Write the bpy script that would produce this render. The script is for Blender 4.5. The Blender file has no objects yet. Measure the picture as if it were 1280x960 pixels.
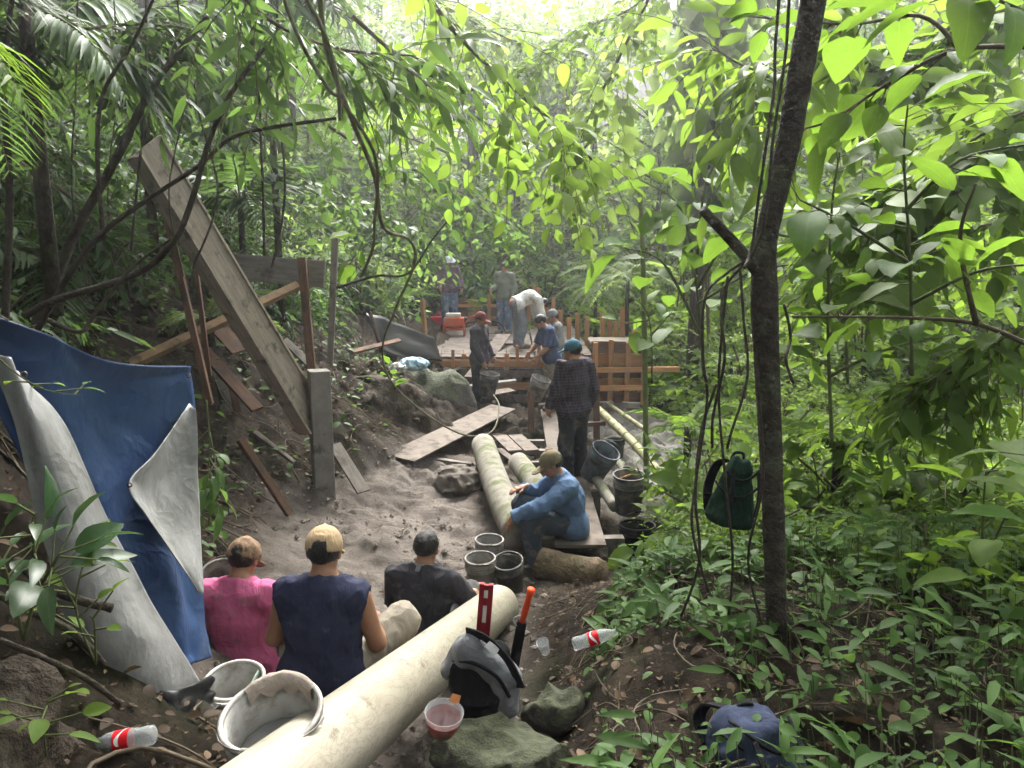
import bpy, math, random
import numpy as np
from mathutils import Vector, Matrix, Quaternion, Euler

random.seed(7); rng = np.random.default_rng(11)
R = math.radians
sc = bpy.context.scene
col = sc.collection

# ------------------------------------------------------------------ camera
PITCH = R(10.0); FPX = 960.0; CAM = Vector((0.0, 0.0, 1.6))
cam_data = bpy.data.cameras.new('camera'); cam = bpy.data.objects.new('camera', cam_data); col.objects.link(cam)
cam.location = CAM; cam.rotation_euler = (R(90) - PITCH, 0, 0)
cam_data.sensor_width = 36; cam_data.lens = 36 * FPX / 1280; cam_data.clip_start = 0.05; cam_data.clip_end = 900
sc.camera = cam
# ------------------------------------------------------------------ sky and sun
SUN_EL, SUN_AZ = R(44), R(7)            # azimuth measured from +Y towards +X
w = bpy.data.worlds.new('World'); sc.world = w; w.use_nodes = True
nt = w.node_tree; nt.nodes.clear()
sky = nt.nodes.new('ShaderNodeTexSky'); sky.sky_type = 'NISHITA'; sky.sun_disc = False
sky.sun_elevation = SUN_EL; sky.sun_rotation = SUN_AZ
sky.air_density = 1.0; sky.dust_density = 6.0; sky.ozone_density = 0.6
hs = nt.nodes.new('ShaderNodeHueSaturation'); hs.inputs['Saturation'].default_value = 0.22
bg = nt.nodes.new('ShaderNodeBackground'); bg.inputs['Strength'].default_value = 0.10
wo = nt.nodes.new('ShaderNodeOutputWorld')
nt.links.new(sky.outputs[0], hs.inputs['Color']); nt.links.new(hs.outputs[0], bg.inputs[0]); nt.links.new(bg.outputs[0], wo.inputs[0])
sd = bpy.data.lights.new('sun', 'SUN'); sd.energy = 1.5; sd.angle = R(24); sd.color = (1, 0.97, 0.92)
sun = bpy.data.objects.new('sun', sd); col.objects.link(sun)
sdir = Vector((math.sin(SUN_AZ) * math.cos(SUN_EL), math.cos(SUN_AZ) * math.cos(SUN_EL), math.sin(SUN_EL)))
sun.rotation_euler = sdir.to_track_quat('Z', 'Y').to_euler(); sun.location = (0, 0, 40)
# ------------------------------------------------------------------ exposure and sampling
sc.view_settings.view_transform = 'Standard'; sc.view_settings.look = 'None'
sc.view_settings.exposure = 3.1; sc.view_settings.gamma = 1.0; sc.view_settings.use_curve_mapping = False
sc.render.engine = 'CYCLES'
cy = sc.cycles
cy.use_denoising = True; cy.max_bounces = 4; cy.diffuse_bounces = 2; cy.glossy_bounces = 2; cy.transmission_bounces = 4
cy.transparent_max_bounces = 8; cy.volume_bounces = 0; cy.sample_clamp_indirect = 4.0
cy.use_adaptive_sampling = True; cy.adaptive_threshold = 0.03

# ================================================================== helpers
def at(px, py, Y):
    """point of the place seen at photo pixel (px, py) at distance Y along the ground"""
    a = (px - 640) / FPX; b = (py - 480) / FPX
    dy = math.cos(PITCH) - b * math.sin(PITCH); dz = -math.sin(PITCH) - b * math.cos(PITCH)
    s = Y / dy
    return Vector((a * s, Y, CAM.z + dz * s))

def tag(o, label=None, cat=None, group=None, kind=None):
    if label: o['label'] = label
    if cat: o['category'] = cat
    if group: o['group'] = group
    if kind: o['kind'] = kind
    return o

def empty(name, loc=(0, 0, 0), label=None, cat=None, group=None, rotz=0):
    o = bpy.data.objects.new(name, None); col.objects.link(o); o.location = loc; o.rotation_euler = (0, 0, rotz)
    o.empty_display_size = 0.1
    return tag(o, label, cat, group)

def link(name, me, parent=None, keep_world=True):
    o = bpy.data.objects.new(name, me); col.objects.link(o)
    if parent is not None:
        o.parent = parent
    return o

def copy_tree(o, parent=None):
    c = o.copy(); col.objects.link(c); c.parent = parent
    for ch in list(o.children): copy_tree(ch, c)
    return c

# ------------------------------------------------------------------ materials
MATS = {}
def nodes(m):
    m.use_nodes = True; t = m.node_tree; t.nodes.clear()
    out = t.nodes.new('ShaderNodeOutputMaterial')
    return t, out

def N(t, typ, **kw):
    n = t.nodes.new(typ)
    for k, v in kw.items():
        if k in n.inputs.keys(): n.inputs[k].default_value = v
        else: setattr(n, k, v)
    return n

def ramp(t, fac, stops):
    r = t.nodes.new('ShaderNodeValToRGB'); e = r.color_ramp.elements
    while len(e) < len(stops): e.new(0.5)
    for q, (p, c) in zip(e, stops):
        q.position = p; q.color = (*c, 1) if len(c) == 3 else c
    t.links.new(fac, r.inputs[0]); return r.outputs[0]

def mixc(t, fac, a, b, blend='MIX'):
    m = t.nodes.new('ShaderNodeMix'); m.data_type = 'RGBA'; m.blend_type = blend
    for sock, v in ((m.inputs[0], fac), (m.inputs[6], a), (m.inputs[7], b)):
        if isinstance(v, (int, float)): sock.default_value = v
        elif isinstance(v, tuple): sock.default_value = (*v, 1) if len(v) == 3 else v
        else: t.links.new(v, sock)
    return m.outputs[2]

def noise(t, scale, detail=4, rough=0.55, coord='Object', dist=0.0, vec=None, stretch=None):
    if vec is None:
        tc = t.nodes.new('ShaderNodeTexCoord'); vec = tc.outputs[coord]
    if stretch:
        mp = t.nodes.new('ShaderNodeMapping'); mp.inputs['Scale'].default_value = stretch
        t.links.new(vec, mp.inputs[0]); vec = mp.outputs[0]
    n = N(t, 'ShaderNodeTexNoise', Scale=scale, Detail=detail, Roughness=rough, Distortion=dist)
    t.links.new(vec, n.inputs['Vector']); return n.outputs[0]

def bump(t, h, strength, dist=0.02):
    b = N(t, 'ShaderNodeBump', Strength=strength, Distance=dist); t.links.new(h, b.inputs['Height']); return b.outputs[0]

def crease(t, scale, dist=1.0, stretch=None):
    """thin sharp fold lines"""
    return ramp(t, noise(t, scale, 3, .55, dist=dist, stretch=stretch), [(.40, (0, 0, 0)), (.5, (1, 1, 1)), (.60, (0, 0, 0))])

def mat(name, c1, c2=None, scale=6, rough=0.8, dirt=None, dirt_amt=0.5, dirt_scale=4, bmp=0.3, bscale=40, spec=0.14, stretch=None, metal=0.0, bdist=0.01, vary=0.0, folds=0.0):
    """two-tone mottled surface with dirt patches and fine relief"""
    if name in MATS: return MATS[name]
    m = bpy.data.materials.new(name); t, out = nodes(m)
    c2 = c2 or tuple(x * 0.7 for x in c1)
    n1 = noise(t, scale, 5, 0.6, stretch=stretch)
    c = ramp(t, n1, [(0.3, c2), (0.7, c1)])
    if vary:
        oi = t.nodes.new('ShaderNodeObjectInfo')
        h = N(t, 'ShaderNodeHueSaturation'); mr = N(t, 'ShaderNodeMapRange'); mr.inputs[3].default_value = 1 - vary; mr.inputs[4].default_value = 1 + vary
        t.links.new(oi.outputs['Random'], mr.inputs[0]); t.links.new(mr.outputs[0], h.inputs['Value']); t.links.new(c, h.inputs['Color']); c = h.outputs[0]
    if dirt:
        n2 = noise(t, dirt_scale, 6, 0.65)
        f = ramp(t, n2, [(0.62 - dirt_amt * 0.3, (0, 0, 0)), (0.72 - dirt_amt * 0.2, (1, 1, 1))])
        c = mixc(t, f, c, dirt)
    p = N(t, 'ShaderNodeBsdfPrincipled', Roughness=rough, Metallic=metal)
    p.inputs['Specular IOR Level'].default_value = spec
    t.links.new(c, p.inputs['Base Color'])
    if bmp:
        nb = bump(t, noise(t, bscale, 4, 0.6, stretch=stretch), bmp, bdist)
        if folds:
            b2 = N(t, 'ShaderNodeBump', Strength=folds, Distance=.006); t.links.new(crease(t, 9, .6, (1, 1, .6)), b2.inputs['Height']); t.links.new(nb, b2.inputs['Normal']); nb = b2.outputs[0]
        t.links.new(nb, p.inputs['Normal'])
    t.links.new(p.outputs[0], out.inputs[0]); MATS[name] = m; return m

def leaf_mat(name, dark, mid, bright, trans, tfac=0.4, rough=0.5, veins=False, spec=0.22):
    m = bpy.data.materials.new(name); t, out = nodes(m)
    g = t.nodes.new('ShaderNodeNewGeometry')
    rnd = g.outputs['Random Per Island']
    c = ramp(t, rnd, [(0.0, dark), (0.45, mid), (0.9, bright), (1.0, tuple(min(1, x * 1.25) for x in bright))])
    if veins:
        uv = t.nodes.new('ShaderNodeUVMap'); uv.uv_map = 'uv'
        sx = t.nodes.new('ShaderNodeSeparateXYZ'); t.links.new(uv.outputs[0], sx.inputs[0])
        ab = N(t, 'ShaderNodeMath', operation='ABSOLUTE'); su = N(t, 'ShaderNodeMath', operation='SUBTRACT'); su.inputs[1].default_value = 0.5
        t.links.new(sx.outputs[0], su.inputs[0]); t.links.new(su.outputs[0], ab.inputs[0])
        ma = N(t, 'ShaderNodeMath', operation='MULTIPLY_ADD'); ma.inputs[1].default_value = -0.7
        t.links.new(ab.outputs[0], ma.inputs[0]); t.links.new(sx.outputs[1], ma.inputs[2])
        mu = N(t, 'ShaderNodeMath', operation='MULTIPLY'); mu.inputs[1].default_value = 60.0; t.links.new(ma.outputs[0], mu.inputs[0])
        si = N(t, 'ShaderNodeMath', operation='SINE'); t.links.new(mu.outputs[0], si.inputs[0])
        v = ramp(t, si.outputs[0], [(0.86, (0, 0, 0)), (1.0, (1, 1, 1))])
        mid_f = ramp(t, ab.outputs[0], [(0.0, (1, 1, 1)), (0.03, (0, 0, 0))])
        c = mixc(t, v, c, mixc(t, 0.35, c, tuple(x * 1.6 for x in bright)))
        c = mixc(t, mid_f, c, tuple(x * 1.7 for x in bright))
        oi = t.nodes.new('ShaderNodeObjectInfo'); h = N(t, 'ShaderNodeHueSaturation')
        mr = N(t, 'ShaderNodeMapRange'); mr.inputs[3].default_value = 0.55; mr.inputs[4].default_value = 1.35
        t.links.new(oi.outputs['Random'], mr.inputs[0]); t.links.new(mr.outputs[0], h.inputs['Value']); t.links.new(c, h.inputs['Color']); c = h.outputs[0]
        mh = N(t, 'ShaderNodeMath', operation='FRACT'); m7 = N(t, 'ShaderNodeMath', operation='MULTIPLY'); m7.inputs[1].default_value = 7.31
        t.links.new(oi.outputs['Random'], m7.inputs[0]); t.links.new(m7.outputs[0], mh.inputs[0])
        mr2 = N(t, 'ShaderNodeMapRange'); mr2.inputs[3].default_value = .462; mr2.inputs[4].default_value = .52; t.links.new(mh.outputs[0], mr2.inputs[0]); t.links.new(mr2.outputs[0], h.inputs['Hue'])
        c = mixc(t, ramp(t, noise(t, 3.3, 5, .7), [(.64, (0, 0, 0)), (.7, (.6, .6, .6))]), c, (.10, .075, .025))
    n = noise(t, 9, 1, 0.6)
    c = mixc(t, 0.35, c, ramp(t, n, [(0.3, tuple(x * 0.5 for x in mid)), (0.7, bright)]))
    p = N(t, 'ShaderNodeBsdfPrincipled', Roughness=rough); p.inputs['Specular IOR Level'].default_value = spec
    t.links.new(c, p.inputs['Base Color'])
    tr = t.nodes.new('ShaderNodeBsdfTranslucent')
    tcol = mixc(t, rnd, tuple(x * 0.65 for x in trans), tuple(min(1, x * 1.2) for x in trans))
    t.links.new(tcol, tr.inputs[0])
    mx = t.nodes.new('ShaderNodeMixShader'); mx.inputs[0].default_value = tfac
    t.links.new(p.outputs[0], mx.inputs[1]); t.links.new(tr.outputs[0], mx.inputs[2]); t.links.new(mx.outputs[0], out.inputs[0])
    MATS[name] = m; return m

# ------------------------------------------------------------------ numpy meshes
def np_mesh(name, V, F, mats, smooth=True, uv=None, mi=None):
    """V (n,3); F (m,4) quads or (m,3) triangles"""
    V = np.ascontiguousarray(V, dtype=np.float32); F = np.ascontiguousarray(F, dtype=np.int32)
    me = bpy.data.meshes.new(name); k = F.shape[1]
    me.vertices.add(len(V)); me.vertices.foreach_set('co', V.ravel())
    me.loops.add(F.size); me.loops.foreach_set('vertex_index', F.ravel())
    me.polygons.add(len(F)); me.polygons.foreach_set('loop_start', np.arange(0, F.size, k, dtype=np.int32))
    me.polygons.foreach_set('use_smooth', np.full(len(F), smooth, dtype=bool))
    if mi is not None: me.polygons.foreach_set('material_index', np.asarray(mi, dtype=np.int32))
    if uv is not None:
        l = me.uv_layers.new(name='uv'); l.data.foreach_set('uv', np.asarray(uv, dtype=np.float32)[F.ravel()].ravel())
    me.update(calc_edges=True)
    for m in (mats if isinstance(mats, (list, tuple)) else [mats]): me.materials.append(m)
    return me

def ribbon(pts, wd, th, side):
    """flat webbing along pts; side: the direction across it"""
    V = []; F = []; pts = [Vector(p) for p in pts]
    for i, p in enumerate(pts):
        d = (pts[min(i + 1, len(pts) - 1)] - pts[max(i - 1, 0)]).normalized(); s = Vector(side); s = (s - d * s.dot(d)).normalized(); n = d.cross(s)
        V += [p - s * wd / 2 - n * th / 2, p + s * wd / 2 - n * th / 2, p + s * wd / 2 + n * th / 2, p - s * wd / 2 + n * th / 2]
    for i in range(len(pts) - 1):
        for k in range(4): F.append((i * 4 + k, i * 4 + (k + 1) % 4, i * 4 + 4 + (k + 1) % 4, i * 4 + 4 + k))
    F += [(3, 2, 1, 0), tuple(len(V) - 4 + k for k in range(4))]
    return V, F

class MB:
    """collects boxes, tubes and lathes into ONE mesh"""
    def __init__(s): s.v = []; s.f = []; s.frame = None
    def add(s, V, F):
        b = len(s.v); s.v += [tuple(x) for x in V]; s.f += [tuple(i + b for i in q) for q in F]; return s
    def box(s, c, size, rot=None, jitter=0.0):
        h = Vector(size) / 2; V = []; ro = rot if rot is not None else Matrix.Identity(3); k = max(range(3), key=lambda i: size[i])
        s.frame = (ro @ Matrix(((0, 1, 0), (-1, 0, 0), (0, 0, 1))) if k == 0 else (ro if k == 1 else ro @ Matrix(((1, 0, 0), (0, 0, 1), (0, -1, 0)))), Vector(c))   # grain runs along local Y
        for dx in (-1, 1):
            for dy in (-1, 1):
                for dz in (-1, 1):
                    p = Vector((dx * h.x, dy * h.y, dz * h.z))
                    if jitter: p += Vector([random.uniform(-jitter, jitter) for _ in range(3)])
                    if rot is not None: p = rot @ p
                    V.append(p + Vector(c))
        return s.add(V, [(0, 1, 3, 2), (4, 6, 7, 5), (0, 4, 5, 1), (2, 3, 7, 6), (0, 2, 6, 4), (1, 5, 7, 3)])
    def beam(s, a, b, wd, th, up=(0, 0, 1), jitter=0.003):
        """plank from a to b, wd across, th thick; up is about the face's normal"""
        a = Vector(a); b = Vector(b); d = (b - a); L = d.length; d.normalize()
        x = d.cross(Vector(up)); x = x.normalized() if x.length > 1e-5 else Vector((1, 0, 0)); z = x.cross(d)
        rot = Matrix((x, d, z)).transposed()
        return s.box((a + b) / 2, (wd, L, th), rot, jitter)
    def tube(s, pts, rad, n=8, caps=True, noise_amt=0.0):
        pts = [Vector(p) for p in pts]; m = len(pts)
        rad = rad if isinstance(rad, (list, tuple)) else [rad] * m
        V = []; F = []; prev = None
        for i, p in enumerate(pts):
            d = (pts[min(i + 1, m - 1)] - pts[max(i - 1, 0)]).normalized()
            if prev is None:
                a = d.cross(Vector((0.31, 0.2, 0.93))); a = a if a.length > 1e-3 else d.cross(Vector((1, 0, 0)))
            else: a = prev - d * prev.dot(d)
            a.normalize(); prev = a; b = d.cross(a)
            for k in range(n):
                t = 2 * math.pi * k / n; r = rad[i] * (1 + (random.uniform(-noise_amt, noise_amt) if noise_amt else 0))
                V.append(p + (a * math.cos(t) + b * math.sin(t)) * r)
        for i in range(m - 1):
            for k in range(n):
                k2 = (k + 1) % n; F.append((i * n + k, i * n + k2, (i + 1) * n + k2, (i + 1) * n + k))
        if caps:
            F.append(tuple(range(n - 1, -1, -1))); F.append(tuple((m - 1) * n + k for k in range(n)))
        return s.add(V, F)
    def lathe(s, prof, n=28, mtx=None):
        """prof: (r, z) pairs"""
        V = []; F = []; m = len(prof)
        for r, z in prof:
            for k in range(n):
                t = 2 * math.pi * k / n; p = Vector((r * math.cos(t), r * math.sin(t), z))
                V.append(mtx @ p if mtx is not None else p)
        for i in range(m - 1):
            for k in range(n):
                k2 = (k + 1) % n; F.append((i * n + k, i * n + k2, (i + 1) * n + k2, (i + 1) * n + k))
        return s.add(V, F)
    def mesh(s, name, mats, smooth=False, bevel=0):
        me = bpy.data.meshes.new(name); me.from_pydata([tuple(v) for v in s.v], [], s.f)
        for m in (mats if isinstance(mats, (list, tuple)) else [mats]): me.materials.append(m)
        if smooth: me.polygons.foreach_set('use_smooth', [True] * len(me.polygons))
        me.update(); return me
    def build(s, name, m, parent=None, smooth=False, bevel=0.0):
        fr = s.frame if len(s.v) == 8 else None
        if fr is not None:
            mx = fr[0].to_4x4(); mx.translation = fr[1]; inv = mx.inverted(); s.v = [tuple(inv @ Vector(v)) for v in s.v]
        o = link(name, s.mesh(name, m, smooth), parent)
        if fr is not None: o.matrix_local = mx
        if bevel:
            b = o.modifiers.new('bevel', 'BEVEL'); b.width = bevel; b.segments = 2; b.limit_method = 'ANGLE'
        return o

def spline(pts, n=6):
    """Catmull-Rom through pts"""
    P = [Vector(p) for p in pts]; out = []
    for i in range(len(P) - 1):
        p0 = P[max(i - 1, 0)]; p1 = P[i]; p2 = P[i + 1]; p3 = P[min(i + 2, len(P) - 1)]
        for k in range(n):
            t = k / n
            out.append(0.5 * ((2 * p1) + (p2 - p0) * t + (2 * p0 - 5 * p1 + 4 * p2 - p3) * t * t + (3 * p1 - p0 - 3 * p2 + p3) * t ** 3))
    out.append(P[-1]); return out

# ------------------------------------------------------------------ noise in numpy
def _hash(i, j, k):
    h = (i * 374761393 + j * 668265263 + k * 2147483647 + 1013904223) & 0xFFFFFFFF
    h = ((h ^ (h >> 13)) * 1274126177) & 0xFFFFFFFF
    h = h ^ (h >> 16)
    return (h & 0xFFFF).astype(np.float64) / 65535.0
def vnoise(P, s=1.0):
    Q = np.asarray(P, dtype=np.float64) * s; I = np.floor(Q).astype(np.int64); f = Q - I; f = f * f * (3 - 2 * f)
    r = 0
    for dx in (0, 1):
        for dy in (0, 1):
            for dz in (0, 1):
                wt = (f[..., 0] if dx else 1 - f[..., 0]) * (f[..., 1] if dy else 1 - f[..., 1]) * (f[..., 2] if dz else 1 - f[..., 2])
                r = r + wt * _hash(I[..., 0] + dx, I[..., 1] + dy, I[..., 2] + dz)
    return r * 2 - 1
def fbm(P, s, o=4):
    r = 0; a = 1.0
    for _ in range(o): r = r + a * vnoise(P, s); s *= 2.03; a *= 0.5
    return r
# ================================================================== terrain
CP = np.array([
 (0,-1,0),(.6,.5,0),(.6,1.5,0),(.5,2.4,-.03),(1.2,2.5,.02),(2.2,2.2,.05),(1,3.3,-.02),(2,3.5,-.05),(3.5,3,-.1),(.42,3.1,-.16),(.9,4.0,-.12),(.15,2.2,-.1),(.1,3.0,-.55),(.35,3.9,-.7),
 (-.6,.8,-.02),(-.9,1.5,-.05),(-1.25,2.2,.03),(-1.7,2.6,.42),(-2.2,3,.85),(-3,3.5,1.7),(-2,1,.6),(-3.5,2,2.0),(-1.05,2.25,.0),(-.75,2.45,-.28),(-.4,2.1,-.24),(-.1,1.9,-.2),
 (-1.35,3.0,-.28),(-1.9,3.6,-.1),(-2.6,4.0,.7),
 (-1.2,3.3,-.66),(-.9,3.9,-.93),(-1.6,4.4,-.95),(-.5,5,-1.08),(-.5,4.0,-.95),(-1.9,5.5,-1.03),(-1.5,7,-1.1),(0,7,-1.25),(-1,9,-1.15),(-.3,9.5,-1.2),(-2.2,7.4,-1.0),(-.2,5.6,-1.12),(-1.7,8.6,-1.05),(-1.2,10,-1.1),
 (-2.4,5.4,-.75),(-2.75,6.5,-.5),(-2.75,7.6,-.38),(-3.3,8,.4),(-2.3,10,-.2),(-1.7,10.9,-.35),(-2.0,9.3,-.55),(-3.3,10,.5),(-4.5,8,1.6),(-3.2,5,.35),(-2.6,4.8,-.3),(-4,5,1.6),(-6,6,3.5),(-6,10,3),(-5,14,2),(-3,13,.3),(-2.2,15,-.15),(-3.5,19,.6),(-8,20,5),(-10,10,6),(-10,3,6),(-5,0,3),
 (.9,5,-.62),(.9,6,-1.15),(1.5,7,-1.25),(1,9,-1.35),(2,10,-1.35),(1,12,-1.35),(2.5,12,-1.3),(2.2,5,-.5),(4,5,-.7),(3,8,-1.4),(5,8,-1.6),(8,8,-1.2),(8,3,0),(6,14,-1.5),(12,14,1),(4,18,-1.2),(10,25,3),(0,14,-1.25),(0,16,-1.0),(0,20,-.8),(0,22,-.4),(0,24,.5),(0,30,1.5),(-10,30,7),(12,35,7),(1,40,2.5),(20,30,10),(-20,30,14),(20,5,2),(-20,5,12),(25,-5,2),(-20,-8,8),(0,-8,.5),(2,60,5),(40,60,30),(-40,60,36),(60,0,16),(-60,0,34),(0,-60,6),(150,150,60),(-150,150,70),(150,-150,40),(-150,-150,50),(0,150,60)], dtype=float)
# the soils: pale trampled mud in the pit, dark leaf mould elsewhere
def poly_mask(x, y, poly, soft):
    d = np.full(x.shape, 1e9); inside = np.zeros(x.shape, bool); n = len(poly)
    for i in range(n):
        x0, y0 = poly[i]; x1, y1 = poly[(i + 1) % n]
        ex, ey = x1 - x0, y1 - y0; t = np.clip(((x - x0) * ex + (y - y0) * ey) / (ex * ex + ey * ey), 0, 1)
        d = np.minimum(d, np.hypot(x - x0 - t * ex, y - y0 - t * ey))
        c = ((y0 > y) != (y1 > y)) & (x < (x1 - x0) * (y - y0) / (y1 - y0 + 1e-12) + x0); inside ^= c
    s = np.where(inside, d, -d)
    return np.clip(s / soft + 0.5, 0, 1)
PIT = [(-1.5, 2.9), (-.2, 2.6), (.05, 4.5), (.2, 7), (.1, 10), (-1.3, 10.2), (-1.8, 8.6), (-2.3, 7.3), (-2.05, 5.2), (-1.8, 4.2)]
PATH = [(1.2, 8.5), (1.9, 8.2), (2.6, 10), (3.0, 12.5), (2.6, 14.5), (1.4, 14.5), (1.5, 11)]
_fg = np.random.default_rng(99); FOOT = np.stack([_fg.uniform(-1.9, -.05, 90), _fg.uniform(4.6, 9.6, 90), _fg.uniform(0, 6.28, 90)], -1)
def _phi(r2): return np.sqrt(r2 + 0.09)
_n = len(CP)
_D = _phi(((CP[:, None, :2] - CP[None, :, :2]) ** 2).sum(-1))
_A = np.zeros((_n + 1, _n + 1)); _A[:_n, :_n] = _D - np.eye(_n) * 0.02; _A[:_n, _n] = 1; _A[_n, :_n] = 1
_W = np.linalg.solve(_A, np.append(CP[:, 2], 0))
def hz(x, y, rough=True):
    x = np.asarray(x, float); y = np.asarray(y, float); sh = x.shape
    X = np.stack([x.ravel(), y.ravel()], -1); z = np.full(len(X), _W[_n])
    for i in range(0, len(X), 20000):
        q = X[i:i + 20000]
        z[i:i + 20000] += _phi(((q[:, None, :] - CP[None, :, :2]) ** 2).sum(-1)) @ _W[:_n]
    if rough:
        P3 = np.stack([X[:, 0], X[:, 1], np.zeros(len(X))], -1)
        far = np.clip(np.hypot(X[:, 0], X[:, 1] - 5) / 25, 0, 1)
        z += 0.03 * fbm(P3, 1.7, 2) + (0.016 + .3 * far) * fbm(P3 + 7, 5.0 - 0 * 1, 4) * np.where(far > .8, .6, 1)
        z += 0.012 * np.abs(fbm(P3 + 3, 16, 2))
        pm = poly_mask(X[:, 0], X[:, 1], PIT, .5); k = pm > 0
        if k.any():
            Q = P3[k]; patch = np.clip(fbm(Q + 21, 1.1, 2) + .45, .15, 1.2)
            z[k] += pm[k] * patch * (.036 * np.abs(fbm(Q + 5, 7, 4)) + .03 * np.clip(fbm(Q + 11, 3.2, 3), -.2, 1) - .02)
            dz = np.zeros(len(Q))
            for fx, fy, fa in FOOT:          # boot prints
                ux = (Q[:, 0] - fx) * math.cos(fa) + (Q[:, 1] - fy) * math.sin(fa); uy = -(Q[:, 0] - fx) * math.sin(fa) + (Q[:, 1] - fy) * math.cos(fa)
                e = (ux / .15) ** 2 + (uy / .065) ** 2; dz += np.where(e < 4, -.02 * np.exp(-e ** 2) + .008 * np.exp(-((e - 1.7) / .6) ** 2), 0)
            z[k] += dz * pm[k]
    return z.reshape(sh)
def gz(x, y): return float(hz(np.array([x]), np.array([y]))[0])
def ground_at(px, py, lo=1.0, hi=60.0):
    """where the sight line through a photo pixel meets the terrain"""
    ys = np.geomspace(lo, hi, 400); P = np.array([at(px, py, y) for y in ys]); d = P[:, 2] - hz(P[:, 0], P[:, 1])
    k = np.argmax(d < 0)
    return Vector(P[max(k, 1)]) if d.min() < 0 else Vector(P[-1])

def grow(start, stop, step, g=1.09):
    out = []; x = start; s = step
    while x < stop: s *= g; x += s; out.append(x)
    return out
xs = list(np.arange(-3.6, 4.2, 0.036)); ys = list(np.arange(1.0, 12, 0.036))
gx = np.array([-v for v in grow(3.6, 160, .045)][::-1] + xs + grow(xs[-1], 160, .045))
gy = np.array([1.0 - (v - 1) for v in grow(1.0, 150, .045)][::-1] + ys + grow(ys[-1], 170, .045))
GX, GY = np.meshgrid(gx, gy, indexing='ij'); GZ = hz(GX, GY)
V = np.stack([GX, GY, GZ], -1).reshape(-1, 3)
ni, nj = GX.shape; ii, jj = np.meshgrid(np.arange(ni - 1), np.arange(nj - 1), indexing='ij')
b0 = (ii * nj + jj).ravel(); F = np.stack([b0, b0 + nj, b0 + nj + 1, b0 + 1], -1)

xx, yy = V[:, 0], V[:, 1]; P3 = np.stack([xx, yy, 0 * xx], -1)
wob = fbm(P3, 1.4, 3) * .3
mp = poly_mask(xx + wob * .5, yy + wob * .4, PIT, 0.5); mq = poly_mask(xx + wob, yy, PATH, .9)
m = bpy.data.materials.new('forest_soil'); t, out = nodes(m)
ap = t.nodes.new('ShaderNodeAttribute'); ap.attribute_name = 'pit_mud'; aq = t.nodes.new('ShaderNodeAttribute'); aq.attribute_name = 'stony_path'
dark = ramp(t, noise(t, 5, 8, .7), [(.32, (.009, .007, .005)), (.5, (.026, .019, .013)), (.68, (.065, .048, .032))])
dark = mixc(t, ramp(t, noise(t, .9, 4, .6), [(.5, (0, 0, 0)), (.68, (.5, .5, .5))]), dark, (.022, .03, .011))
mud = ramp(t, noise(t, 2.2, 9, .72), [(.28, (.13, .109, .093)), (.5, (.19, .162, .14)), (.72, (.255, .22, .192))])
mud = mixc(t, ramp(t, noise(t, 38, 5, .7), [(.42, (.55, .55, .55)), (.6, (0, 0, 0))]), mud, (.10, .085, .072))
mud = mixc(t, ramp(t, noise(t, .8, 4, .6), [(.5, (0, 0, 0)), (.66, (.65, .65, .65))]), mud, (.095, .08, .068))
pth = ramp(t, noise(t, 4, 8, .7), [(.3, (.11, .1, .08)), (.5, (.19, .18, .155)), (.7, (.3, .285, .25))])
c = mixc(t, ap.outputs['Fac'], dark, mud); c = mixc(t, aq.outputs['Fac'], c, pth)
p = N(t, 'ShaderNodeBsdfPrincipled', Roughness=.88); p.inputs['Specular IOR Level'].default_value = .08
t.links.new(c, p.inputs['Base Color'])
t.links.new(bump(t, noise(t, 30, 8, .8), 1.0, .035), p.inputs['Normal']); t.links.new(p.outputs[0], out.inputs[0])
SOIL = m
me = np_mesh('ground', V, F, SOIL)
for nm, arr in (('pit_mud', mp), ('stony_path', mq)):
    a = me.attributes.new(nm, 'FLOAT', 'POINT'); a.data.foreach_set('value', arr.astype(np.float32))
ground = tag(link('ground', me), kind='structure')
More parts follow.
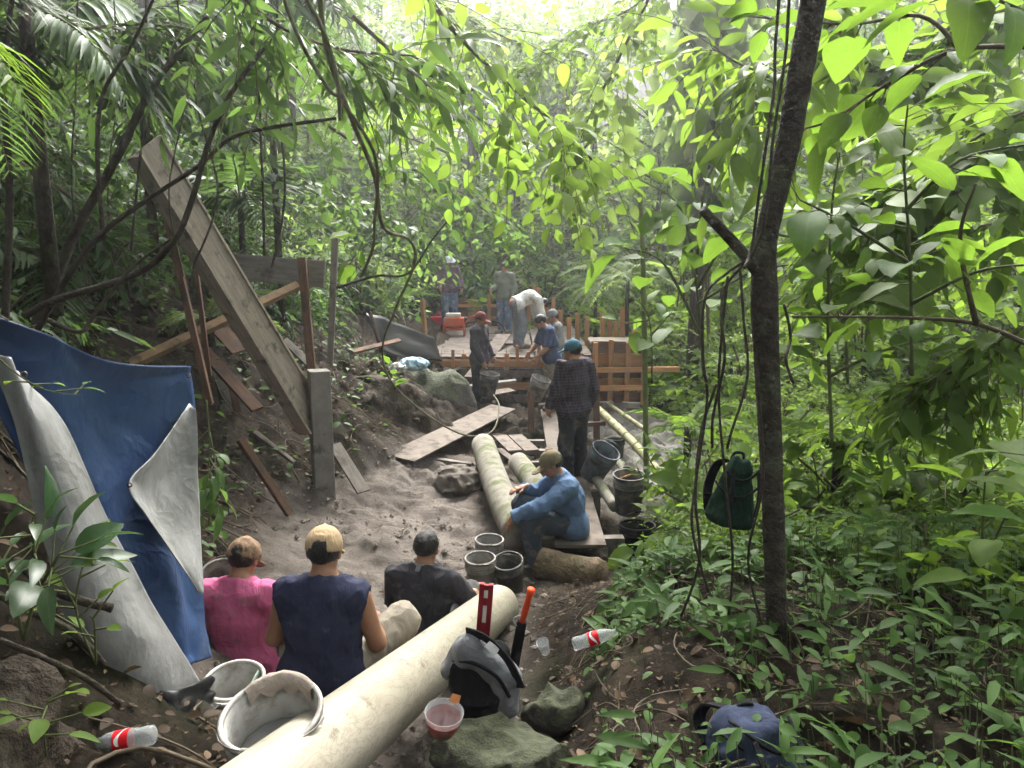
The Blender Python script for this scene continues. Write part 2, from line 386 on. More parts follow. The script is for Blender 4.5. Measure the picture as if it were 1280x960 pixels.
# ================================================================== smooth bodies from distance fields
def surface_nets(Fd, origin, h):
    neg = Fd < 0; nx, ny, nz = Fd.shape
    cs = [(a, b, c) for a in (0, 1) for b in (0, 1) for c in (0, 1)]
    cnt = sum(neg[a:nx - 1 + a, b:ny - 1 + b, c:nz - 1 + c].astype(np.int8) for a, b, c in cs)
    act = (cnt > 0) & (cnt < 8); idx = np.full(act.shape, -1, np.int64); ci = np.argwhere(act); idx[act] = np.arange(len(ci))
    acc = np.zeros((len(ci), 3)); wn = np.zeros(len(ci))
    for a in cs:
        for ax in range(3):
            if a[ax]: continue
            b = list(a); b[ax] = 1
            f0 = Fd[ci[:, 0] + a[0], ci[:, 1] + a[1], ci[:, 2] + a[2]]; f1 = Fd[ci[:, 0] + b[0], ci[:, 1] + b[1], ci[:, 2] + b[2]]
            m = (f0 < 0) != (f1 < 0); tt = f0[m] / (f0[m] - f1[m]); p = np.tile(np.array(a, float), (m.sum(), 1)); p[:, ax] += tt
            acc[m] += p; wn[m] += 1
    Vv = np.array(origin) + h * (ci + acc / wn[:, None]); faces = []
    for ax, (u, v) in enumerate(((1, 2), (2, 0), (0, 1))):
        sl0 = [slice(1, -1)] * 3; sl1 = [slice(1, -1)] * 3; sl0[ax] = slice(0, -1); sl1[ax] = slice(1, None)
        n0 = neg[tuple(sl0)]; n1 = neg[tuple(sl1)]; e = np.argwhere(n0 != n1); ins = n0[tuple(e.T)]
        off = np.array([1, 1, 1]); off[ax] = 0; e = e + off
        def cell(du, dv):
            q = e.copy(); q[:, u] += du; q[:, v] += dv; return idx[q[:, 0], q[:, 1], q[:, 2]]
        A, B, C, D = cell(-1, -1), cell(0, -1), cell(0, 0), cell(-1, 0)
        Q = np.stack([A, B, C, D], -1); Q[~ins] = Q[~ins][:, ::-1]; faces.append(Q)
    Fq = np.concatenate(faces); Fq = Fq[(Fq >= 0).all(1)]
    return Vv, Fq

def smin(a, b, k):
    if k <= 0: return np.minimum(a, b)
    h = np.clip(k - np.abs(a - b), 0, None) / k
    return np.minimum(a, b) - h * h * k * 0.25

def s_cone(P, a, b, r1, r2, sq=None):
    a = np.array(a, float); b = np.array(b, float); v = P - a; ab = b - a
    k = 1.0
    if sq is not None:
        ax, k = np.array(sq[0], float), sq[1]
        v = v + ax * ((v @ ax) * (k - 1))[..., None]; ab = ab + ax * ((ab @ ax) * (k - 1))
    tt = np.clip((v @ ab) / max(ab @ ab, 1e-9), 0, 1)
    return (np.linalg.norm(v - tt[..., None] * ab, axis=-1) - (r1 + (r2 - r1) * tt)) / max(1.0, k * .8)
def s_ell(P, c, r, fr=None):
    v = P - np.array(c, float)
    if fr is not None: v = v @ np.array(fr).T
    r = np.array(r, float); q = np.linalg.norm(v / r, axis=-1)
    return (q - 1) * r.min() * np.where(q > 1, 1.0, 1.0)
def s_box(P, c, hsz, rad, fr=None):
    v = P - np.array(c, float)
    if fr is not None: v = v @ np.array(fr).T
    q = np.abs(v) - (np.array(hsz, float) - rad)
    return np.linalg.norm(np.maximum(q, 0), axis=-1) + np.minimum(q.max(-1), 0) - rad

def sdf_mesh(name, fn, lo, hi, h, mats, mi_fn=None):
    lo = np.array(lo, float) - 2 * h; hi = np.array(hi, float) + 2 * h
    q = 4; nn_ = [int(math.ceil((hi[i] - lo[i]) / (h * q))) for i in range(3)]
    cax = [lo[i] + (np.arange(nn_[i]) * q + (q - 1) / 2) * h for i in range(3)]          # block centres
    Dc = fn(np.stack(np.meshgrid(*cax, indexing='ij'), -1))
    near = np.abs(Dc) < q * h * 1.3 + .012
    Ff = Dc.repeat(q, 0).repeat(q, 1).repeat(q, 2); Mf = near.repeat(q, 0).repeat(q, 1).repeat(q, 2)
    Ff[Mf] = fn(lo + np.argwhere(Mf) * h)
    Vv, Fq = surface_nets(Ff, lo, h)
    mi = None
    if mi_fn is not None: mi = mi_fn(Vv[Fq].mean(1))
    return Vv, Fq, mi
def nrm(v):
    v = np.array(v, float); return v / max(np.linalg.norm(v), 1e-9)

# ------------------------------------------------------------------ people
SKIN = mat('skin', (.30, .155, .09), (.23, .115, .066), 9, .55, spec=.35, bmp=.12, bscale=60)
m = bpy.data.materials.new('eye'); t, out = nodes(m); p = N(t, 'ShaderNodeBsdfPrincipled', Roughness=.15); p.inputs['Base Color'].default_value = (.06, .04, .03, 1); t.links.new(p.outputs[0], out.inputs[0]); EYE = m
LIP = mat('lip', (.24, .09, .07), (.19, .075, .06), 30, .5, bmp=.05)
HAIR = mat('black_hair', (.012, .01, .009), (.006, .005, .005), 30, .5, bmp=.8, bscale=160, stretch=(1, 1, .25), spec=.4)
def cloth(name, c1, dirt=(.16, .13, .1), amt=.35, c2=None, ds=7, rough=.9):
    return mat(name, c1, c2 or tuple(x * .72 for x in c1), 9, rough, dirt, amt, ds, .35, 220, spec=.12, bdist=.004, folds=.4)

SK = np.array(Matrix.Rotation(.6, 3, 'Y') @ Matrix.Diagonal((1, 1, .45)))
def stand():
    return dict(P=(0, 0, .93), C=(0, .0, 1.22), N=(0, .0, 1.43), H=(0, .035, 1.56), hf=(0, 1, -.1), sh=[(-.185, 0, 1.375), (.185, 0, 1.375)],
                el=[(-.245, -.03, 1.1), (.245, -.03, 1.1)], wr=[(-.25, .06, .86), (.25, .06, .86)], hip=[(-.09, 0, .89), (.09, 0, .89)],
                kn=[(-.11, .02, .48), (.11, .02, .48)], an=[(-.11, -.02, .085), (.11, -.02, .085)], toe=[(-.13, .14, .045), (.13, .14, .045)],
                hd=[(0, .1, -1), (0, .1, -1)], hn=[(1, 0, 0), (-1, 0, 0)], curl=[.5, .5])

def body_prims(J):
    P, C, Nk = (np.array(J[k], float) for k in 'PCN'); J['P'] = P; sh = [np.array(s, float) for s in J['sh']]
    right = nrm(sh[1] - sh[0]); up = nrm(Nk - P); f = nrm(np.cross(up, right)); S = J.get('bulk', 1.0)
    W = (P + C) / 2 + f * .005
    T = (sh[0] + sh[1]) / 2 * .5 + Nk * .5
    sq = (f, 1.42)
    pr = []
    pr.append(('torso', P, W, .158 * S, .15 * S, sq)); pr.append(('torso', W, C, .15 * S, .172 * S, sq)); pr.append(('torso', C, T, .172 * S, .10 * S, sq))
    pr.append(('torso', sh[0] * .9 + sh[1] * .1, sh[1] * .9 + sh[0] * .1, .068 * S, .068 * S, None))
    hip = [np.array(x, float) for x in J['hip']]
    pr.append(('hips', hip[0], hip[1], .105 * S, .105 * S, None))
    for i in (0, 1):
        el, wr, kn, an, toe = (np.array(J[k][i], float) for k in ('el', 'wr', 'kn', 'an', 'toe'))
        pr.append(('uarm%d' % i, sh[i], el, .062 * S, .043, None)); pr.append(('farm%d' % i, el, wr, .043, .028, None))
        pr.append(('farm%d' % i, el * .75 + wr * .25, el * .55 + wr * .45, .044, .036, None))
        pr.append(('thigh%d' % i, hip[i], kn, .092 * S, .06, None)); pr.append(('shin%d' % i, kn, an, .058, .04, None))
        cb = kn * .72 + an * .28 ; pr.append(('shin%d' % i, cb, kn * .5 + an * .5, .058, .046, None))
        pr.append(('foot%d' % i, an + np.array((0, 0, -.035)), toe, .042, .036, None))
    H = np.array(J['H'], float)
    pr.append(('neck', Nk - up * .03, H - nrm(H - Nk) * .06, .058, .054, None))
    return pr, right, up, f

def head_frame(J):
    hf = nrm(J['hf']); upg = nrm(J.get('hu', (0, 0, 1))); r = nrm(np.cross(hf, upg)); u = np.cross(r, hf)
    return np.stack([r, hf, u]), np.array(J['H'], float)

def head_sdf(P, J):
    fr, H = head_frame(J); q = (P - H) @ fr.T
    d = s_ell(q, (0, -.012, .025), (.078, .096, .09)); d = smin(d, s_ell(q, (0, .03, -.05), (.056, .062, .064)), .04)
    d = smin(d, s_cone(q, (0, .088, .018), (0, .108, -.022), .009, .0155), .012)
    d = smin(d, s_cone(q, (-.035, .083, .032), (.035, .083, .032), .009, .009), .015)
    for s in (-1, 1):
        d = smin(d, s_ell(q, (s * .079, -.008, -.004), (.012, .021, .032)), .008)
        e = s_ell(q, (s * .031, .1, .014), (.017, .016, .011)); d = np.maximum(d, -e - 0.002)
    d = smin(d, s_ell(q, (0, .082, -.058), (.025, .013, .009)), .008)
    return d

def hand_parts(J, i):
    wr = np.array(J['wr'][i], float); d = nrm(J['hd'][i]); n = np.array(J['hn'][i], float); n = nrm(n - d * (n @ d)); s = np.cross(n, d)
    # thumb towards the side given, default forward/up
    th = np.array(J.get('thumb', [(0, 1, .2), (0, 1, .2)])[i], float)
    if s @ th < 0: s = -s
    curl = J['curl'][i]; prs = [('palm', wr + d * .048, d, n, s)]
    bones = []
    for k, (o, L) in enumerate(((.03, .07), (.01, .08), (-.01, .075), (-.029, .058))):
        b = wr + d * .082 + s * o; dir_ = d; pts = [b]
        for j, fr_ in enumerate((.45, .32, .23)):
            A = curl * (.6 + .75 * j); dir_ = d * math.cos(A) + n * math.sin(A)
            pts.append(pts[-1] + dir_ * L * fr_)
        bones.append((pts, .0095 if k < 3 else .0085))
    b = wr + d * .025 + s * .032; td = nrm(s * .75 + d * .65 + n * .25 * (1 + curl)); t2 = nrm(s * .2 + d * .9 + n * .6 * curl)
    bones.append(([b, b + td * .04, b + td * .04 + t2 * .032], .0115))
    return prs, bones

def hand_sdf(P, J, i):
    prs, bones = hand_parts(J, i); _, c, d, n, s = prs[0]
    D = s_box(P, c, (.041, .045, .015), .014, np.stack([s, d, n]))
    wr = np.array(J['wr'][i], float)
    D = smin(D, s_cone(P, wr - d * .03, wr + d * .03, .028, .027), .02)
    for pts, r in bones:
        for a, b in zip(pts[:-1], pts[1:]): D = smin(D, s_cone(P, a, b, r, r * .92), .006)
    return D

def person(label, loc, rotz, J, wear, vox=.014, group=None):
    """wear: dict shirt(mat), sleeve 0..2, trousers(mat), boots(mat, height), cap / hat / hair"""
    root = empty('person', loc, label, 'person', group, rotz)
    pr, right, up, fwd = body_prims(J)
    P, C, Nk = J['P'], np.array(J['C'], float), np.array(J['N'], float)
    pts = np.array([q for p_ in pr for q in (p_[1], p_[2])]); lo = pts.min(0) - .2; hi = pts.max(0) + .2
    H = np.array(J['H'], float); lo = np.minimum(lo, H - .15); hi = np.maximum(hi, H + .15)
    fr, _ = head_frame(J)
    def body(Pp):
        d = None
        for nm, a, b, r1, r2, sq in pr:
            e = s_cone(Pp, a, b, r1, r2, sq); d = e if d is None else smin(d, e, .035)
        return smin(d, head_sdf(Pp, J), .03)
    Vb, Fb, _ = sdf_mesh('body', body, lo, hi, vox, SKIN)
    # finer head and hands joined to the same skin
    hv = vox * .55
    Vh, Fh, _ = sdf_mesh('head', lambda Q: head_sdf(Q, J), H - .15, H + .15, hv, SKIN)
    Vs = [Vb, Vh]; Fs = [Fb, Fh + len(Vb)]; mi = [np.zeros(len(Fb)), None]
    qc = (Vh[Fh].mean(1) - H) @ fr.T
    mh = np.zeros(len(Fh)); mh[s_ell(qc, (0, .088, -.058), (.025, .02, .009)) < 0] = 2
    for s in (-1, 1): mh[s_ell(qc, (s * .031, .085, .013), (.015, .02, .006)) < 0] = 1
    mi[1] = mh; nb = len(Vb) + len(Vh)
    for i in (0, 1):
        wr = np.array(J['wr'][i], float); c = wr + nrm(J['hd'][i]) * .07
        Vx, Fx, _ = sdf_mesh('hand', lambda Q: hand_sdf(Q, J, i), c - .14, c + .14, max(.0055, vox * .5), SKIN)
        Vs.append(Vx); Fs.append(Fx + nb); mi.append(np.zeros(len(Fx))); nb += len(Vx)
    link('body', np_mesh('body', np.concatenate(Vs), np.concatenate(Fs), [wear.get('skin', SKIN), EYE, LIP], mi=np.concatenate(mi)), root)
    # ---- shirt
    sl = wear.get('sleeve', 1.0); seed = wear.get('seed', 0) * 3.7
    hem = P - up * wear.get('hem', .1); collar = Nk + up * .0
    def wrinkle(Pp, amp):
        w1 = 1 - np.abs(vnoise(Pp * np.array((1, 1, .75)) + seed, 9.0)); w2 = 1 - np.abs(vnoise(Pp @ SK + 4 + seed, 19.0)); w3 = 1 - np.abs(vnoise(Pp @ SK.T + 8 + seed, 13.0))
        return -amp * (w1 ** 2 * .8 + w2 ** 4 * .7 + w3 ** 4 * .7)
    def shirt(Pp):
        d = None
        for nm, a, b, r1, r2, sq in pr:
            if nm in ('torso', 'hips'): e = s_cone(Pp, a, b, r1 + (.028 if nm == 'hips' or a is P else .014), r2 + .014 + (.014 if nm == 'hips' else 0), sq)
            elif nm[:4] == 'uarm':
                i = int(nm[-1])
                if sl <= 0:
                    e = s_cone(Pp, a, a * .8 + b * .2, r1 + .010, r2 + .018); ax = nrm(b - a)
                    e = np.maximum(e, (Pp - a) @ nrm(ax * .4 + (right if i else -right)) - .028)
                else:
                    f2 = min(1.0, sl); e = s_cone(Pp, a, a + (b - a) * f2, r1 + .014, (r1 + (r2 - r1) * f2) + .02)
                    if sl < 1: e = np.maximum(e, (Pp - (a + (b - a) * f2)) @ nrm(b - a))
            elif nm[:4] == 'farm' and sl > 1:
                f2 = min(1.0, sl - 1); e = s_cone(Pp, a, a + (b - a) * f2, r1 + .016, r2 + .016)
                wr = np.array(J['wr'][int(nm[-1])], float); el = np.array(J['el'][int(nm[-1])], float)
                e = np.maximum(e, (Pp - (el + (wr - el) * f2)) @ nrm(wr - el))
            else: continue
            d = e if d is None else smin(d, e, .04)
        d = np.maximum(d, (hem - Pp) @ up); 
        nk = s_cone(Pp, collar + up * .01 - fwd * .0, collar + up * .3, .066, .075); d = np.maximum(d, -nk)
        d = np.maximum(d, (Pp - (collar + up * .028)) @ up)
        return d + wrinkle(Pp, wear.get('wr', .011))
    V2, F2, _ = sdf_mesh('shirt', shirt, lo, hi, vox * .85, None)
    so = link('shirt', np_mesh('shirt', V2, F2, wear['shirt']), root)
    if wear.get('collar'):
        mb = MB(); n_ = 20; V3 = []; F3 = []
        for k in range(n_ + 1):
            a = math.pi * .5 + .25 + (2 * math.pi - .5) * k / n_; dirv = right * math.cos(a) + fwd * math.sin(a)
            base = collar + up * .0 + dirv * .07
            V3 += [base - up * .012 + dirv * .004, base + up * .04 + dirv * .002, base + up * .042 + dirv * .012, base - up * .005 + dirv * .035]
        for k in range(n_):
            for j in range(3): F3.append((k * 4 + j, k * 4 + j + 1, k * 4 + 4 + j + 1, k * 4 + 4 + j))
        MB().add(V3, F3).build('collar', wear['collar'], so, True)
    # ---- trousers
    tw = wear.get('trousers'); bo = wear.get('boots', None); bh = wear.get('boot_h', .0)
    def pants(Pp):
        d = None
        for nm, a, b, r1, r2, sq in pr:
            if nm == 'hips': e = s_cone(Pp, a, b, r1 + .008, r2 + .008, sq)
            elif nm[:5] in ('thigh',): e = s_cone(Pp, a, b, r1 + .012, r2 + .022)
            elif nm[:4] == 'shin':
                i = int(nm[-1]); kn = np.array(J['kn'][i], float); an = np.array(J['an'][i], float)
                e = s_cone(Pp, a, b, r1 + .02, max(r2 + .022, .062)); e = np.maximum(e, (Pp - an) @ nrm(an - kn) - .01)
            else: continue
            d = e if d is None else smin(d, e, .035)
        return d + wrinkle(Pp + 9, .013)
    hl = np.array(J['hip']).min(0)
    pl = np.concatenate([np.array(J[k]) for k in ('hip', 'kn', 'an')])
    V4, F4, _ = sdf_mesh('trousers', pants, pl.min(0) - .15, pl.max(0) + .15, vox, None)
    link('trousers', np_mesh('trousers', V4, F4, tw), root)
    for i in (0, 1):
        an, toe, kn = (np.array(J[k][i], float) for k in ('an', 'toe', 'kn')); dn = nrm(an - kn); ft = nrm(toe - an)
        def boot(Pp):
            d = s_cone(Pp, an + np.array((0, 0, -.03)), toe + nrm((toe - an) * np.array((1, 1, 0))) * .03, .052, .046)
            d = smin(d, s_cone(Pp, an - np.array((0, 0, .03)), an - nrm((toe - an) * np.array((1, 1, 0))) * .035 - np.array((0, 0, .035)), .05, .042), .03)
            if bh > 0:
                top = an - dn * bh; d = smin(d, s_cone(Pp, an, top, .055, .078), .03); d = np.maximum(d, (Pp - top) @ (-dn))
            else: d = np.maximum(d, (Pp - (an - dn * .05)) @ (-dn))
            d = np.maximum(d, (min(an[2], toe[2]) - .082) - Pp[..., 2] if wear.get('flat', True) else d)
            return d - .006 * np.abs(vnoise(Pp + i, 18))
        V5, F5, _ = sdf_mesh('boot', boot, np.minimum(an, toe) - .2, np.maximum(np.maximum(an, toe) + .2, an - dn * (bh + .12)), vox, None)
        link('boot', np_mesh('boot', V5, F5, bo), root)
    # ---- hair and headgear
    L = lambda Pp: (Pp - H) @ fr.T
    def hair(Pp):
        q = L(Pp); d = s_ell(q, (0, -.018, .03), (.086, .102, .096)); d = np.maximum(d, .0 - (-.45 * (q[..., 1] - .035) + (q[..., 2] + wear.get('hair_low', .0)) - .0) * .9)
        return np.maximum(d, -(s_ell(q, (0, .11, -.03), (.062, .06, .075)))) - .006 * np.abs(vnoise(Pp, 40))
    V6, F6, _ = sdf_mesh('hair', hair, H - .16, H + .16, max(.007, vox * .6), None)
    link('hair', np_mesh('hair', V6, F6, wear.get('hair', HAIR)), root)
    if wear.get('cap') is not None:
        bd = wear.get('bill', 1)     # 1 forward, -1 worn backwards
        z0 = .035
        def cap(Pp):
            q = L(Pp) * np.array((1, bd, 1)); y0 = -.012 * bd
            d = s_ell(q, (0, y0, z0 + .0), (.094, .108, .1 + wear.get('cap_h', 0)))
            d = np.maximum(d, (z0 - .03 - .05 * q[..., 1]) - q[..., 2])
            if wear.get('gap', bd < 0):   # the half-moon opening above the strap
                g = s_ell(q, (0, y0 - .105, z0 - .006), (.036, .05, .036)); g = np.maximum(g, (z0 - .008) - q[..., 2]); d = np.maximum(d, -g)
            bill = s_ell(q, (0, .115, z0 - .038 - .0), (.072, .085, .05)); bq = q[..., 2] - (z0 - .022 - 2.2 * q[..., 0] ** 2 - .25 * (q[..., 1] - .09))
            bill = np.maximum(bill, np.abs(bq) - .006); bill = np.maximum(bill, .07 - q[..., 1])
            d = smin(d, bill, .006)
            bt = s_ell(q, (0, y0, z0 + .1 + wear.get('cap_h', 0)), (.011, .011, .006)); d = np.minimum(d, bt)
            return d - .005 * np.abs(vnoise(Pp + seed, 22)) * wear.get('crumple', .6)
        V7, F7, _ = sdf_mesh('cap', cap, H - .23, H + .23, max(.006, vox * .5), None)
        link('cap', np_mesh('cap', V7, F7, wear['cap']), root)
    if wear.get('hat') is not None:
        def hat(Pp):
            q = L(Pp); d = s_ell(q, (0, -.012, .05), (.092, .105, .1)); d = np.maximum(d, .045 - q[..., 2]); d = np.maximum(d, q[..., 2] - .135)
            rr = np.hypot(q[..., 0], q[..., 1] + .012); br = np.maximum(np.abs(q[..., 2] - .045 - .9 * (rr - .1) * .25 * np.cos(2 * np.arctan2(q[..., 1], q[..., 0])) * -1) - .007, rr - .165)
            return smin(d, br, .012)
        V7, F7, _ = sdf_mesh('hat', hat, H - .23, H + .23, max(.007, vox * .5), None)
        ho = link('hat', np_mesh('hat', V7, F7, wear['hat']), root)
    return root
# ================================================================== the people
BOOT = mat('muddy_rubber', (.10, .085, .07), (.06, .052, .045), 8, .7, (.2, .17, .14), .5, 9, .2, 60)
SHOE = mat('work_shoe', (.16, .12, .09), (.09, .07, .055), 9, .75, (.24, .2, .17), .4, 12)
BEIGE_P = cloth('beige_trousers', (.33, .29, .23), (.2, .17, .14), .4)
GREY_P = cloth('grey_trousers', (.1, .1, .1), (.2, .17, .14), .4)
DARK_P = cloth('dark_trousers', (.028, .03, .038), (.1, .085, .07), .25)
JEAN = cloth('blue_jeans', (.10, .15, .23), (.25, .25, .25), .4)
GJEAN = cloth('pale_jeans', (.17, .19, .21), (.25, .25, .25), .3)
KHAKI = cloth('khaki_trousers', (.2, .165, .12), (.12, .1, .08), .3)
PINK = cloth('pink_cotton', (.5, .115, .235), (.27, .12, .15), .2, (.43, .1, .2), 11)
NAVY_T = cloth('navy_cotton', (.028, .032, .062), (.06, .06, .08), .06, ds=14)
CHAR = cloth('charcoal_cotton', (.045, .043, .05), (.12, .105, .1), .15)
BLUE_S = cloth('blue_fleece', (.12, .19, .32), (.08, .12, .2), .3)
SLATE_P = cloth('slate_trousers', (.07, .085, .11), (.17, .15, .13), .3)
HOOD = cloth('dark_hoodie', (.05, .045, .053), (.12, .1, .1), .2)
NAVY_S = cloth('navy_workshirt', (.045, .06, .115), (.1, .1, .12), .2)
WHITE_S = cloth('white_shirt', (.6, .585, .55), (.35, .31, .27), .3)
GREY_S = cloth('grey_shirt', (.22, .22, .2), (.14, .12, .1), .3)
PLUM = cloth('plum_shirt', (.12, .085, .1), (.2, .17, .16), .2)
SAGE = cloth('sage_shirt', (.17, .19, .14), (.12, .1, .09), .2)
TAN_C = cloth('tan_cap', (.42, .31, .185), (.24, .165, .1), .22, (.37, .265, .155), 12)
CAMO_C = cloth('camo_cap', (.3, .2, .125), (.12, .075, .05), .6, (.22, .15, .095), 22)
OLIVE_C = cloth('olive_cap', (.2, .165, .10), (.12, .1, .07), .3)
TEAL_C = cloth('teal_cap', (.05, .13, .18), (.03, .07, .1), .3)
RED_C = cloth('maroon_cap', (.16, .05, .045), (.08, .03, .03), .3)
GREY_C = cloth('grey_cap', (.2, .2, .2), (.12, .11, .1), .3)
GREY_COL = cloth('grey_collar', (.2, .21, .22), (.12, .11, .1), .3)
# woven plaid
m = bpy.data.materials.new('plaid_flannel'); t, out = nodes(m); tc = t.nodes.new('ShaderNodeTexCoord'); base = (.022, .02, .028)
c = None
for ax, sc_ in (('X', 9), ('Z', 9)):
    wv = N(t, 'ShaderNodeTexWave', Scale=sc_, Distortion=1.2); wv.bands_direction = ax; t.links.new(tc.outputs['Object'], wv.inputs[0])
    f = ramp(t, wv.outputs['Fac'], [(.72, (0, 0, 0)), (.9, (1, 1, 1))]); c = mixc(t, f, c if c else base, (.07, .055, .07))
p = N(t, 'ShaderNodeBsdfPrincipled', Roughness=.92); p.inputs['Specular IOR Level'].default_value = .1; t.links.new(c, p.inputs['Base Color'])
t.links.new(bump(t, noise(t, 180), .3, .004), p.inputs['Normal']); t.links.new(p.outputs[0], out.inputs[0]); PLAID = m

def sit(**kw):
    J = dict(P=(0, 0, .11), C=(0, .05, .37), N=(0, .09, .565), H=(0, .15, .69), hf=(0, 1, -.35), sh=[(-.19, .05, .5), (.19, .05, .5)],
             el=[(-.25, .12, .24), (.25, .12, .24)], wr=[(-.12, .34, .25), (.12, .34, .25)], hip=[(-.1, .02, .09), (.1, .02, .09)],
             kn=[(-.24, .38, .27), (.24, .38, .27)], an=[(-.2, .5, -.08), (.2, .5, -.08)], toe=[(-.2, .66, -.12), (.2, .66, -.12)],
             hd=[(.3, 1, -.2), (-.3, 1, -.2)], hn=[(0, -.2, -1), (0, -.2, -1)], curl=[.6, .6], thumb=[(1, 0, 0), (-1, 0, 0)])
    J.update(kw); return J
# three men on the near edge of the pit, backs to the camera
SEATS = []
p_ = at(298, 835, 4.2)
person('person in a muddy pink T-shirt and camouflage cap seated by the tarp', (p_.x, 4.2, at(298, 848, 4.2).z), R(-4),
       sit(hf=(.1, 1, -.55), H=(.0, .17, .675), el=[(-.27, .08, .25), (.27, .1, .25)]),
       dict(shirt=PINK, sleeve=.42, trousers=GREY_P, boots=BOOT, boot_h=.2, cap=CAMO_C, bill=1, seed=1, crumple=1.8, cap_h=.0, gap=True, hair_low=.03), .0115)
SEATS.append((p_.x, 4.2, at(298, 848, 4.2).z))
p_ = at(404, 860, 3.62)
person('person in a sleeveless navy shirt and tan cap seated by the white pipe', (p_.x, 3.62, p_.z - .02), R(-6),
       sit(hf=(-.06, 1, -.32), bulk=1.05, H=(-.01, .13, .705), kn=[(-.27, .36, .25), (.33, .36, .23)], el=[(-.275, .07, .25), (.265, .09, .24)], wr=[(-.17, .33, .24), (.17, .35, .24)]),
       dict(shirt=NAVY_T, sleeve=0, trousers=BEIGE_P, boots=BOOT, boot_h=.2, cap=TAN_C, bill=1, gap=True, seed=2, crumple=.7, cap_h=.004, hair_low=.05), .011)
SEATS.append((p_.x, 3.62, p_.z - .02))
p_ = at(527, 812, 4.95)
person('bareheaded person in a charcoal polo shirt seated near the far end of the white pipe', (p_.x, 4.95, p_.z), R(-14),
       sit(hf=(0, 1, -.2), H=(.0, .14, .69), el=[(-.25, .14, .26), (.3, .2, .3)], wr=[(-.12, .36, .25), (.27, .44, .3)]),
       dict(shirt=CHAR, sleeve=.95, trousers=GREY_P, boots=BOOT, boot_h=.2, seed=3, collar=GREY_COL, hair_low=-.01), .0115)
SEATS.append((p_.x, 4.95, p_.z))
# seated on the boards in blue
BM = at(716, 666, 6.85)
person('person in a blue sweatshirt and olive cap seated on the boards', (BM.x, BM.y, BM.z + .0), R(100),
       dict(P=(0, 0, .10), C=(0, .05, .36), N=(0, .14, .565), H=(0, .215, .675), hf=(.05, 1, -.4), hu=(0, .2, 1), sh=[(-.19, .1, .495), (.19, .1, .495)],
            el=[(-.26, .36, .36), (.25, .32, .3)], wr=[(-.21, .6, .265), (.13, .44, .43)], hip=[(-.1, .02, .1), (.1, .02, .1)],
            kn=[(-.15, .44, .2), (.14, .46, .27)], an=[(-.2, .40, -.22), (.13, .44, -.2)], toe=[(-.22, .56, -.255), (.14, .6, -.235)],
            hd=[(0, .6, -.8), (-.2, .9, -.1)], hn=[(.2, -.8, -.5), (0, -.2, -1)], curl=[.5, .4], thumb=[(1, 0, 0), (-1, 0, 0)]),
       dict(shirt=BLUE_S, sleeve=1.98, trousers=SLATE_P, boots=mat('muddy_tan_rubber', (.22, .185, .15), (.13, .11, .09), 8, .7, (.3, .26, .21), .4, 9), boot_h=.26, cap=OLIVE_C, bill=1, seed=4, gap=False, wr=.014), .0115)
# standing with the bucket, plaid shirt
PM = at(716, 603, 8.7)
J = stand(); J.update(hf=(-.15, 1, -.12), sh=[(-.2, -.01, 1.40), (.19, -.01, 1.38)], el=[(-.27, .02, 1.12), (.265, -.04, 1.1)], wr=[(-.23, .16, .92), (.30, .04, .88)],
                    hd=[(0, .3, -1), (.1, .1, -1)], hn=[(1, 0, 0), (-1, 0, 0)], curl=[.5, 1.2])
person('person in a dark plaid shirt and teal cap standing and holding a bucket', (PM.x, PM.y, PM.z), R(42), J,
       dict(shirt=PLAID, sleeve=1.95, trousers=DARK_P, boots=BOOT, boot_h=.25, cap=TEAL_C, bill=1, seed=5, gap=False, hem=.16, wr=.014, collar=PLAID), .0125)
# navy work shirt
NM = at(690, 512, 12.9)
J = stand(); J.update(P=(0, 0, .93), C=(0, .06, 1.2), N=(0, .14, 1.40), H=(0, .22, 1.51), hf=(.1, 1, -.6), sh=[(-.185, .1, 1.36), (.185, .1, 1.36)],
                    el=[(-.24, .17, 1.1), (.23, .2, 1.12)], wr=[(-.2, .36, .93), (.12, .4, .95)], curl=[1.2, 1.0])
person('person in a navy short-sleeved work shirt leaning forward to hold a bucket', (NM.x, NM.y, NM.z), R(105), J,
       dict(shirt=NAVY_S, sleeve=.95, trousers=KHAKI, boots=SHOE, seed=6, collar=NAVY_S), .017)
# dark hoodie
HM = at(600, 512, 13.0)
J = stand(); J.update(hf=(.1, 1, -.15), el=[(-.24, .0, 1.1), (.24, .02, 1.1)], wr=[(-.2, .16, .9), (.23, .18, .86)], curl=[.6, 1.2])
person('person in a dark hooded top and maroon cap standing with a bucket beside the boulder', (HM.x, HM.y, HM.z), R(-112), J,
       dict(shirt=HOOD, sleeve=1.95, trousers=DARK_P, boots=SHOE, boot_h=.1, cap=RED_C, bill=1, seed=7, gap=False, collar=HOOD), .017)
# grey cap behind the navy shirt
GM = at(694, 500, 14.1)
J = stand(); J.update(hf=(0, 1, -.3)); J['H'] = (0, .07, 1.565)
person('person in a grey shirt and grey cap standing behind the one in navy', (GM.x, GM.y, GM.z), R(100), J,
       dict(shirt=GREY_S, sleeve=1.95, trousers=KHAKI, boots=SHOE, cap=GREY_C, bill=1, seed=8, gap=False), .02)
DECK_Z = -0.40
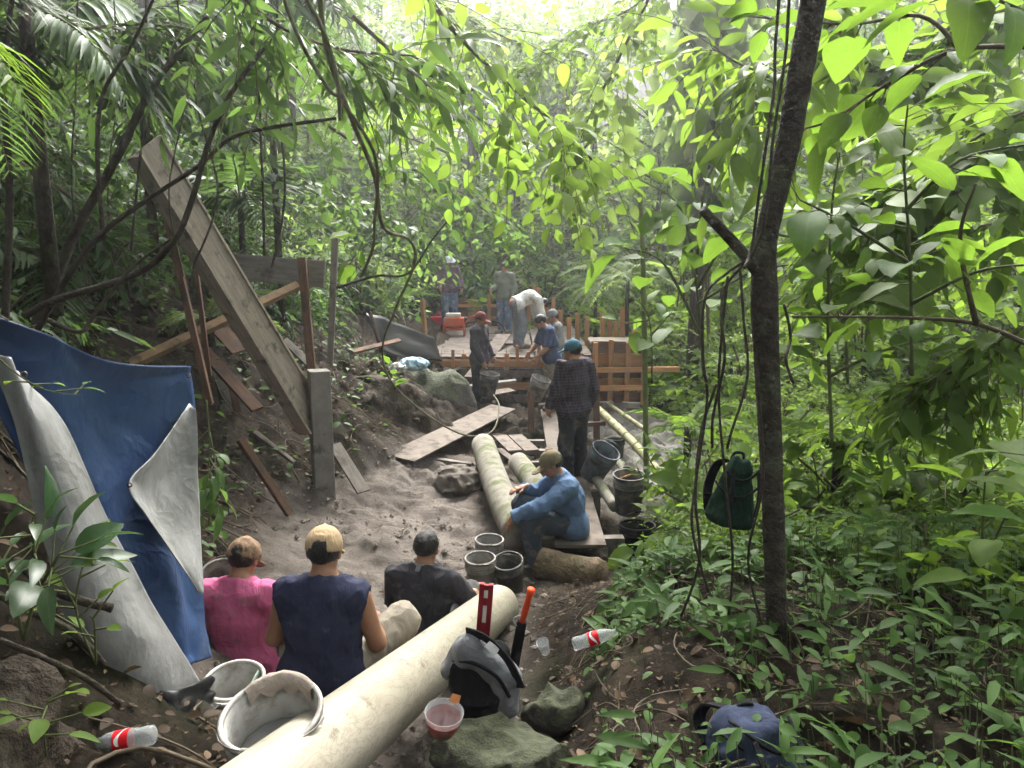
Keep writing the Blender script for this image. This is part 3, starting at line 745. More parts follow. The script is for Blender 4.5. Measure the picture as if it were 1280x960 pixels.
# bent over in white
WM = Vector(((649 - 640) / FPX * 15.6, 15.6, DECK_Z))
J = stand(); J.update(P=(0, -.06, .92), C=(0, .2, 1.03), N=(0, .42, .98), H=(0, .52, .88), hf=(0, .25, -1), hu=(0, 1, .3), sh=[(-.19, .34, .98), (.19, .34, .98)],
                    el=[(-.24, .42, .72), (.24, .4, .72)], wr=[(-.16, .48, .48), (.16, .46, .48)], hip=[(-.1, -.05, .88), (.1, -.05, .88)], kn=[(-.12, .02, .48), (.12, .05, .48)], curl=[.8, .8])
person('person in a white shirt bending low over the deck', (WM.x, WM.y, WM.z), R(-72), J, dict(shirt=WHITE_S, sleeve=1.6, trousers=GJEAN, boots=SHOE, seed=9, hem=.05), .02)
# half hidden by hanging leaves
SM = Vector(((631 - 640) / FPX * 18.3, 18.3, DECK_Z))
J = stand(); J.update(wr=[(-.25, .1, .88), (.2, .3, 1.05)], hf=(-.4, 1, -.4))
person('person in blue jeans with head and shoulders behind hanging leaves', (SM.x, SM.y, SM.z), R(150), J, dict(shirt=SAGE, sleeve=1.9, trousers=JEAN, boots=SHOE, seed=10), .022)
# plum shirt by the machine
UM = Vector(((562 - 640) / FPX * 18.9, 18.9, DECK_Z + .12))
J = stand(); J.update(hf=(0, 1, -.5), el=[(-.27, .0, 1.12), (.27, .02, 1.12)], wr=[(-.28, .16, .92), (.25, .2, .95)], bulk=1.1)
person('person in a plum long-sleeved shirt and pale brimmed hat standing behind the orange machine', (UM.x, UM.y, UM.z), R(195), J,
       dict(shirt=PLUM, sleeve=1.95, trousers=JEAN, boots=SHOE, hat=mat('pale_hat', (.5, .52, .55), (.3, .32, .35), 8, .9), seed=11), .022)
# ================================================================== site objects
PLASTIC_W = mat('dirty_white_plastic', (.46, .45, .42), (.36, .35, .315), 5, .5, (.21, .185, .155), .5, 7, .1, 60, spec=.4)
PLASTIC_G = mat('muddy_grey_plastic', (.3, .29, .27), (.2, .19, .175), 6, .6, (.13, .11, .09), .5, 9, .15, 60)
PLASTIC_D = mat('dark_muddy_plastic', (.1, .1, .095), (.06, .06, .055), 6, .6, (.2, .17, .14), .45, 9, .15, 60)
PLASTIC_K = mat('black_plastic', (.012, .012, .013), (.008, .008, .008), 6, .4, bmp=.1)
WIRE = mat('wire', (.22, .2, .18), (.12, .1, .09), 20, .5, metal=.7)
MUD = mat('wet_mud', (.17, .14, .115), (.10, .085, .07), 14, .8, bmp=.6, bscale=30)
CRUST = mat('dried_mud', (.36, .30, .255), (.25, .21, .175), 14, .95, bmp=.8, bscale=40)
WOOD_N = mat('new_timber', (.38, .2, .09), (.24, .12, .055), 5, .8, (.22, .18, .14), .25, 5, .4, 30, stretch=(6, .8, 6), vary=.25)
WOOD_G = mat('grey_timber', (.215, .19, .165), (.12, .105, .09), 5, .88, (.075, .068, .055), .3, 4, .5, 30, stretch=(6, .8, 6), vary=.2)
WOOD_R = mat('reddish_timber', (.17, .10, .068), (.085, .05, .036), 5, .85, (.06, .05, .04), .3, 4, .5, 30, stretch=(6, .8, 6), vary=.2)
PLY = mat('muddy_plywood', (.165, .135, .112), (.105, .087, .073), 3, .88, (.07, .058, .048), .5, 5, .3, 40, vary=.15)
CONC = mat('old_concrete', (.22, .205, .185), (.14, .13, .115), 6, .9, (.08, .085, .06), .3, 4, .6, 50)

def bucket(label, base, plastic, tilt=0, az=0, rt=.15, rb=.125, h=.36, handle=None, inside=None, group='buckets', spin=0):
    """az: direction (from +Y towards +X) the mouth leans to"""
    root = empty('bucket', base, label, 'bucket', group)
    ax = Vector((math.cos(az), -math.sin(az), 0)); root.rotation_mode = 'QUATERNION'
    root.rotation_quaternion = Quaternion(ax, -tilt) @ Quaternion((0, 0, 1), spin)
    rr = lambda z: rb + (rt - rb) * z / h
    prof = [(.001, .004), (rb - .01, .0), (rb, .008)]
    for z in (.7, .76, .82): prof += [(rr(z * h), z * h), (rr(z * h) + .008, z * h + .004), (rr(z * h) + .008, z * h + .01), (rr(z * h) + .001, z * h + .014)]
    prof += [(rr(h) - .001, h)]
    prof += [(rr(h) - .006, h), (rr(.5 * h) - .006, .5 * h), (rr(.02 * h) - .006, .02 * h), (.001, .012)]
    MB().lathe(prof, 36).build('shell', plastic, root, True)
    MB().lathe([(rt, h - .016), (rt + .009, h - .014), (rt + .010, h), (rt + .006, h + .005), (rt - .006, h + .004), (rt - .008, h - .008), (rt - .003, h - .012)], 36).build('rim', plastic, root, True)
    a = handle if handle is not None else -1.35
    pts = []
    for k in range(15):
        u = math.pi * k / 14; p = Vector(((rt + .012) * math.cos(u), 0, (rt + .03) * math.sin(u))); pts.append(Matrix.Rotation(a, 4, 'X') @ p + Vector((0, 0, h - .03)))
    hd = MB().tube(pts, .0026, 6).build('bail', WIRE, root, True)
    MB().tube(pts[6:9], .009, 8).build('grip', plastic, hd, True)
    if inside:
        lv, mt = inside; n = 14; mb = MB()
        V = [(0, 0, lv + .02)]; F = []
        for ring in (1, 2, 3):
            for k in range(n):
                u = 2 * math.pi * k / n; r = (rr(lv) - .007) * ring / 3; V.append((r * math.cos(u), r * math.sin(u), lv + .02 * (1 - ring / 3) + random.uniform(-.012, .012) * (ring < 3)))
        for k in range(n): F.append((0, 1 + k, 1 + (k + 1) % n))
        for ring in (0, 1):
            for k in range(n): F.append((1 + ring * n + k, 1 + (ring + 1) * n + k, 1 + (ring + 1) * n + (k + 1) % n, 1 + ring * n + (k + 1) % n))
        mb.add(V, F).build('contents', mt, root, True)
    return root

# ---- buckets
b = at(338, 960, 2.36)
bk = bucket('large white bucket with a crust of dried mud along its rim, against the white pipe', (b.x + .06, 2.36, -.235), PLASTIC_W, R(13), R(195), .158, .133, .35, 1.25, inside=(.19, mat('grey_mix', (.27, .26, .245), (.19, .182, .17), 8, .8, bmp=.5, bscale=20)))
mb = MB(); V = []; F = []
for k in range(13):
    u = R(40) + R(100) * k / 12
    th = .012 * math.sin(math.pi * k / 12) + .003
    for r_, z_ in ((.158 + th, .335), (.158 + th * .7, .352 + th * 1.3), (.148, .352 + th * 1.4), (.142 - th * .8, .345), (.140 - th * .5, .31 - .02 * math.sin(k * 1.7))):
        V.append((r_ * math.cos(u) * 1, r_ * math.sin(u), z_ + random.uniform(-.003, .003)))
for k in range(12):
    for j in range(4): F.append((k * 5 + j, k * 5 + j + 1, k * 5 + 6 + j, k * 5 + 5 + j))
mb.add(V, F).build('mud_crust', CRUST, bk, True)
b = at(298, 850, 3.15)
bk = bucket('white bucket with a pale stick inside, beside the large one', (b.x, 3.15, at(298, 838, 3.15).z - .34), PLASTIC_W, R(9), R(180), .125, .105, .33, 1.4, inside=(.05, MUD))
MB().tube([(-.06, -.06, .06), (.09, .07, .32)], .009, 8).build('stick', mat('pale_stick', (.45, .55, .46), (.35, .42, .35), 6), bk, True)
b = at(272, 700, 5.0)
bucket('grey bucket lying tilted behind the person in pink', (b.x, 5.0, gz(b.x, 5.0) + .02), PLASTIC_G, R(38), R(150), .16, .13, .36)
b = at(330, 715, 4.75)
bucket('ribbed grey bucket resting mouth down between the two seated people', (b.x, 4.75, gz(b.x, 4.75) + .34), PLASTIC_G, R(178), 0, .145, .12, .34)
b = at(601, 706, 5.9)
bucket('grey bucket standing alone at the end of the white pipe', (b.x, 5.9, gz(b.x, 5.9)), PLASTIC_G, R(4), R(190), .12, .105, .33, 1.3)
b = at(611, 690, 6.35)
bk = bucket('grey bucket half hidden behind another near the log', (b.x, 6.35, gz(b.x, 6.35)), PLASTIC_G, R(3), R(160), .12, .105, .33, 1.3)
b = at(636, 725, 6.0)
bucket('dark bucket in the shade at the end of the log beside the boots', (b.x + .02, 6.0, gz(b.x, 6.0) + .02), PLASTIC_D, R(16), R(200), .12, .1, .3, .4)
b = at(785, 640, 7.4)
bk = bucket('muddy bucket with a stick across its mouth standing right of the boards', (b.x, 7.4, at(785, 640, 7.4).z), PLASTIC_D, R(5), R(185), .155, .13, .40)
MB().tube([(-.11, .02, .34), (.09, .07, .405)], .012, 8).build('stick', WOOD_N, bk, True)
b = at(790, 672, 7.1)
bucket('black tub under the muddy bucket right of the boards', (b.x + .05, 7.1, gz(b.x, 7.1) - .02), PLASTIC_K, R(3), 0, .17, .15, max(.2, at(785, 640, 7.4).z - gz(b.x, 7.4)), .4)
b = at(769, 565, 10.3)
bucket('small dark green bucket on the ground beside the bamboo rails', (b.x, 10.3, at(769, 570, 10.3).z - .02), mat('green_bucket_plastic', (.045, .06, .045), (.025, .035, .026), 6, .5), R(4), 0, .13, .11, .26)
b = at(742, 570, 8.45)
bk = bucket('bucket spattered blue and grey held by the person in plaid', (b.x - .03, 8.45, at(738, 596, 8.45).z), mat('blue_grey_plastic', (.16, .19, .24), (.08, .085, .09), 9, .55, (.06, .055, .05), .5, 7), R(30), R(128), .165, .135, .40, .3)
b = at(609, 486, 12.7)
bucket('dark bucket held by the person in the hooded top', (b.x, 12.65, at(608, 494, 12.7).z), PLASTIC_D, R(8), R(120), .16, .13, .38, .2)
b = at(668, 488, 12.6)
bucket('muddy grey bucket held by the person in navy', (b.x - .02, 12.5, at(664, 497, 12.6).z), PLASTIC_G, R(22), R(115), .16, .13, .38, .2)

# ---- the new white pipe
m = bpy.data.materials.new('pvc'); t, out = nodes(m)
c = ramp(t, noise(t, 1.6, 4, .6), [(.3, (.31, .283, .222)), (.7, (.375, .345, .275))])
sc1 = ramp(t, noise(t, 4, 6, .72, dist=2.8, stretch=(3, 3, .9)), [(.46, (0, 0, 0)), (.5, (1, 1, 1)), (.54, (0, 0, 0))])
sc2 = ramp(t, noise(t, 26, 4, .7, stretch=(4, 4, .6)), [(.62, (0, 0, 0)), (.7, (.7, .7, .7))])
c = mixc(t, sc1, c, (.24, .205, .15)); c = mixc(t, sc2, c, (.22, .19, .145)); c = mixc(t, ramp(t, noise(t, 1.3, 6, .7), [(.5, (0, 0, 0)), (.72, (.75, .75, .75))]), c, (.23, .19, .14)); c = mixc(t, ramp(t, noise(t, 7, 8, .8), [(.58, (0, 0, 0)), (.64, (.85, .85, .85))]), c, (.14, .115, .085))
p = N(t, 'ShaderNodeBsdfPrincipled', Roughness=.42); p.inputs['Specular IOR Level'].default_value = .45; t.links.new(c, p.inputs['Base Color']); t.links.new(p.outputs[0], out.inputs[0]); PVC = m
A = at(622, 758, 5.15); B = at(368, 968, 2.2); d = (B - A).normalized(); B2 = B + d * 1.6; L = (B2 - A).length
root = empty('white_pipe', A, 'long cream plastic pipe sloping down into the pit past the seated people', 'pipe')
root.rotation_mode = 'QUATERNION'; root.rotation_quaternion = d.to_track_quat('Z', 'Y')
r = .148
prof = [(r - .009, L), (r, L)] + [(r, L * (1 - k / 24)) for k in range(1, 23)] + [(r, .16), (r + .004, .14), (r + .006, .02), (r + .004, 0), (r - .008, .003), (r - .009, .3), (r - .009, L)]
MB().lathe(prof, 56).build('barrel', PVC, root, True)
# ---- old pipes and log
MOSSY = mat('mossy_pipe', (.22, .205, .172), (.135, .123, .10), 7, .9, (.09, .10, .045), .42, 5, .5, 40)
def log_like(name, label, cat, pts, rad, mt, n=20, amt=.02, end=None):
    root = empty(name, pts[0], label, cat); q = [Vector(p) - Vector(pts[0]) for p in pts]
    MB().tube(spline(q, 5), [rad * (1 + random.uniform(-amt, amt)) for _ in range(5 * (len(q) - 1) + 1)], n, True, amt).build('barrel' if 'pipe' in name else 'stem', mt, root, True)
    return root
log_like('old_pipe', 'longer mossy old pipe running out from under the tilted board', 'pipe', [at(604, 556, 9.9), at(622, 610, 8.1), at(650, 672, 6.7)], .155, MOSSY, 28, .006)
log_like('old_pipe', 'shorter mossy old pipe ending beside the seated person in blue', 'pipe', [at(648, 578, 9.0), at(668, 606, 8.1), at(692, 650, 7.1)], .125, MOSSY, 28, .006)
BARK = mat('bark', (.16, .125, .085), (.06, .048, .035), 7, .9, (.07, .085, .03), .35, 4, 1.0, 26, stretch=(1, 1, .4), bdist=.03)
DBARK = mat('dark_bark', (.065, .052, .04), (.028, .023, .018), 9, .9, (.05, .055, .028), .35, 5, 1.0, 30, bdist=.02)
log_like('fallen_log', 'thick rough log lying under the boots of the person in blue', 'log', [at(676, 704, 6.4), at(700, 712, 6.3), at(752, 722, 6.1)], .15, mat('log_bark', (.2, .145, .09), (.075, .055, .038), 9, .9, (.06, .065, .03), .2, 4, 1.0, 22, stretch=(1, .4, 1), bdist=.03), 22, .06)

# ---- planks
def plank(label, a, b_, wd, th, mt, up=(0, 0, 1), cat='plank', name='plank', group=None):
    a = Vector(a); b_ = Vector(b_); mb = MB(); mb.beam(Vector((0, 0, 0)), b_ - a, wd, th, up, .004)
    o = mb.build(name, mt, None, False, .004); o.location = o.location + a
    return tag(o, label, cat, group)
Z1 = -1.08
plank('wide tilted board lying over the old pipes beside the boulder', at(499, 573, 9.25), at(629, 509, 12.0), .43, .022, PLY, (.1, 0, 1), 'board')
plank('timber block propping the wide tilted board', at(546, 578, 9.7), at(590, 584, 9.6), .10, .11, WOOD_G)
o = empty('trestle', at(645, 560, 10.2), 'low trestle of two short boards beside the wide tilted board', 'trestle')
q = o.location
for k, (dx, dy) in enumerate(((-.11, 0), (.11, .02))):
    MB().beam(Vector((dx - .12, .45 + dy, .06)), Vector((dx + .1, -.35 + dy, .05)), .2, .025).build('board', PLY, o, False, .003)
MB().beam(Vector((-.3, -.2, .0)), Vector((.45, -.22, .0)), .09, .07).build('crossbar', WOOD_G, o, False, .003)
MB().beam(Vector((-.3, .3, .0)), Vector((.4, .3, .0)), .09, .07).build('crossbar', WOOD_G, o, False, .003)
for sx, sy in ((-.2, -.24), (.36, -.26), (-.2, .26), (.3, .26)):
    MB().beam(Vector((sx, sy, -.03)), Vector((sx, sy, gz(q.x + sx, q.y + sy) - q.z - .05)), .08, .07, (0, 1, 0)).build('leg', WOOD_G, o, False, .003)
plank('short pale offcut leaning beneath the trestle boards', at(623, 562, 9.75), at(643, 577, 9.5), .1, .04, PLY)
zb = BM.z - .015
plank('near walkway board with the person in blue seated on it', (.62, 6.55, zb), (.66, 9.6, Z1), .46, .035, PLY, cat='board')
plank('far walkway board leading to the person in navy', (.63, 9.3, Z1 + .035), (.66, 13.3, NM.z - .02), .33, .03, PLY, cat='board')
plank('narrow board under the feet of the person in plaid', (PM.x - .1, 7.9, PM.z - .02), (PM.x - .02, 9.6, PM.z - .02), .36, .03, PLY, cat='board')
plank('board under the feet of the person in the hooded top', (HM.x - .25, 12.3, HM.z - .025), (HM.x + .1, 13.9, HM.z - .02), .5, .03, PLY, cat='board')
for k, y_ in enumerate((6.8, 8.2, 9.45)):
    z_ = zb - .055
    plank(['rough bearer beam at the near end of the walkway', 'rough bearer beam at the middle of the walkway', 'rough bearer beam at the joint of the walkway boards'][k], (.2, y_, z_ + (.0 if k < 2 else -.01)), (1.05, y_ + .05, z_), .09, .07, WOOD_G, cat='beam')
    for sx in (.32, .95):
        pass
for k, (x_, y_) in enumerate(((.3, 6.84), (.95, 6.86), (.3, 8.22), (.95, 8.24), (.3, 9.46), (.95, 9.48))):
    o = MB().beam((x_, y_, gz(x_, y_) - .1), (x_, y_, zb - .09), .08, .08, (0, 1, 0)).build('support_post', WOOD_G, None, False, .004)
    tag(o, ['stubby post left under the near walkway end', 'stubby post right under the near walkway end', 'stubby post left under the middle bearer', 'stubby post right under the middle bearer', 'stubby post left under the board joint', 'stubby post right under the board joint'][k], 'post')
for k, (a, b_, wd) in enumerate(((at(664, 490, 11.6), at(664, 566, 11.4), .1), (at(686, 560, 9.2), at(690, 596, 9.2), .09))):
    o = MB().beam(a, b_, wd, .09, (0, 1, 0)).build('support_post', WOOD_R, None, False, .004); tag(o, ['dark upright post between the old pipes and the walkway', 'short dark post left of the person in plaid'][k], 'post')

# ---- scrap on the left bank
scrap = [
 ('long reddish batten sliding down the mud to the pit', at(300, 548, 7.0), at(362, 643, 7.1), .075, .045, WOOD_R),
 ('grey board leaning at the foot of the concrete post', at(418, 556, 8.2), at(455, 615, 7.8), .15, .03, WOOD_G),
 ('narrow grey stick on the bank left of the post', at(318, 548, 7.9), at(368, 578, 7.8), .05, .03, WOOD_G),
 ('reddish plank lying on the bank under the diagonal brace', at(252, 435, 8.2), at(322, 512, 7.7), .14, .035, WOOD_R),
 ('short upright scrap board on the bank', at(287, 470, 8.0), at(297, 515, 7.9), .07, .025, WOOD_R),
 ('plank offcut lying behind the chute', at(300, 440, 8.6), at(275, 412, 8.8), .2, .03, WOOD_R),
 ('short brown board above the mossy boulder', at(355, 425, 8.9), at(402, 470, 8.7), .1, .03, WOOD_G),
 ('split stake lying below the black sheet', at(440, 440, 11.0), at(500, 425, 11.6), .08, .03, WOOD_R),
 ('reddish chip of board at the foot of the boulder', at(370, 540, 8.3), at(383, 525, 8.4), .12, .03, WOOD_R)]
for lb, a, b_, wd, th, mt in scrap:
    for p_ in (a, b_): p_.z = max(p_.z, gz(p_.x, p_.y) + .01)
    plank(lb, a, b_, wd, th, mt, (.3, -.5, 1))

# ---- chute and its timber frame
ch = empty('wooden_chute', at(392, 520, 8.0), 'long grey wooden chute sloping down to the concrete post', 'chute'); o0 = ch.location
c0, c1 = at(388, 522, 7.95) - o0, at(180, 183, 6.5) - o0
dd = (c1 - c0).normalized(); side = dd.cross(Vector((0, 0, 1))).normalized(); side = side if side.x > 0 else -side; upn = side.cross(dd); upn = upn if upn.z > 0 else -upn
WOOD_C = mat('weathered_formboard', (.29, .25, .2), (.17, .145, .115), 6, .88, (.10, .088, .07), .3, 6, .6, 40, stretch=(5, .5, 5), vary=.12)
upn = (upn + Vector((-.15, -.9, .1))).normalized(); upn = (upn - dd * upn.dot(dd)).normalized(); side = dd.cross(upn).normalized(); side = side if side.x > 0 else -side
upn, side = upn * math.cos(R(35)) + side * math.sin(R(35)), side * math.cos(R(35)) - upn * math.sin(R(35))
MB().beam(c0, c1, .38, .025, upn).build('floor_board', WOOD_C, ch, False, .003)
MB().beam(c0 + side * .245 + upn * .065, c1 + side * .205 + upn * .065, .026, .155, upn).build('side_board', WOOD_C, ch, False, .003)
MB().beam(c0 - side * .204 + upn * .0, c1 - side * .204 + upn * .0, .026, .06, upn).build('side_board', WOOD_C, ch, False, .003)
for f in (.18, .5, .82): MB().beam(c0.lerp(c1, f) - side * .17 - upn * .035, c0.lerp(c1, f) + side * .17 - upn * .035, .07, .04, upn).build('batten', WOOD_G, ch, False, .003)
pt = at(401, 462, 8.0); pb = at(404, 616, 7.95); gzp = gz(pb.x, 7.98)
o = MB().box((0, 0, (pt.z - gzp + .3) / 2 - .3), (.215, .2, pt.z - gzp + .3), Matrix.Rotation(R(25), 3, 'Z'), .006).build('concrete_post', CONC, None, False, .012); o.location = o.location + Vector((pb.x, 7.98, gzp))
tag(o, 'square grey concrete post standing at the foot of the chute', 'post')
frame = [
 ('wide weathered board fixed level behind the chute', at(288, 333, 8.75), at(406, 343, 8.55), .29, .03, WOOD_G, (0, -1, .1)),
 ('round-edged diagonal brace crossing under the chute', at(150, 462, 7.1), at(372, 357, 8.45), .085, .08, mat('tan_timber', (.3, .2, .115), (.17, .11, .065), 5, .85, (.1, .08, .06), .3, 4, .5, 30), (0, -1, .5)),
 ('upright timber stud at the right end of the level board', at(377, 322, 8.45), at(390, 466, 8.35), .09, .05, WOOD_R, (0, -1, 0)),
 ('thin grey stake standing alone behind the chute', at(419, 297, 9.2), at(413, 455, 9.1), .075, .04, WOOD_G, (0, -1, 0)),
 ('dark reddish upright timber propping the chute', at(205, 255, 6.75), at(263, 505, 7.0), .06, .05, WOOD_R, (0, -1, 0)),
 ('stake half hidden behind the diagonal brace', at(240, 300, 7.6), at(262, 470, 7.6), .045, .04, WOOD_R, (0, -1, 0))]
for lb, a, b_, wd, th, mt, up in frame: plank(lb, a, b_, wd, th, mt, up, 'timber', 'timber')

# ---- black sheet, tarp
def sheet(name, rows, mt, parent, seed=0, amp=.02, nu=26, nv=34, thick=.004, freq=(4, 9), fold=0.0):
    """surface lofted through rows of points (each row left to right, rows top to bottom)"""
    rows = [spline(r_, 8) for r_ in rows]
    G = []
    for k in range(nu + 1):
        cp = []
        for r_ in rows:
            f_ = k / nu * (len(r_) - 1); i_ = min(int(f_), len(r_) - 2); cp.append(r_[i_].lerp(r_[i_ + 1], f_ - i_))
        G.append(spline(cp, max(2, nv // (len(rows) - 1))))
    n2 = len(G[0]); P = np.array([[tuple(q) for q in c_] for c_ in G])
    du = np.gradient(P, axis=0); dv = np.gradient(P, axis=1); nn = np.cross(du, dv); nn /= np.linalg.norm(nn, axis=-1, keepdims=True) + 1e-9
    UV = np.stack(np.meshgrid(np.linspace(0, 1, nu + 1), np.linspace(0, 1, n2), indexing='ij') + [np.full((nu + 1, n2), seed * 1.3)], -1)
    ridg = 1 - np.abs(fbm(UV * np.array((freq[0], freq[1], 1)), 1.0, 2)); small = fbm(UV * np.array((freq[0] * 3, freq[1] * 3, 1)), 1.0, 3)
    if fold: P = P + nn * (fold * np.sin(UV[..., :1] * 14 + 2.5 * UV[..., 1:2]) * (.3 + .7 * UV[..., 1:2]))
    P = P + nn * (amp * (ridg - .6) + amp * .07 * small)[..., None]
    idx = np.arange((nu + 1) * n2).reshape(nu + 1, n2)
    F = np.stack([idx[:-1, :-1], idx[1:, :-1], idx[1:, 1:], idx[:-1, 1:]], -1).reshape(-1, 4)
    o = link(name, np_mesh(name, P.reshape(-1, 3), F, mt), parent)
    s = o.modifiers.new('solid', 'SOLIDIFY'); s.thickness = thick
    return o
m = bpy.data.materials.new('blue_tarpaulin'); t, out = nodes(m)
c = ramp(t, noise(t, 2.5, 5, .6), [(.3, (.014, .034, .09)), (.7, (.032, .066, .155))])
c = mixc(t, ramp(t, noise(t, 6, 6, .75), [(.66, (0, 0, 0)), (.72, (.8, .8, .8))]), c, (.02, .025, .035))
p = N(t, 'ShaderNodeBsdfPrincipled', Roughness=.42); p.inputs['Specular IOR Level'].default_value = .4; t.links.new(c, p.inputs['Base Color'])
b2 = N(t, 'ShaderNodeBump', Strength=.3, Distance=.012); t.links.new(crease(t, 3.5, .4), b2.inputs['Height']); t.links.new(bump(t, noise(t, 30, 5, .7), .3, .01), b2.inputs['Normal']); t.links.new(b2.outputs[0], p.inputs['Normal']); t.links.new(p.outputs[0], out.inputs[0]); TBLUE = m
m = bpy.data.materials.new('silver_tarpaulin'); t, out = nodes(m)
c = ramp(t, noise(t, 2.5, 5, .6), [(.3, (.15, .15, .146)), (.7, (.27, .27, .263))])
c = mixc(t, ramp(t, noise(t, 5, 7, .75, stretch=(1, 1, .4)), [(.45, (0, 0, 0)), (.72, (.8, .8, .8))]), c, (.075, .07, .06))
p = N(t, 'ShaderNodeBsdfPrincipled', Roughness=.5, Metallic=.0); t.links.new(c, p.inputs['Base Color'])
b2 = N(t, 'ShaderNodeBump', Strength=.3, Distance=.012); t.links.new(crease(t, 3.5, .4), b2.inputs['Height']); t.links.new(bump(t, noise(t, 34, 5, .7), .3, .01), b2.inputs['Normal']); t.links.new(b2.outputs[0], p.inputs['Normal']); t.links.new(p.outputs[0], out.inputs[0]); TSILV = m
tp = empty('tarpaulin', (0, 0, 0), 'blue tarpaulin with silver backing hung as a screen on the bank', 'tarpaulin')
o = sheet('blue_side', [
 [at(-40, 384, 2.75), at(60, 418, 2.95), at(140, 452, 3.3), at(241, 458, 3.85)],
 [at(-30, 460, 2.8), at(70, 500, 2.98), at(150, 520, 3.35), at(243, 520, 3.85)],
 [at(40, 600, 2.95), at(120, 610, 3.1), at(185, 620, 3.4), at(247, 620, 3.8)],
 [at(110, 740, 2.95), at(170, 745, 3.1), at(215, 745, 3.35), at(252, 735, 3.65)],
 [at(170, 850, 2.9), at(205, 842, 3.1), at(235, 832, 3.3), at(264, 822, 3.45)]], TBLUE, tp, 1, .035, 40, 60, .004, (3, 4), .02)
o = sheet('silver_flap', [
 [at(236, 505, 3.76), at(240, 508, 3.75), at(245, 512, 3.74)],
 [at(192, 565, 3.4), at(222, 565, 3.58), at(247, 560, 3.68)],
 [at(158, 604, 3.16), at(206, 615, 3.42), at(249, 625, 3.62)],
 [at(178, 645, 3.16), at(214, 660, 3.36), at(250, 670, 3.55)],
 [at(212, 692, 3.2), at(233, 705, 3.32), at(251, 710, 3.46)],
 [at(246, 738, 3.34), at(249, 741, 3.35), at(252, 744, 3.36)]], TSILV, tp, 4, .02, 24, 44, .004, (1.3, 2.2))
o = sheet('silver_fold', [
 [at(-6, 440, 2.6), at(14, 448, 2.56), at(34, 470, 2.66)],
 [at(8, 510, 2.56), at(42, 515, 2.53), at(76, 520, 2.72)],
 [at(30, 600, 2.52), at(74, 602, 2.52), at(118, 606, 2.75)],
 [at(56, 690, 2.5), at(110, 694, 2.54), at(162, 700, 2.8)],
 [at(82, 780, 2.5), at(146, 780, 2.56), at(208, 780, 2.85)],
 [at(112, 850, 2.55), at(182, 848, 2.62), at(242, 835, 2.95)],
 [at(140, 895, 2.58), at(208, 888, 2.68), at(262, 862, 3.0)]], TSILV, tp, 7, .045, 40, 70, .004, (1.2, 2.6), .006)
for k_, (px_, py_, Y_) in enumerate(((30, 468, 2.6), (236, 470, 3.8), (162, 606, 3.1))):
    e_ = at(px_, py_, Y_ - .02); MB().lathe([(.006, -.002), (.012, -.002), (.012, .002), (.006, .002)], 12, Matrix.Translation(e_) @ Matrix.Rotation(R(90), 4, 'X')).build('eyelet', WIRE, tp, True)
tie = [at(-40, 375, 2.7), at(-5, 392, 2.74), at(10, 400, 2.8)]; MB().tube(tie, .004, 6).build('tie_rope', WIRE, tp)
o = sheet('lower_skirt', [[at(165, 862, 2.72), at(220, 862, 2.68), at(262, 845, 2.95)], [at(175, 900, 2.62), at(222, 900, 2.6), at(268, 868, 2.9)], [at(180, 925, 2.62), at(228, 915, 2.58), at(272, 885, 2.85)]], PLASTIC_K, tp, 9, .04, 20, 16, .004, (4, 3))
bs = empty('black_sheet', (0, 0, 0), 'black plastic sheet propped on edge left of the deck', 'sheet')
sheet('panel', [[at(458, 391, 12.6), at(490, 402, 13.3), at(545, 422, 14.3)], [at(470, 425, 12.5), at(505, 432, 13.2), at(548, 440, 14.2)], [at(478, 440, 12.5), at(510, 448, 13.1), at(552, 452, 14.1)]], PLASTIC_K, bs, 3, .05, 18, 10, .006, (3, 2))
MB().tube([at(462, 388, 12.62), at(480, 452, 12.5)], .03, 6).build('stake', WOOD_R, bs); MB().tube([at(528, 375, 14.2), at(533, 440, 14.1)], .05, 6).build('stake', WOOD_N, bs)
# ================================================================== deck and formwork at the back
DZ = DECK_Z
dk = empty('work_deck', (-.4, 14.2, DZ), 'muddy plywood deck with framed front edge where people work', 'deck'); o0 = dk.location
panels = [(-1.95, 14.4, 1.2, 1.6), (-.72, 14.35, 1.15, 1.75), (.46, 14.6, 1.1, 1.5), (-2.05, 16.05, 1.25, 2.2), (-.78, 16.15, 1.2, 2.2), (.44, 16.15, 1.15, 2.1), (-2.1, 18.3, 1.3, 1.8), (-.78, 18.4, 1.2, 1.8), (.44, 18.3, 1.15, 1.9)]
for k, (x, y, sx, sy) in enumerate(panels):
    MB().box((x + sx / 2 - o0.x, y + sy / 2 - o0.y, -.02 + random.uniform(-.008, .0)), (sx - .02, sy - .02, .03), Matrix.Rotation(random.uniform(-.012, .012), 3, 'Z') @ Matrix.Rotation(random.uniform(-.006, .006), 3, 'X'), .004).build('deck_panel', PLY, dk, False, .003)
for k in range(7):
    y = 14.5 + k * .92; MB().box((-.35 - o0.x, y - o0.y, -.11), (3.6, .08, .13), None, .004).build('joist', WOOD_G, dk)
for k, x in enumerate((-1.7, -.9, -.1, .7, 1.3)):
    MB().box((x - o0.x, 14.32 - o0.y, -.45), (.09, .08, 1.0), None, .006).build('front_post', WOOD_N, dk, False, .004)
for k, (z, x0, x1) in enumerate(((-.12, -1.9, 1.4), (-.33, -1.9, 1.2), (-.56, -1.2, 1.4), (-.78, -1.2, 1.3))):
    MB().beam((x0 - o0.x, 14.24 - o0.y, z), (x1 - o0.x, 14.26 - o0.y, z + random.uniform(-.02, .02)), .14, .03, (0, -1, 0)).build('front_plank', PLY if k % 2 else WOOD_N, dk, False, .003)
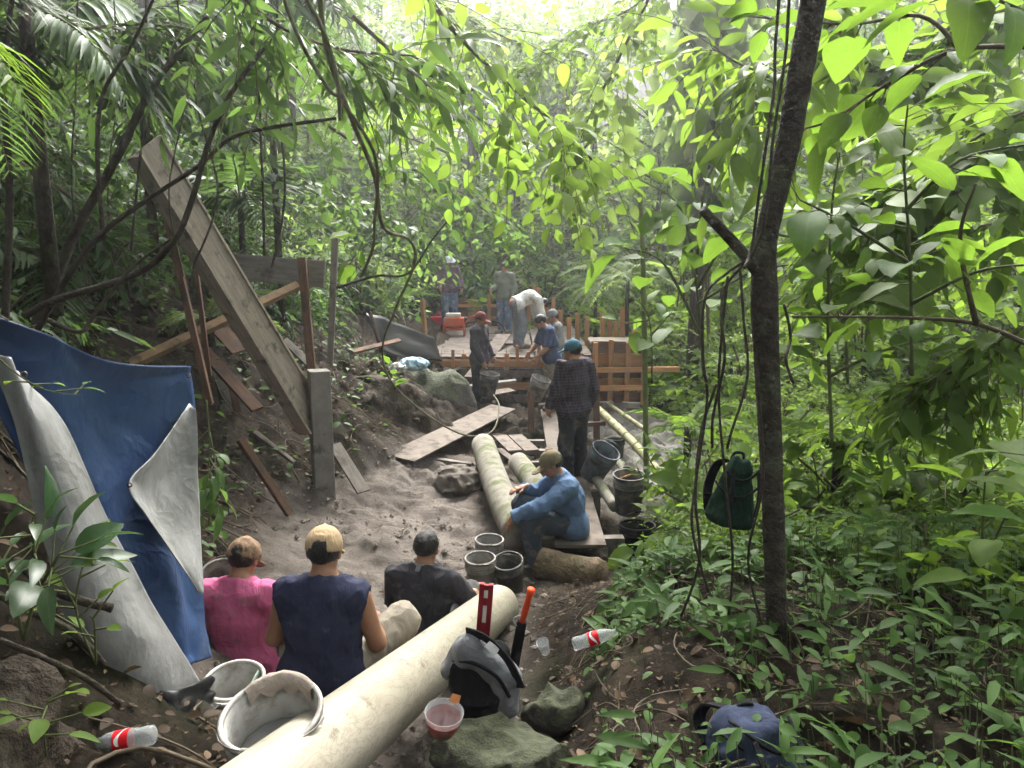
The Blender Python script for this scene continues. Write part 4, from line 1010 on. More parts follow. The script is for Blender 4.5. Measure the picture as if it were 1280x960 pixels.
for k, x in enumerate((-1.5, -1.1, -.45, .1, .5, 1.0)):
    MB().box((x - o0.x, 14.2 - o0.y, .02 + random.uniform(-.05, .05)), (.06, .05, .34), None, .004).build('stake', WOOD_N, dk)
# reinforcement mesh along the front edge
rb = MB()
for k in range(16): rb.tube([(-1.7 + k * .2 - o0.x, 14.12 - o0.y, -.28), (-1.7 + k * .2 - o0.x, 14.1 - o0.y, .16)], .004, 5)
for z in (-.2, -.06, .08): rb.tube([(-1.75 - o0.x, 14.115 - o0.y, z), (1.4 - o0.x, 14.115 - o0.y, z)], .004, 5)
tag(rb.build('rebar_mesh', WIRE, dk), kind='stuff')
# loose boards on and before the deck
plank('loose board lying askew on the left of the deck front', at(548, 470, 13.9), at(602, 440, 15.0), .32, .03, PLY)
plank('plank running from the deck down toward the hooded person', at(590, 472, 13.7), at(630, 418, 16.2), .3, .03, PLY)
plank('low plank lying across the front of the deck', at(560, 486, 13.5), at(645, 476, 13.7), .2, .05, WOOD_G)
plank('pale board bridging to the person with the bucket', at(572, 500, 13.0), at(640, 487, 13.4), .35, .03, PLY)
# back panel of boards
bk = empty('board_fence', at(572, 402, 20.2), 'brown plank fence closing the back of the deck', 'fence'); o0 = bk.location
bx0, bx1 = at(571, 400, 20.3).x, at(672, 400, 20.3).x; n = 7
for k in range(n):
    x = bx0 + (bx1 - bx0) * (k + .5) / n
    MB().box((x - o0.x, .02, .22 + random.uniform(-.03, .03)), ((bx1 - bx0) / n - .015, .03, .74 + random.uniform(-.08, .08)), None, .005).build('board', [WOOD_R, WOOD_N, PLY][k % 3], bk, False, .003)
for k, x in enumerate((bx0 - .05, (bx0 * .6 + bx1 * .4), bx1 + .02)): MB().box((x - o0.x, -.05, .25), (.09, .07, .95), None, .005).build('post', WOOD_N, bk, False, .003)
for z in (.1, .42): MB().beam((bx0 - o0.x, -.02, z), (bx1 - o0.x, -.02, z), .08, .04, (0, -1, 0)).build('rail', WOOD_N, bk)
# row of stakes down the right side
stk = [(661, 362, 405, 20.0), (668, 356, 408, 20.2), (673, 360, 405, 19.6), (684, 378, 415, 19.0), (692, 372, 420, 18.6), (701, 388, 425, 17.8), (711, 397, 428, 17.2), (734, 396, 440, 16.2), (753, 391, 442, 15.6), (778, 384, 444, 15.2), (793, 412, 445, 14.6), (770, 402, 440, 15.0), (654, 372, 404, 20.1), (722, 392, 432, 16.9), (762, 394, 442, 15.4)]
for k, (px, y0, y1, Y) in enumerate(stk):
    a, b_ = at(px, y0, Y), at(px, y1, Y); b_.z = min(b_.z, a.z - .9)
    o = MB().beam(Vector((0, 0, 0)), a - b_, .10, .06, (0, -1, 0), .006).build('formwork_stake', WOOD_N, None, False, .004); o.location = o.location + b_
    nm = ['leftmost', 'second', 'third', 'fourth', 'fifth', 'sixth', 'seventh', 'eighth', 'ninth', 'tenth', 'eleventh', 'twelfth', 'thirteenth', 'fourteenth', 'rightmost'][sorted(q_[0] for q_ in stk).index(px)]
    tag(o, nm + ' upright timber stake, counted from the left, along the right side of the deck', 'stake', 'stakes along the right side of the deck')
# formwork box on the right
fb = empty('formwork_box', at(770, 505, 13.2), 'timber formwork wall of planks and studs right of the people', 'formwork'); o0 = fb.location
xa, xb = at(738, 505, 13.2).x - o0.x, at(806, 505, 13.2).x - o0.x
for k in range(5):
    z = .12 + k * .22
    MB().beam((xa, .06, z), (xb, -.02, z + random.uniform(-.02, .02)), .2, .03, (0, -1, 0)).build('plank', [WOOD_R, WOOD_N][k % 2], fb, False, .003)
for k, x in enumerate((xa + .06, xa + .33, xa + .62, xb - .05)):
    MB().box((x, -.08, .52 + .05 * (k % 2)), (.085, .06, 1.15), Matrix.Rotation(random.uniform(-.03, .03), 3, 'Y'), .005).build('stud', WOOD_N, fb, False, .004)
for z, e in ((.3, .0), (.62, .55)): MB().beam((xa - .1, -.13, z), (xb + e, -.14, z + .02), .09, .045, (0, -1, 0)).build('waler', WOOD_N, fb, False, .004)
MB().box(((xa + xb) / 2, .55, 1.02), (xb - xa - .05, .9, .05), Matrix.Rotation(.03, 3, 'X'), .01).build('fill', mat('rubble_fill', (.17, .145, .118), (.09, .078, .062), 30, .95, bmp=1, bscale=30), fb)
for sx, hgt in ((xa - .05, .0), (xa + .2, .03), (xb - .3, -.02)): MB().box((sx, -.35 + hgt, .06), (.3, .12, .09), Matrix.Rotation(hgt * 9, 3, 'Z'), .006).build('footing_block', WOOD_G, fb)
plank('short timber standing beside the person in plaid', at(745, 470, 11.9), at(746, 560, 11.7), .1, .07, WOOD_R, (0, -1, 0), 'timber', 'timber')
plank('small crosspiece nailed near the formwork foot', at(735, 530, 11.6), at(757, 529, 11.6), .09, .06, WOOD_R, (0, 0, 1), 'timber', 'timber')
# orange machine
ORNG = mat('orange_enamel', (.55, .10, .04), (.42, .07, .03), 6, .45, (.25, .18, .14), .3, 6, .05)
mc = empty('engine_pump', at(568, 418, 17.9), 'small orange engine machine on a tubular stand on the deck', 'machine'); mc.location.z = DZ
MB().box((0, 0, .32), (.48, .36, .2), None, 0).build('body', ORNG, mc, False, .02)
MB().box((-.02, 0, .47), (.34, .26, .1), None, 0).build('fuel_tank', mat('pale_tank', (.55, .5, .42), (.4, .34, .28), 6, .5), mc, False, .02)
MB().lathe([(.001, -.05), (.08, -.05), (.09, 0), (.08, .05), (.001, .05)], 18, Matrix.Translation((.27, 0, .34)) @ Matrix.Rotation(R(90), 4, 'Y')).build('recoil_cover', PLASTIC_K, mc, True)
for sx in (-.24, .24):
    for sy in (-.17, .17): MB().tube([(sx, sy, 0), (sx * .95, sy * .95, .26)], .018, 8).build('leg', ORNG, mc, True)
MB().tube([(-.24, -.17, .14), (.24, -.17, .14), (.24, .17, .14), (-.24, .17, .14), (-.24, -.17, .14)], .014, 8).build('stretcher', ORNG, mc, True)
MB().tube(spline([(.26, -.1, .3), (.45, -.12, .46), (.55, -.1, .3)], 5), .016, 8).build('handle', ORNG, mc, True)
fc = empty('fuel_can', at(546, 398, 19.2), 'red plastic jerrycan on the deck beside the orange machine', 'jerrycan'); fc.location.z = DZ + .0
RED = mat('red_plastic', (.55, .02, .04), (.42, .015, .03), 5, .4)
MB().box((0, 0, .17), (.4, .2, .32), None, 0).build('body', RED, fc, False, .04); MB().lathe([(.03, .32), (.03, .4), (.001, .4)], 14, Matrix.Translation((-.13, 0, 0))).build('cap', PLASTIC_K, fc, True)
MB().tube(spline([(-.06, 0, .33), (.02, 0, .4), (.14, 0, .39), (.17, 0, .32)], 4), .018, 8).build('handle', RED, fc, True)
tag(MB().tube(spline([(mc.location.x + .3, 17.8, DZ + .3), (-.35, 17.6, DZ + .35), (-.15, 17.3, DZ + .04), (-.5, 16.6, DZ + .03), (-.35, 16.1, DZ + .03), (.1, 16.0, DZ + .05), (.2, 15.9, DZ + .35)], 8), .022, 8).build('hose', PLASTIC_K, None, True), 'black hose looping from the orange machine over the deck', 'hose')
# blue bag and litter by the boulder
BAGB = mat('pale_blue_plastic', (.25, .45, .6), (.4, .5, .55), 8, .4)
def lump(name, label, cat, c, r, mt, h=.012, fr=.25, nf=6, fl=0, boxy=False, top=None):
    c = Vector(c); r = np.array(r, float); base = (lambda P: s_box(P + .25 * r.min() * np.stack([fbm(P + 9, 5, 2), fbm(P + 5, 5, 2), fbm(P + 2, 4, 2)], -1), (0, 0, 0), r, r.min() * .3)) if boxy else (lambda P: s_ell(P, (0, 0, 0), r))
    V_, F_, _ = sdf_mesh(name, lambda P: (np.maximum(base(P), P[..., 2] - top) if top else base(P)) + fr * r.min() * (np.abs(fbm(P + fl * 3.1, nf, 3)) - .4), -r * 1.3, r * 1.3, h, None)
    o = link(name, np_mesh(name, V_, F_, mt)); o.location = c; return tag(o, label, cat)
q = at(518, 455, 11.9); lump('plastic_bag', 'crumpled pale blue plastic bag on the bank above the boulder', 'bag', (q.x, q.y, q.z), (.22, .14, .1), BAGB, .014, .5, 9, 1)
q = at(497, 460, 11.5); lump('plastic_bag', 'small crumpled white plastic bag on the bank left of the blue one', 'bag', (q.x, q.y, q.z), (.12, .09, .08), PLASTIC_W, .012, .5, 11, 2)

# ---- rocks
m = bpy.data.materials.new('mossy_rock'); t, out = nodes(m)
c = ramp(t, noise(t, 3, 8, .7), [(.3, (.028, .025, .021)), (.55, (.062, .055, .046)), (.75, (.11, .098, .082))])
g = t.nodes.new('ShaderNodeNewGeometry'); sx = t.nodes.new('ShaderNodeSeparateXYZ'); t.links.new(g.outputs['Normal'], sx.inputs[0])
ad = N(t, 'ShaderNodeMath', operation='ADD'); t.links.new(sx.outputs[2], ad.inputs[0]); t.links.new(noise(t, 3.5, 6, .7), ad.inputs[1])
f = ramp(t, ad.outputs[0], [(.85, (0, 0, 0)), (1.35, (.8, .8, .8))]); c = mixc(t, f, c, ramp(t, noise(t, 30, 4), [(.35, (.022, .03, .01)), (.65, (.06, .07, .024))]))
p = N(t, 'ShaderNodeBsdfPrincipled', Roughness=.9); t.links.new(c, p.inputs['Base Color']); t.links.new(bump(t, noise(t, 22, 7, .7), .9, .03), p.inputs['Normal']); t.links.new(p.outputs[0], out.inputs[0]); ROCK = m
q = at(538, 535, 11.0); lump('boulder', 'large mossy boulder beside the wide tilted board', 'boulder', (-1.38, 12.35, -.95), (.85, .65, .66), ROCK, .035, .35, 1.1, 4)
q = at(440, 560, 10.2); lump('boulder', 'low earthy rock ledge behind the concrete post', 'boulder', (-2.35, 10.7, -.7), (1.1, .75, .48), mat('earthy_ledge', (.06, .047, .034), (.022, .018, .013), 5, .95, (.1, .085, .068), .3, 3, 1.0, 20, bdist=.04), .035, .5, 1.6, 9)
q = at(620, 905, 2.45); lump('stone_slab', 'mossy flat stone beside the white pipe in front of the grey backpack', 'stone', (.02 + q.x * 1, 2.5, q.z - .16), (.23, .15, .14), ROCK, .009, .4, 5, 5, False, .06)
q = at(690, 850, 2.9); lump('stone_slab', 'dark flat stone behind the mossy one', 'stone', (q.x, q.y, q.z - .12), (.12, .09, .1), ROCK, .009, .5, 6, 6, False, .045)
q = at(25, 880, 2.0); lump('rock', 'dark rock at the foot of the leafy bank below the tarp', 'rock', (q.x - .1, q.y, q.z - .2), (.2, .26, .28), MATS['earthy_ledge'], .016, .4, 3.5, 7)
q = at(572, 592, 9.0); lump('mud_heap', 'heap of wet grey mud in front of the wide tilted board', 'mud', (q.x, 9.0, gz(q.x, 9.0) + .0), (.4, .3, .17), mat('grey_mud', (.14, .12, .1), (.085, .072, .06), 8, .85, bmp=.9, bscale=24), .014, .45, 5, 3)

# ---- bags
def bag(name, label, loc, rotz, main, trim, sz=(.15, .1, .2), folds=.03, kind=0, taper=.35):
    root = empty(name, loc, label, 'backpack', None, rotz); a, b_, c_ = sz
    body = lambda P_: (lambda P: smin(s_box(P, (0, 0, c_ * .95), (a, b_, c_), .06), s_box(P, (0, -b_ * 1.0, c_ * .62), (a * .8, b_ * .45, c_ * .55), .04), .03) + folds * (np.abs(fbm(P + kind * 2.3, 7, 3)) - .35))(P_ * np.stack([1 + taper * np.clip(P_[..., 2] / (2 * c_), 0, 1.2) ** 2, 1 + .5 * taper * np.clip(P_[..., 2] / (2 * c_), 0, 1.2), np.ones(P_.shape[:-1])], -1))
    V_, F_, _ = sdf_mesh('body', body, (-a * 1.4, -b_ * 1.9, -.08), (a * 1.4, b_ * 1.4, c_ * 2.2), .008, None)
    link('body', np_mesh('body', V_, F_, main), root)
    for z, ww in ((c_ * 1.15, 1.0), (c_ * 1.62, .8)):
        pts = [(a * ww * 1.02 * math.cos(u), -b_ * 1.06 * math.sin(u) - .004, z + .03 * math.sin(u * 2 + kind)) for u in np.linspace(.15, math.pi - .15, 16)]
        MB().tube(pts, .006, 6).build('zip', trim, root, True)
    for s in (-1, 1):
        sp_ = spline([(s * a * .35, b_ * .75, c_ * 1.75), (s * a * .6, b_ * 1.35, c_ * 1.5), (s * a * .75, b_ * 1.5, c_ * .8), (s * a * .7, b_ * .9, c_ * .2)], 6); st_ = MB().add(*ribbon(sp_, .045, .009, (1, 0, 0))).build('strap', trim, root, False, .002)
        MB().box(sp_[14], (.04, .014, .03)).build('buckle', PLASTIC_K, st_, False, .003)
        fp = spline([(s * a * .55, -b_ * .95, c_ * 1.7), (s * a * .6, -b_ * 1.5, c_ * 1.1), (s * a * .6, -b_ * 1.52, c_ * .5)], 5); MB().add(*ribbon(fp, .018, .005, (1, 0, 0))).build('webbing', trim, root)
    MB().tube(spline([(-.03, b_ * .5, c_ * 1.8), (-.02, b_ * .5, c_ * 2.0), (.02, b_ * .5, c_ * 2.0), (.03, b_ * .5, c_ * 1.8)], 5), .007, 6).build('top_loop', trim, root, True)
    return root
GBAG = cloth('grey_canvas', (.16, .165, .17), (.27, .26, .25), .3); KBAG = cloth('black_canvas', (.012, .012, .014), (.05, .05, .05), .2)
DGREEN = cloth('dark_green_canvas', (.008, .026, .015), (.014, .034, .02), .2); BBAG = cloth('slate_blue_canvas', (.035, .045, .08), (.10, .115, .16), .25)
q = at(600, 880, 2.85)
# the grey bag: a slouched black lower half with a grey folded top
gb = empty('backpack', q, 'slouched grey and black backpack leaning against the white pipe', 'backpack')
f1 = lambda P: smin(s_box(P, (0, 0, .1), (.115, .1, .14), .05), s_box(P, (.05, 0, .05), (.09, .1, .08), .05), .04) + .03 * (np.abs(fbm(P + 3, 8, 3)) - .35)
V_, F_, _ = sdf_mesh('body', f1, (-.2, -.2, -.1), (.22, .2, .32), .008, None); link('body', np_mesh('body', V_, F_, KBAG), gb)
f2 = lambda P: smin(s_cone(P, (-.115, -.02, .17), (-.03, -.05, .27), .045, .06), smin(s_cone(P, (-.03, -.05, .27), (.1, -.06, .16), .062, .06), s_cone(P, (.1, -.06, .16), (.105, -.05, .03), .06, .05), .03), .03) - .012 * np.abs(fbm(P + 2, 11, 3)) + .004
V_, F_, _ = sdf_mesh('top', f2, (-.25, -.2, -.06), (.24, .16, .4), .0075, None); tp_ = link('top', np_mesh('top', V_, F_, GBAG), gb)
MB().tube(spline([(-.1, -.07, .23), (-.02, -.12, .25), (.07, -.13, .2), (.12, -.125, .11)], 6), .008, 6).build('zip', KBAG, tp_, True)
MB().add(*ribbon(spline([(-.05, -.04, .34), (.03, -.09, .335), (.115, -.12, .26), (.165, -.11, .14)], 6), .036, .008, (.6, -.5, .6))).build('strap', KBAG, tp_, False, .002)
MB().beam((.035, -.11, .325), (.075, -.12, .295), .03, .006, (0, -1, .6)).build('patch', mat('pale_patch', (.6, .6, .58), (.5, .5, .48)), tp_)
q = at(910, 655, 3.35)
hb = bag('backpack', 'dark green backpack hanging from the lianas beside the trunk', (q.x, 3.35, q.z), R(8), DGREEN, KBAG, (.108, .07, .165), .022, 1, 1.3)
hb.rotation_euler = (R(4), R(7), R(8))
q = at(938, 1010, 2.2)
b2 = bag('backpack', 'slate blue backpack lying among the ground plants in the foreground', (q.x, 2.2, gz(q.x, 2.2) - .03), R(10), BBAG, KBAG, (.13, .12, .085), .022, 2); b2.rotation_euler = (R(-6), R(3), R(14))
# small dark bag farther back
q = at(925, 722, 4.6); bag('backpack', 'small dark bag hanging low among the stems behind the trunk', (q.x, 4.6, q.z), 0, KBAG, KBAG, (.055, .05, .075), .015, 3)

# ---- level and machete
q = at(604, 790, 3.05); lv = empty('spirit_level', q, 'small red spirit level standing on end against the backpack', 'spirit level'); lv.rotation_euler = (R(-4), R(4), R(-6))
RLV = mat('red_aluminium', (.2, .014, .02), (.15, .01, .016), 5, .35, metal=.2)
for sx in (-.019, .019): MB().box((sx, 0, .09), (.02, .026, .25), None, 0).build('rail', RLV, lv, False, .001)
for z, hh in ((.005, .075), (.137, .03), (.2, .022)): MB().box((0, 0, z), (.022, .022, hh), None, 0).build('web', RLV, lv, False, .001)
for z, hh in ((.083, .078), (.17, .035)): MB().box((0, .002, z), (.024, .012, hh), None, 0).build('vial_window', mat('vial', (.75, .75, .66), (.6, .6, .5), 5, .25), lv)
q = at(641, 818, 3.35); mcx = empty('machete', q, 'machete with orange handle standing in a black sheath', 'machete')
tip = at(664, 737, 3.2) - q; mid = Vector((0, 0, 0)).lerp(tip, .52)
MB().beam((0, 0, -.08), mid, .045, .02, (0, -1, 0)).build('sheath', KBAG, mcx, False, .004)
MB().tube([mid, mid.lerp(tip, .35), mid.lerp(tip, .8), tip], [.013, .015, .014, .019], 10).build('handle', mat('orange_grip', (.72, .085, .02), (.6, .06, .015), 6, .45), mcx, True)
MB().tube(spline([mid + Vector((-.025, 0, -.02)), mid + Vector((-.04, -.01, .02)), mid + Vector((0, -.01, .04))], 4), .004, 6).build('cord', mat('white_cord', (.6, .6, .56)), mcx)
MB().beam(Vector((0, -.012, .005)), Vector((.004, -.012, .02)), .022, .004, (0, -1, 0)).build('tag', mat('tag_tan', (.45, .36, .22)), mcx)

# ---- bottles, cup, bowl
m = bpy.data.materials.new('clear_plastic'); t, out = nodes(m)
gl = N(t, 'ShaderNodeBsdfGlass', Roughness=.12, IOR=1.15); tr = t.nodes.new('ShaderNodeBsdfTransparent'); df = N(t, 'ShaderNodeBsdfDiffuse'); df.inputs[0].default_value = (.6, .62, .62, 1)
m1 = t.nodes.new('ShaderNodeMixShader'); m1.inputs[0].default_value = .45; t.links.new(gl.outputs[0], m1.inputs[1]); t.links.new(tr.outputs[0], m1.inputs[2])
m2 = t.nodes.new('ShaderNodeMixShader'); m2.inputs[0].default_value = .3; t.links.new(m1.outputs[0], m2.inputs[1]); t.links.new(df.outputs[0], m2.inputs[2]); t.links.new(m2.outputs[0], out.inputs[0]); PET = m
LBL = mat('red_label', (.62, .015, .02), (.52, .01, .015), 5, .4, bmp=0); WHT = mat('white_print', (.8, .8, .78), (.75, .75, .73), 5, .5, bmp=0)
def bottle(label, loc, direction, s=1.0, cap=RED):
    root = empty('plastic_bottle', loc, label, 'bottle'); root.rotation_mode = 'QUATERNION'; root.rotation_quaternion = Vector(direction).to_track_quat('Z', 'Y')
    P = [(.001, .004), (.026, 0), (.033, .008), (.034, .03), (.031, .05), (.034, .075), (.034, .14), (.032, .16), (.026, .185), (.014, .21), (.013, .225)]
    P = [(a * s, b * s) for a, b in P]; MB().lathe(P, 24).build('body', PET, root, True)
    lb = MB().lathe([(.0352 * s, .082 * s), (.0356 * s, .1 * s), (.0352 * s, .135 * s)], 24).build('label_band', LBL, root, True)
    V = []; F = []
    for k in range(40):
        u = 2 * math.pi * k / 40 * .98; z = .108 + .012 * math.sin(u * 2 + .6); hw = .0045 * (1 + .6 * math.sin(u * 3))
        for dz in (-hw, hw): V.append((.0362 * s * math.cos(u), .0362 * s * math.sin(u), (z + dz) * s))
    for k in range(39): F.append((2 * k, 2 * k + 2, 2 * k + 3, 2 * k + 1))
    MB().add(V, F).build('white_wave', WHT, lb, True)
    if cap: MB().lathe([(.001, .232 * s), (.0145 * s, .232 * s), (.015 * s, .215 * s), (.0145 * s, .212 * s)], 18).build('cap', cap, root, True)
    return root
q = at(194, 918, 2.2); q.z = max(q.z, gz(q.x, q.y) + .045)
bottle('empty clear bottle with red label and red cap on the dark soil below the tarp', q, (-1, -.12, -.12), .9)
q = at(716, 806, 3.05); q.z = max(q.z, gz(q.x, q.y) + .045)
bottle('crushed clear bottle with red label lying on the leaf litter right of the machete', q, (1, .1, .28), .85, None)
q = at(682, 815, 3.0); cp = empty('plastic_cup', (q.x, q.y, q.z), 'small clear plastic cup on the litter beside the machete', 'cup'); cp.rotation_euler = (R(20), R(-15), 0)
MB().lathe([(.001, .002), (.019, 0), (.026, .06), (.0275, .062), (.025, .06), (.018, .004)], 20).build('wall', PET, cp, True)
q = at(553, 915, 2.35); bw = empty('cut_bottle_bowl', (q.x, q.y, q.z), 'red and white scoop cut from a plastic jug beside the pipe', 'scoop'); bw.rotation_euler = (R(10), R(6), 0)
MB().lathe([(.001, 0), (.04, .002), (.058, .045), (.062, .062)], 28).build('base', mat('dull_red_plastic', (.33, .06, .05), (.25, .05, .04), 9, .4, (.4, .36, .32), .3), bw, True)
MB().lathe([(.0621, .062), (.066, .085), (.064, .086), (.056, .04), (.04, .012), (.001, .01)], 28).build('rim_wall', PET, bw, True)
MB().add([(.01, .05, .085), (.045, .045, .085), (.05, .055, .11), (.02, .065, .108)], [(0, 1, 2, 3)]).build('torn_flap', mat('orange_flap', (.6, .25, .1)), bw)
# ---- bamboo rails and poles on the right
BAMB = mat('bamboo', (.3, .275, .17), (.2, .19, .1), 4, .7, (.11, .115, .05), .45, 4, .2, 40)
def pole(name, label, pts, rad, mt, cat='pole', nodes_=True):
    root = empty(name, pts[0], label, cat); q = [Vector(p) - Vector(pts[0]) for p in pts]; sp = spline(q, 8)
    MB().tube(sp, [rad * (1 - .15 * k / len(sp)) for k in range(len(sp))], 14).build('culm', mt, root, True)
    if nodes_:
        L = sum((b - a).length for a, b in zip(sp[:-1], sp[1:])); k = 0; acc = 0
        for a, b in zip(sp[:-1], sp[1:]):
            acc += (b - a).length
            if acc > .3:
                acc = 0; d = (b - a).normalized(); MB().tube([b - d * .01, b, b + d * .01], [rad * .9, rad * 1.12, rad * .9], 14).build('node', mt, root, True)
    return root
pole('bamboo_rail', 'thick bamboo rail lying right of the walkway, nearest it', [at(748, 512, 12.2), at(790, 552, 10.0), at(842, 612, 8.2)], .062, BAMB)
pole('bamboo_rail', 'thin bamboo rail lying beyond the thick one', [at(760, 505, 12.8), at(808, 538, 11.2)], .04, BAMB)
pole('bamboo_rail', 'mossy pole lying on the ground right of the seated person', [at(740, 590, 8.6), at(768, 634, 7.4)], .06, MOSSY, nodes_=False)
pole('bamboo_rail', 'short mossy pole lying beside the green bucket', [at(762, 560, 9.6), at(800, 622, 8.0)], .045, MOSSY, nodes_=False)
pole('bamboo_pole', 'slender green bamboo pole standing upright right of the formwork', [at(808, 612, 8.1), at(806, 450, 8.1), at(803, 300, 8.15), at(800, 240, 8.2)], .03, mat('green_bamboo', (.15, .17, .07), (.09, .11, .04), 4, .5, (.2, .18, .1), .3))
pole('plastic_conduit', 'thin pale pole sloping down behind the tree trunk', [at(978, 706, 4.6), at(1028, 748, 4.4)], .022, BAMB, nodes_=False)
pole('plastic_conduit', 'pale fallen stick behind the hanging green backpack', [at(870, 712, 5.2), at(950, 742, 4.7)], .02, BAMB, nodes_=False)
# ================================================================== leaves and plants
LM = dict(
  bright=leaf_mat('bright_leaf', (.022, .058, .008), (.042, .10, .013), (.085, .155, .022), (.165, .29, .028), .46, .6, True, .13),
  mid=leaf_mat('mid_leaf', (.025, .06, .012), (.045, .10, .022), (.08, .15, .035), (.12, .21, .04), .42, .55, spec=.14),
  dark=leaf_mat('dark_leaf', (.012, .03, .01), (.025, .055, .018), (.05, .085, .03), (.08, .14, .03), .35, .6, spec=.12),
  pale=leaf_mat('pale_leaf', (.06, .105, .032), (.1, .155, .052), (.16, .21, .08), (.28, .39, .09), .46, .6, spec=.13),
  lime=leaf_mat('lime_leaf', (.045, .095, .014), (.08, .15, .022), (.135, .205, .04), (.21, .335, .036), .47, .6, spec=.13),
  cream=leaf_mat('vine_leaf', (.035, .08, .03), (.06, .11, .04), (.32, .29, .2), (.3, .42, .13), .55, .6, spec=.15),
  dead=leaf_mat('dead_leaf', (.022, .014, .009), (.05, .031, .018), (.12, .08, .045), (.08, .05, .022), .2, .7, spec=.15),
  darkbig=leaf_mat('dark_broad_leaf', (.012, .035, .012), (.022, .055, .018), (.04, .085, .028), (.06, .12, .03), .35, .35, True))  # last entry: darker, glossier broad leaf
TWIG = mat('twig', (.12, .095, .065), (.06, .048, .034), 12, .9)
GTWIG = mat('green_twig', (.10, .115, .045), (.06, .07, .03), 12, .8)

def leaf_tpl(rows, wid, fold=.12, droop=.25, wave=0.0):
    """rows: t along the blade; wid(t): half width; blade along +Y, face +Z, length 1"""
    V = []; uv = []
    for k, tt in enumerate(rows):
        w_ = wid(tt)
        for s in (-1, 0, 1):
            V.append((s * w_, tt, -droop * tt * tt + abs(s) * fold * w_ * 2 + (wave * math.sin(k * 2.1 + s) if s else 0))); uv.append((.5 + s * .5, tt))
    F = []
    for k in range(len(rows) - 1):
        a = k * 3
        F += [(a, a + 1, a + 4, a + 3), (a + 1, a + 2, a + 5, a + 4)]
    return np.array(V), np.array(F), np.array(uv)
ov = lambda m_, p=.8: (lambda t: max(.004, m_ * (math.sin(math.pi * t ** p)) ** .8))
T_OV = leaf_tpl([0, .12, .32, .58, .82, 1], ov(.30)); T_BIG = leaf_tpl([0, .05, .15, .28, .42, .56, .7, .83, .93, 1], ov(.29, .85), .15, .3, .012)
T_LAN = leaf_tpl([0, .25, .6, 1], ov(.12, .8), .1, .35); T_LANB = leaf_tpl([0, .1, .3, .5, .72, .9, 1], ov(.17, .8), .14, .4, .01)
T_PALM = leaf_tpl([0, .2, .55, 1], ov(.055, .8), .1, .4)
T_HRT = leaf_tpl([-.12, .02, .2, .45, .75, 1], lambda t: max(.004, {-.12: .16, .02: .36, .2: .40, .45: .31, .75: .15}.get(t, .004)), .1, .3)
T_SIM = (np.array([(0, 0, 0), (.26, .42, .03), (0, 1, -.18), (-.26, .42, .03), (0, .5, -.06)]), np.array([(0, 1, 2, 4), (0, 4, 2, 3)]), None)

def unit(A): return A / (np.linalg.norm(A, axis=-1, keepdims=True) + 1e-9)
def scatter(tpl, pos, d, nn, size, wsc=None):
    """a copy of the blade at every pos, along d, facing nn"""
    Vt, Ft = tpl[0], tpl[1]; d = unit(d); x = unit(np.cross(d, nn)); z = np.cross(x, d); n = len(pos)
    wsc = np.ones(n) if wsc is None else wsc
    L = Vt[None] * size[:, None, None]; 
    V = pos[:, None] + L[..., 0:1] * (x * wsc[:, None])[:, None] + L[..., 1:2] * d[:, None] + L[..., 2:3] * z[:, None]
    F = Ft[None] + (np.arange(n) * len(Vt))[:, None, None]
    uv = np.tile(tpl[2], (n, 1)) if tpl[2] is not None else None
    return V.reshape(-1, 3), F.reshape(-1, 4), uv
def rdir(n, up=.0):
    v = rng.normal(size=(n, 3)); v[:, 2] += up; return unit(v)
def cat_mesh(name, parts, mats):
    """parts: (V, F, material index)"""
    Vs, Fs, mi, b = [], [], [], 0
    for V, F, k in parts: Vs.append(V); Fs.append(F + b); mi.append(np.full(len(F), k)); b += len(V)
    return np_mesh(name, np.concatenate(Vs), np.concatenate(Fs), mats, True, None, np.concatenate(mi))
def tubes_np(paths, rads, n=5):
    mb = MB()
    for p_, r_ in zip(paths, rads): mb.tube(p_, r_, n, False)
    return np.array([tuple(v) for v in mb.v]).reshape(-1, 3), np.array(mb.f).reshape(-1, 4)

def spray(n, length, size, tpl, droop=.3, wob=.3, seed=0):
    """a leafy twig along +Y: leaves to both sides; returns leaf arrays and the twig path"""
    g = np.random.default_rng(seed); tt = (np.arange(n) + .6) / n; pos = np.stack([.04 * length * np.sin(tt * 5 + seed), tt * length, -droop * length * tt ** 2], -1)
    sd = np.where(np.arange(n) % 2 == 0, 1.0, -1.0)
    d = np.stack([sd * (.9 + .2 * g.normal(size=n)), .75 + .3 * g.normal(size=n), -.25 + .25 * g.normal(size=n)], -1); d[-1] = (0, 1, -.4)
    nn = np.stack([wob * g.normal(size=n), wob * g.normal(size=n), np.ones(n)], -1)
    sz = size * (.45 + .9 * g.random(n) ** 1.3) * (1 - .25 * np.abs(tt - .5))
    return pos, d, nn, sz
def place(arr, R3, off, s=1.0):
    pos, d, nn, sz = arr; return pos @ R3.T * s + off, d @ R3.T, nn @ R3.T, sz * s
def frame_from(d, up=(0, 0, 1), roll=0.0):
    y = nrm(d); x = nrm(np.cross(y, np.array(up, float) + 1e-4)); z = np.cross(x, y); M_ = np.stack([x, y, z], 1)
    c, s = math.cos(roll), math.sin(roll); return M_ @ np.array([[c, 0, s], [0, 1, 0], [-s, 0, c]])

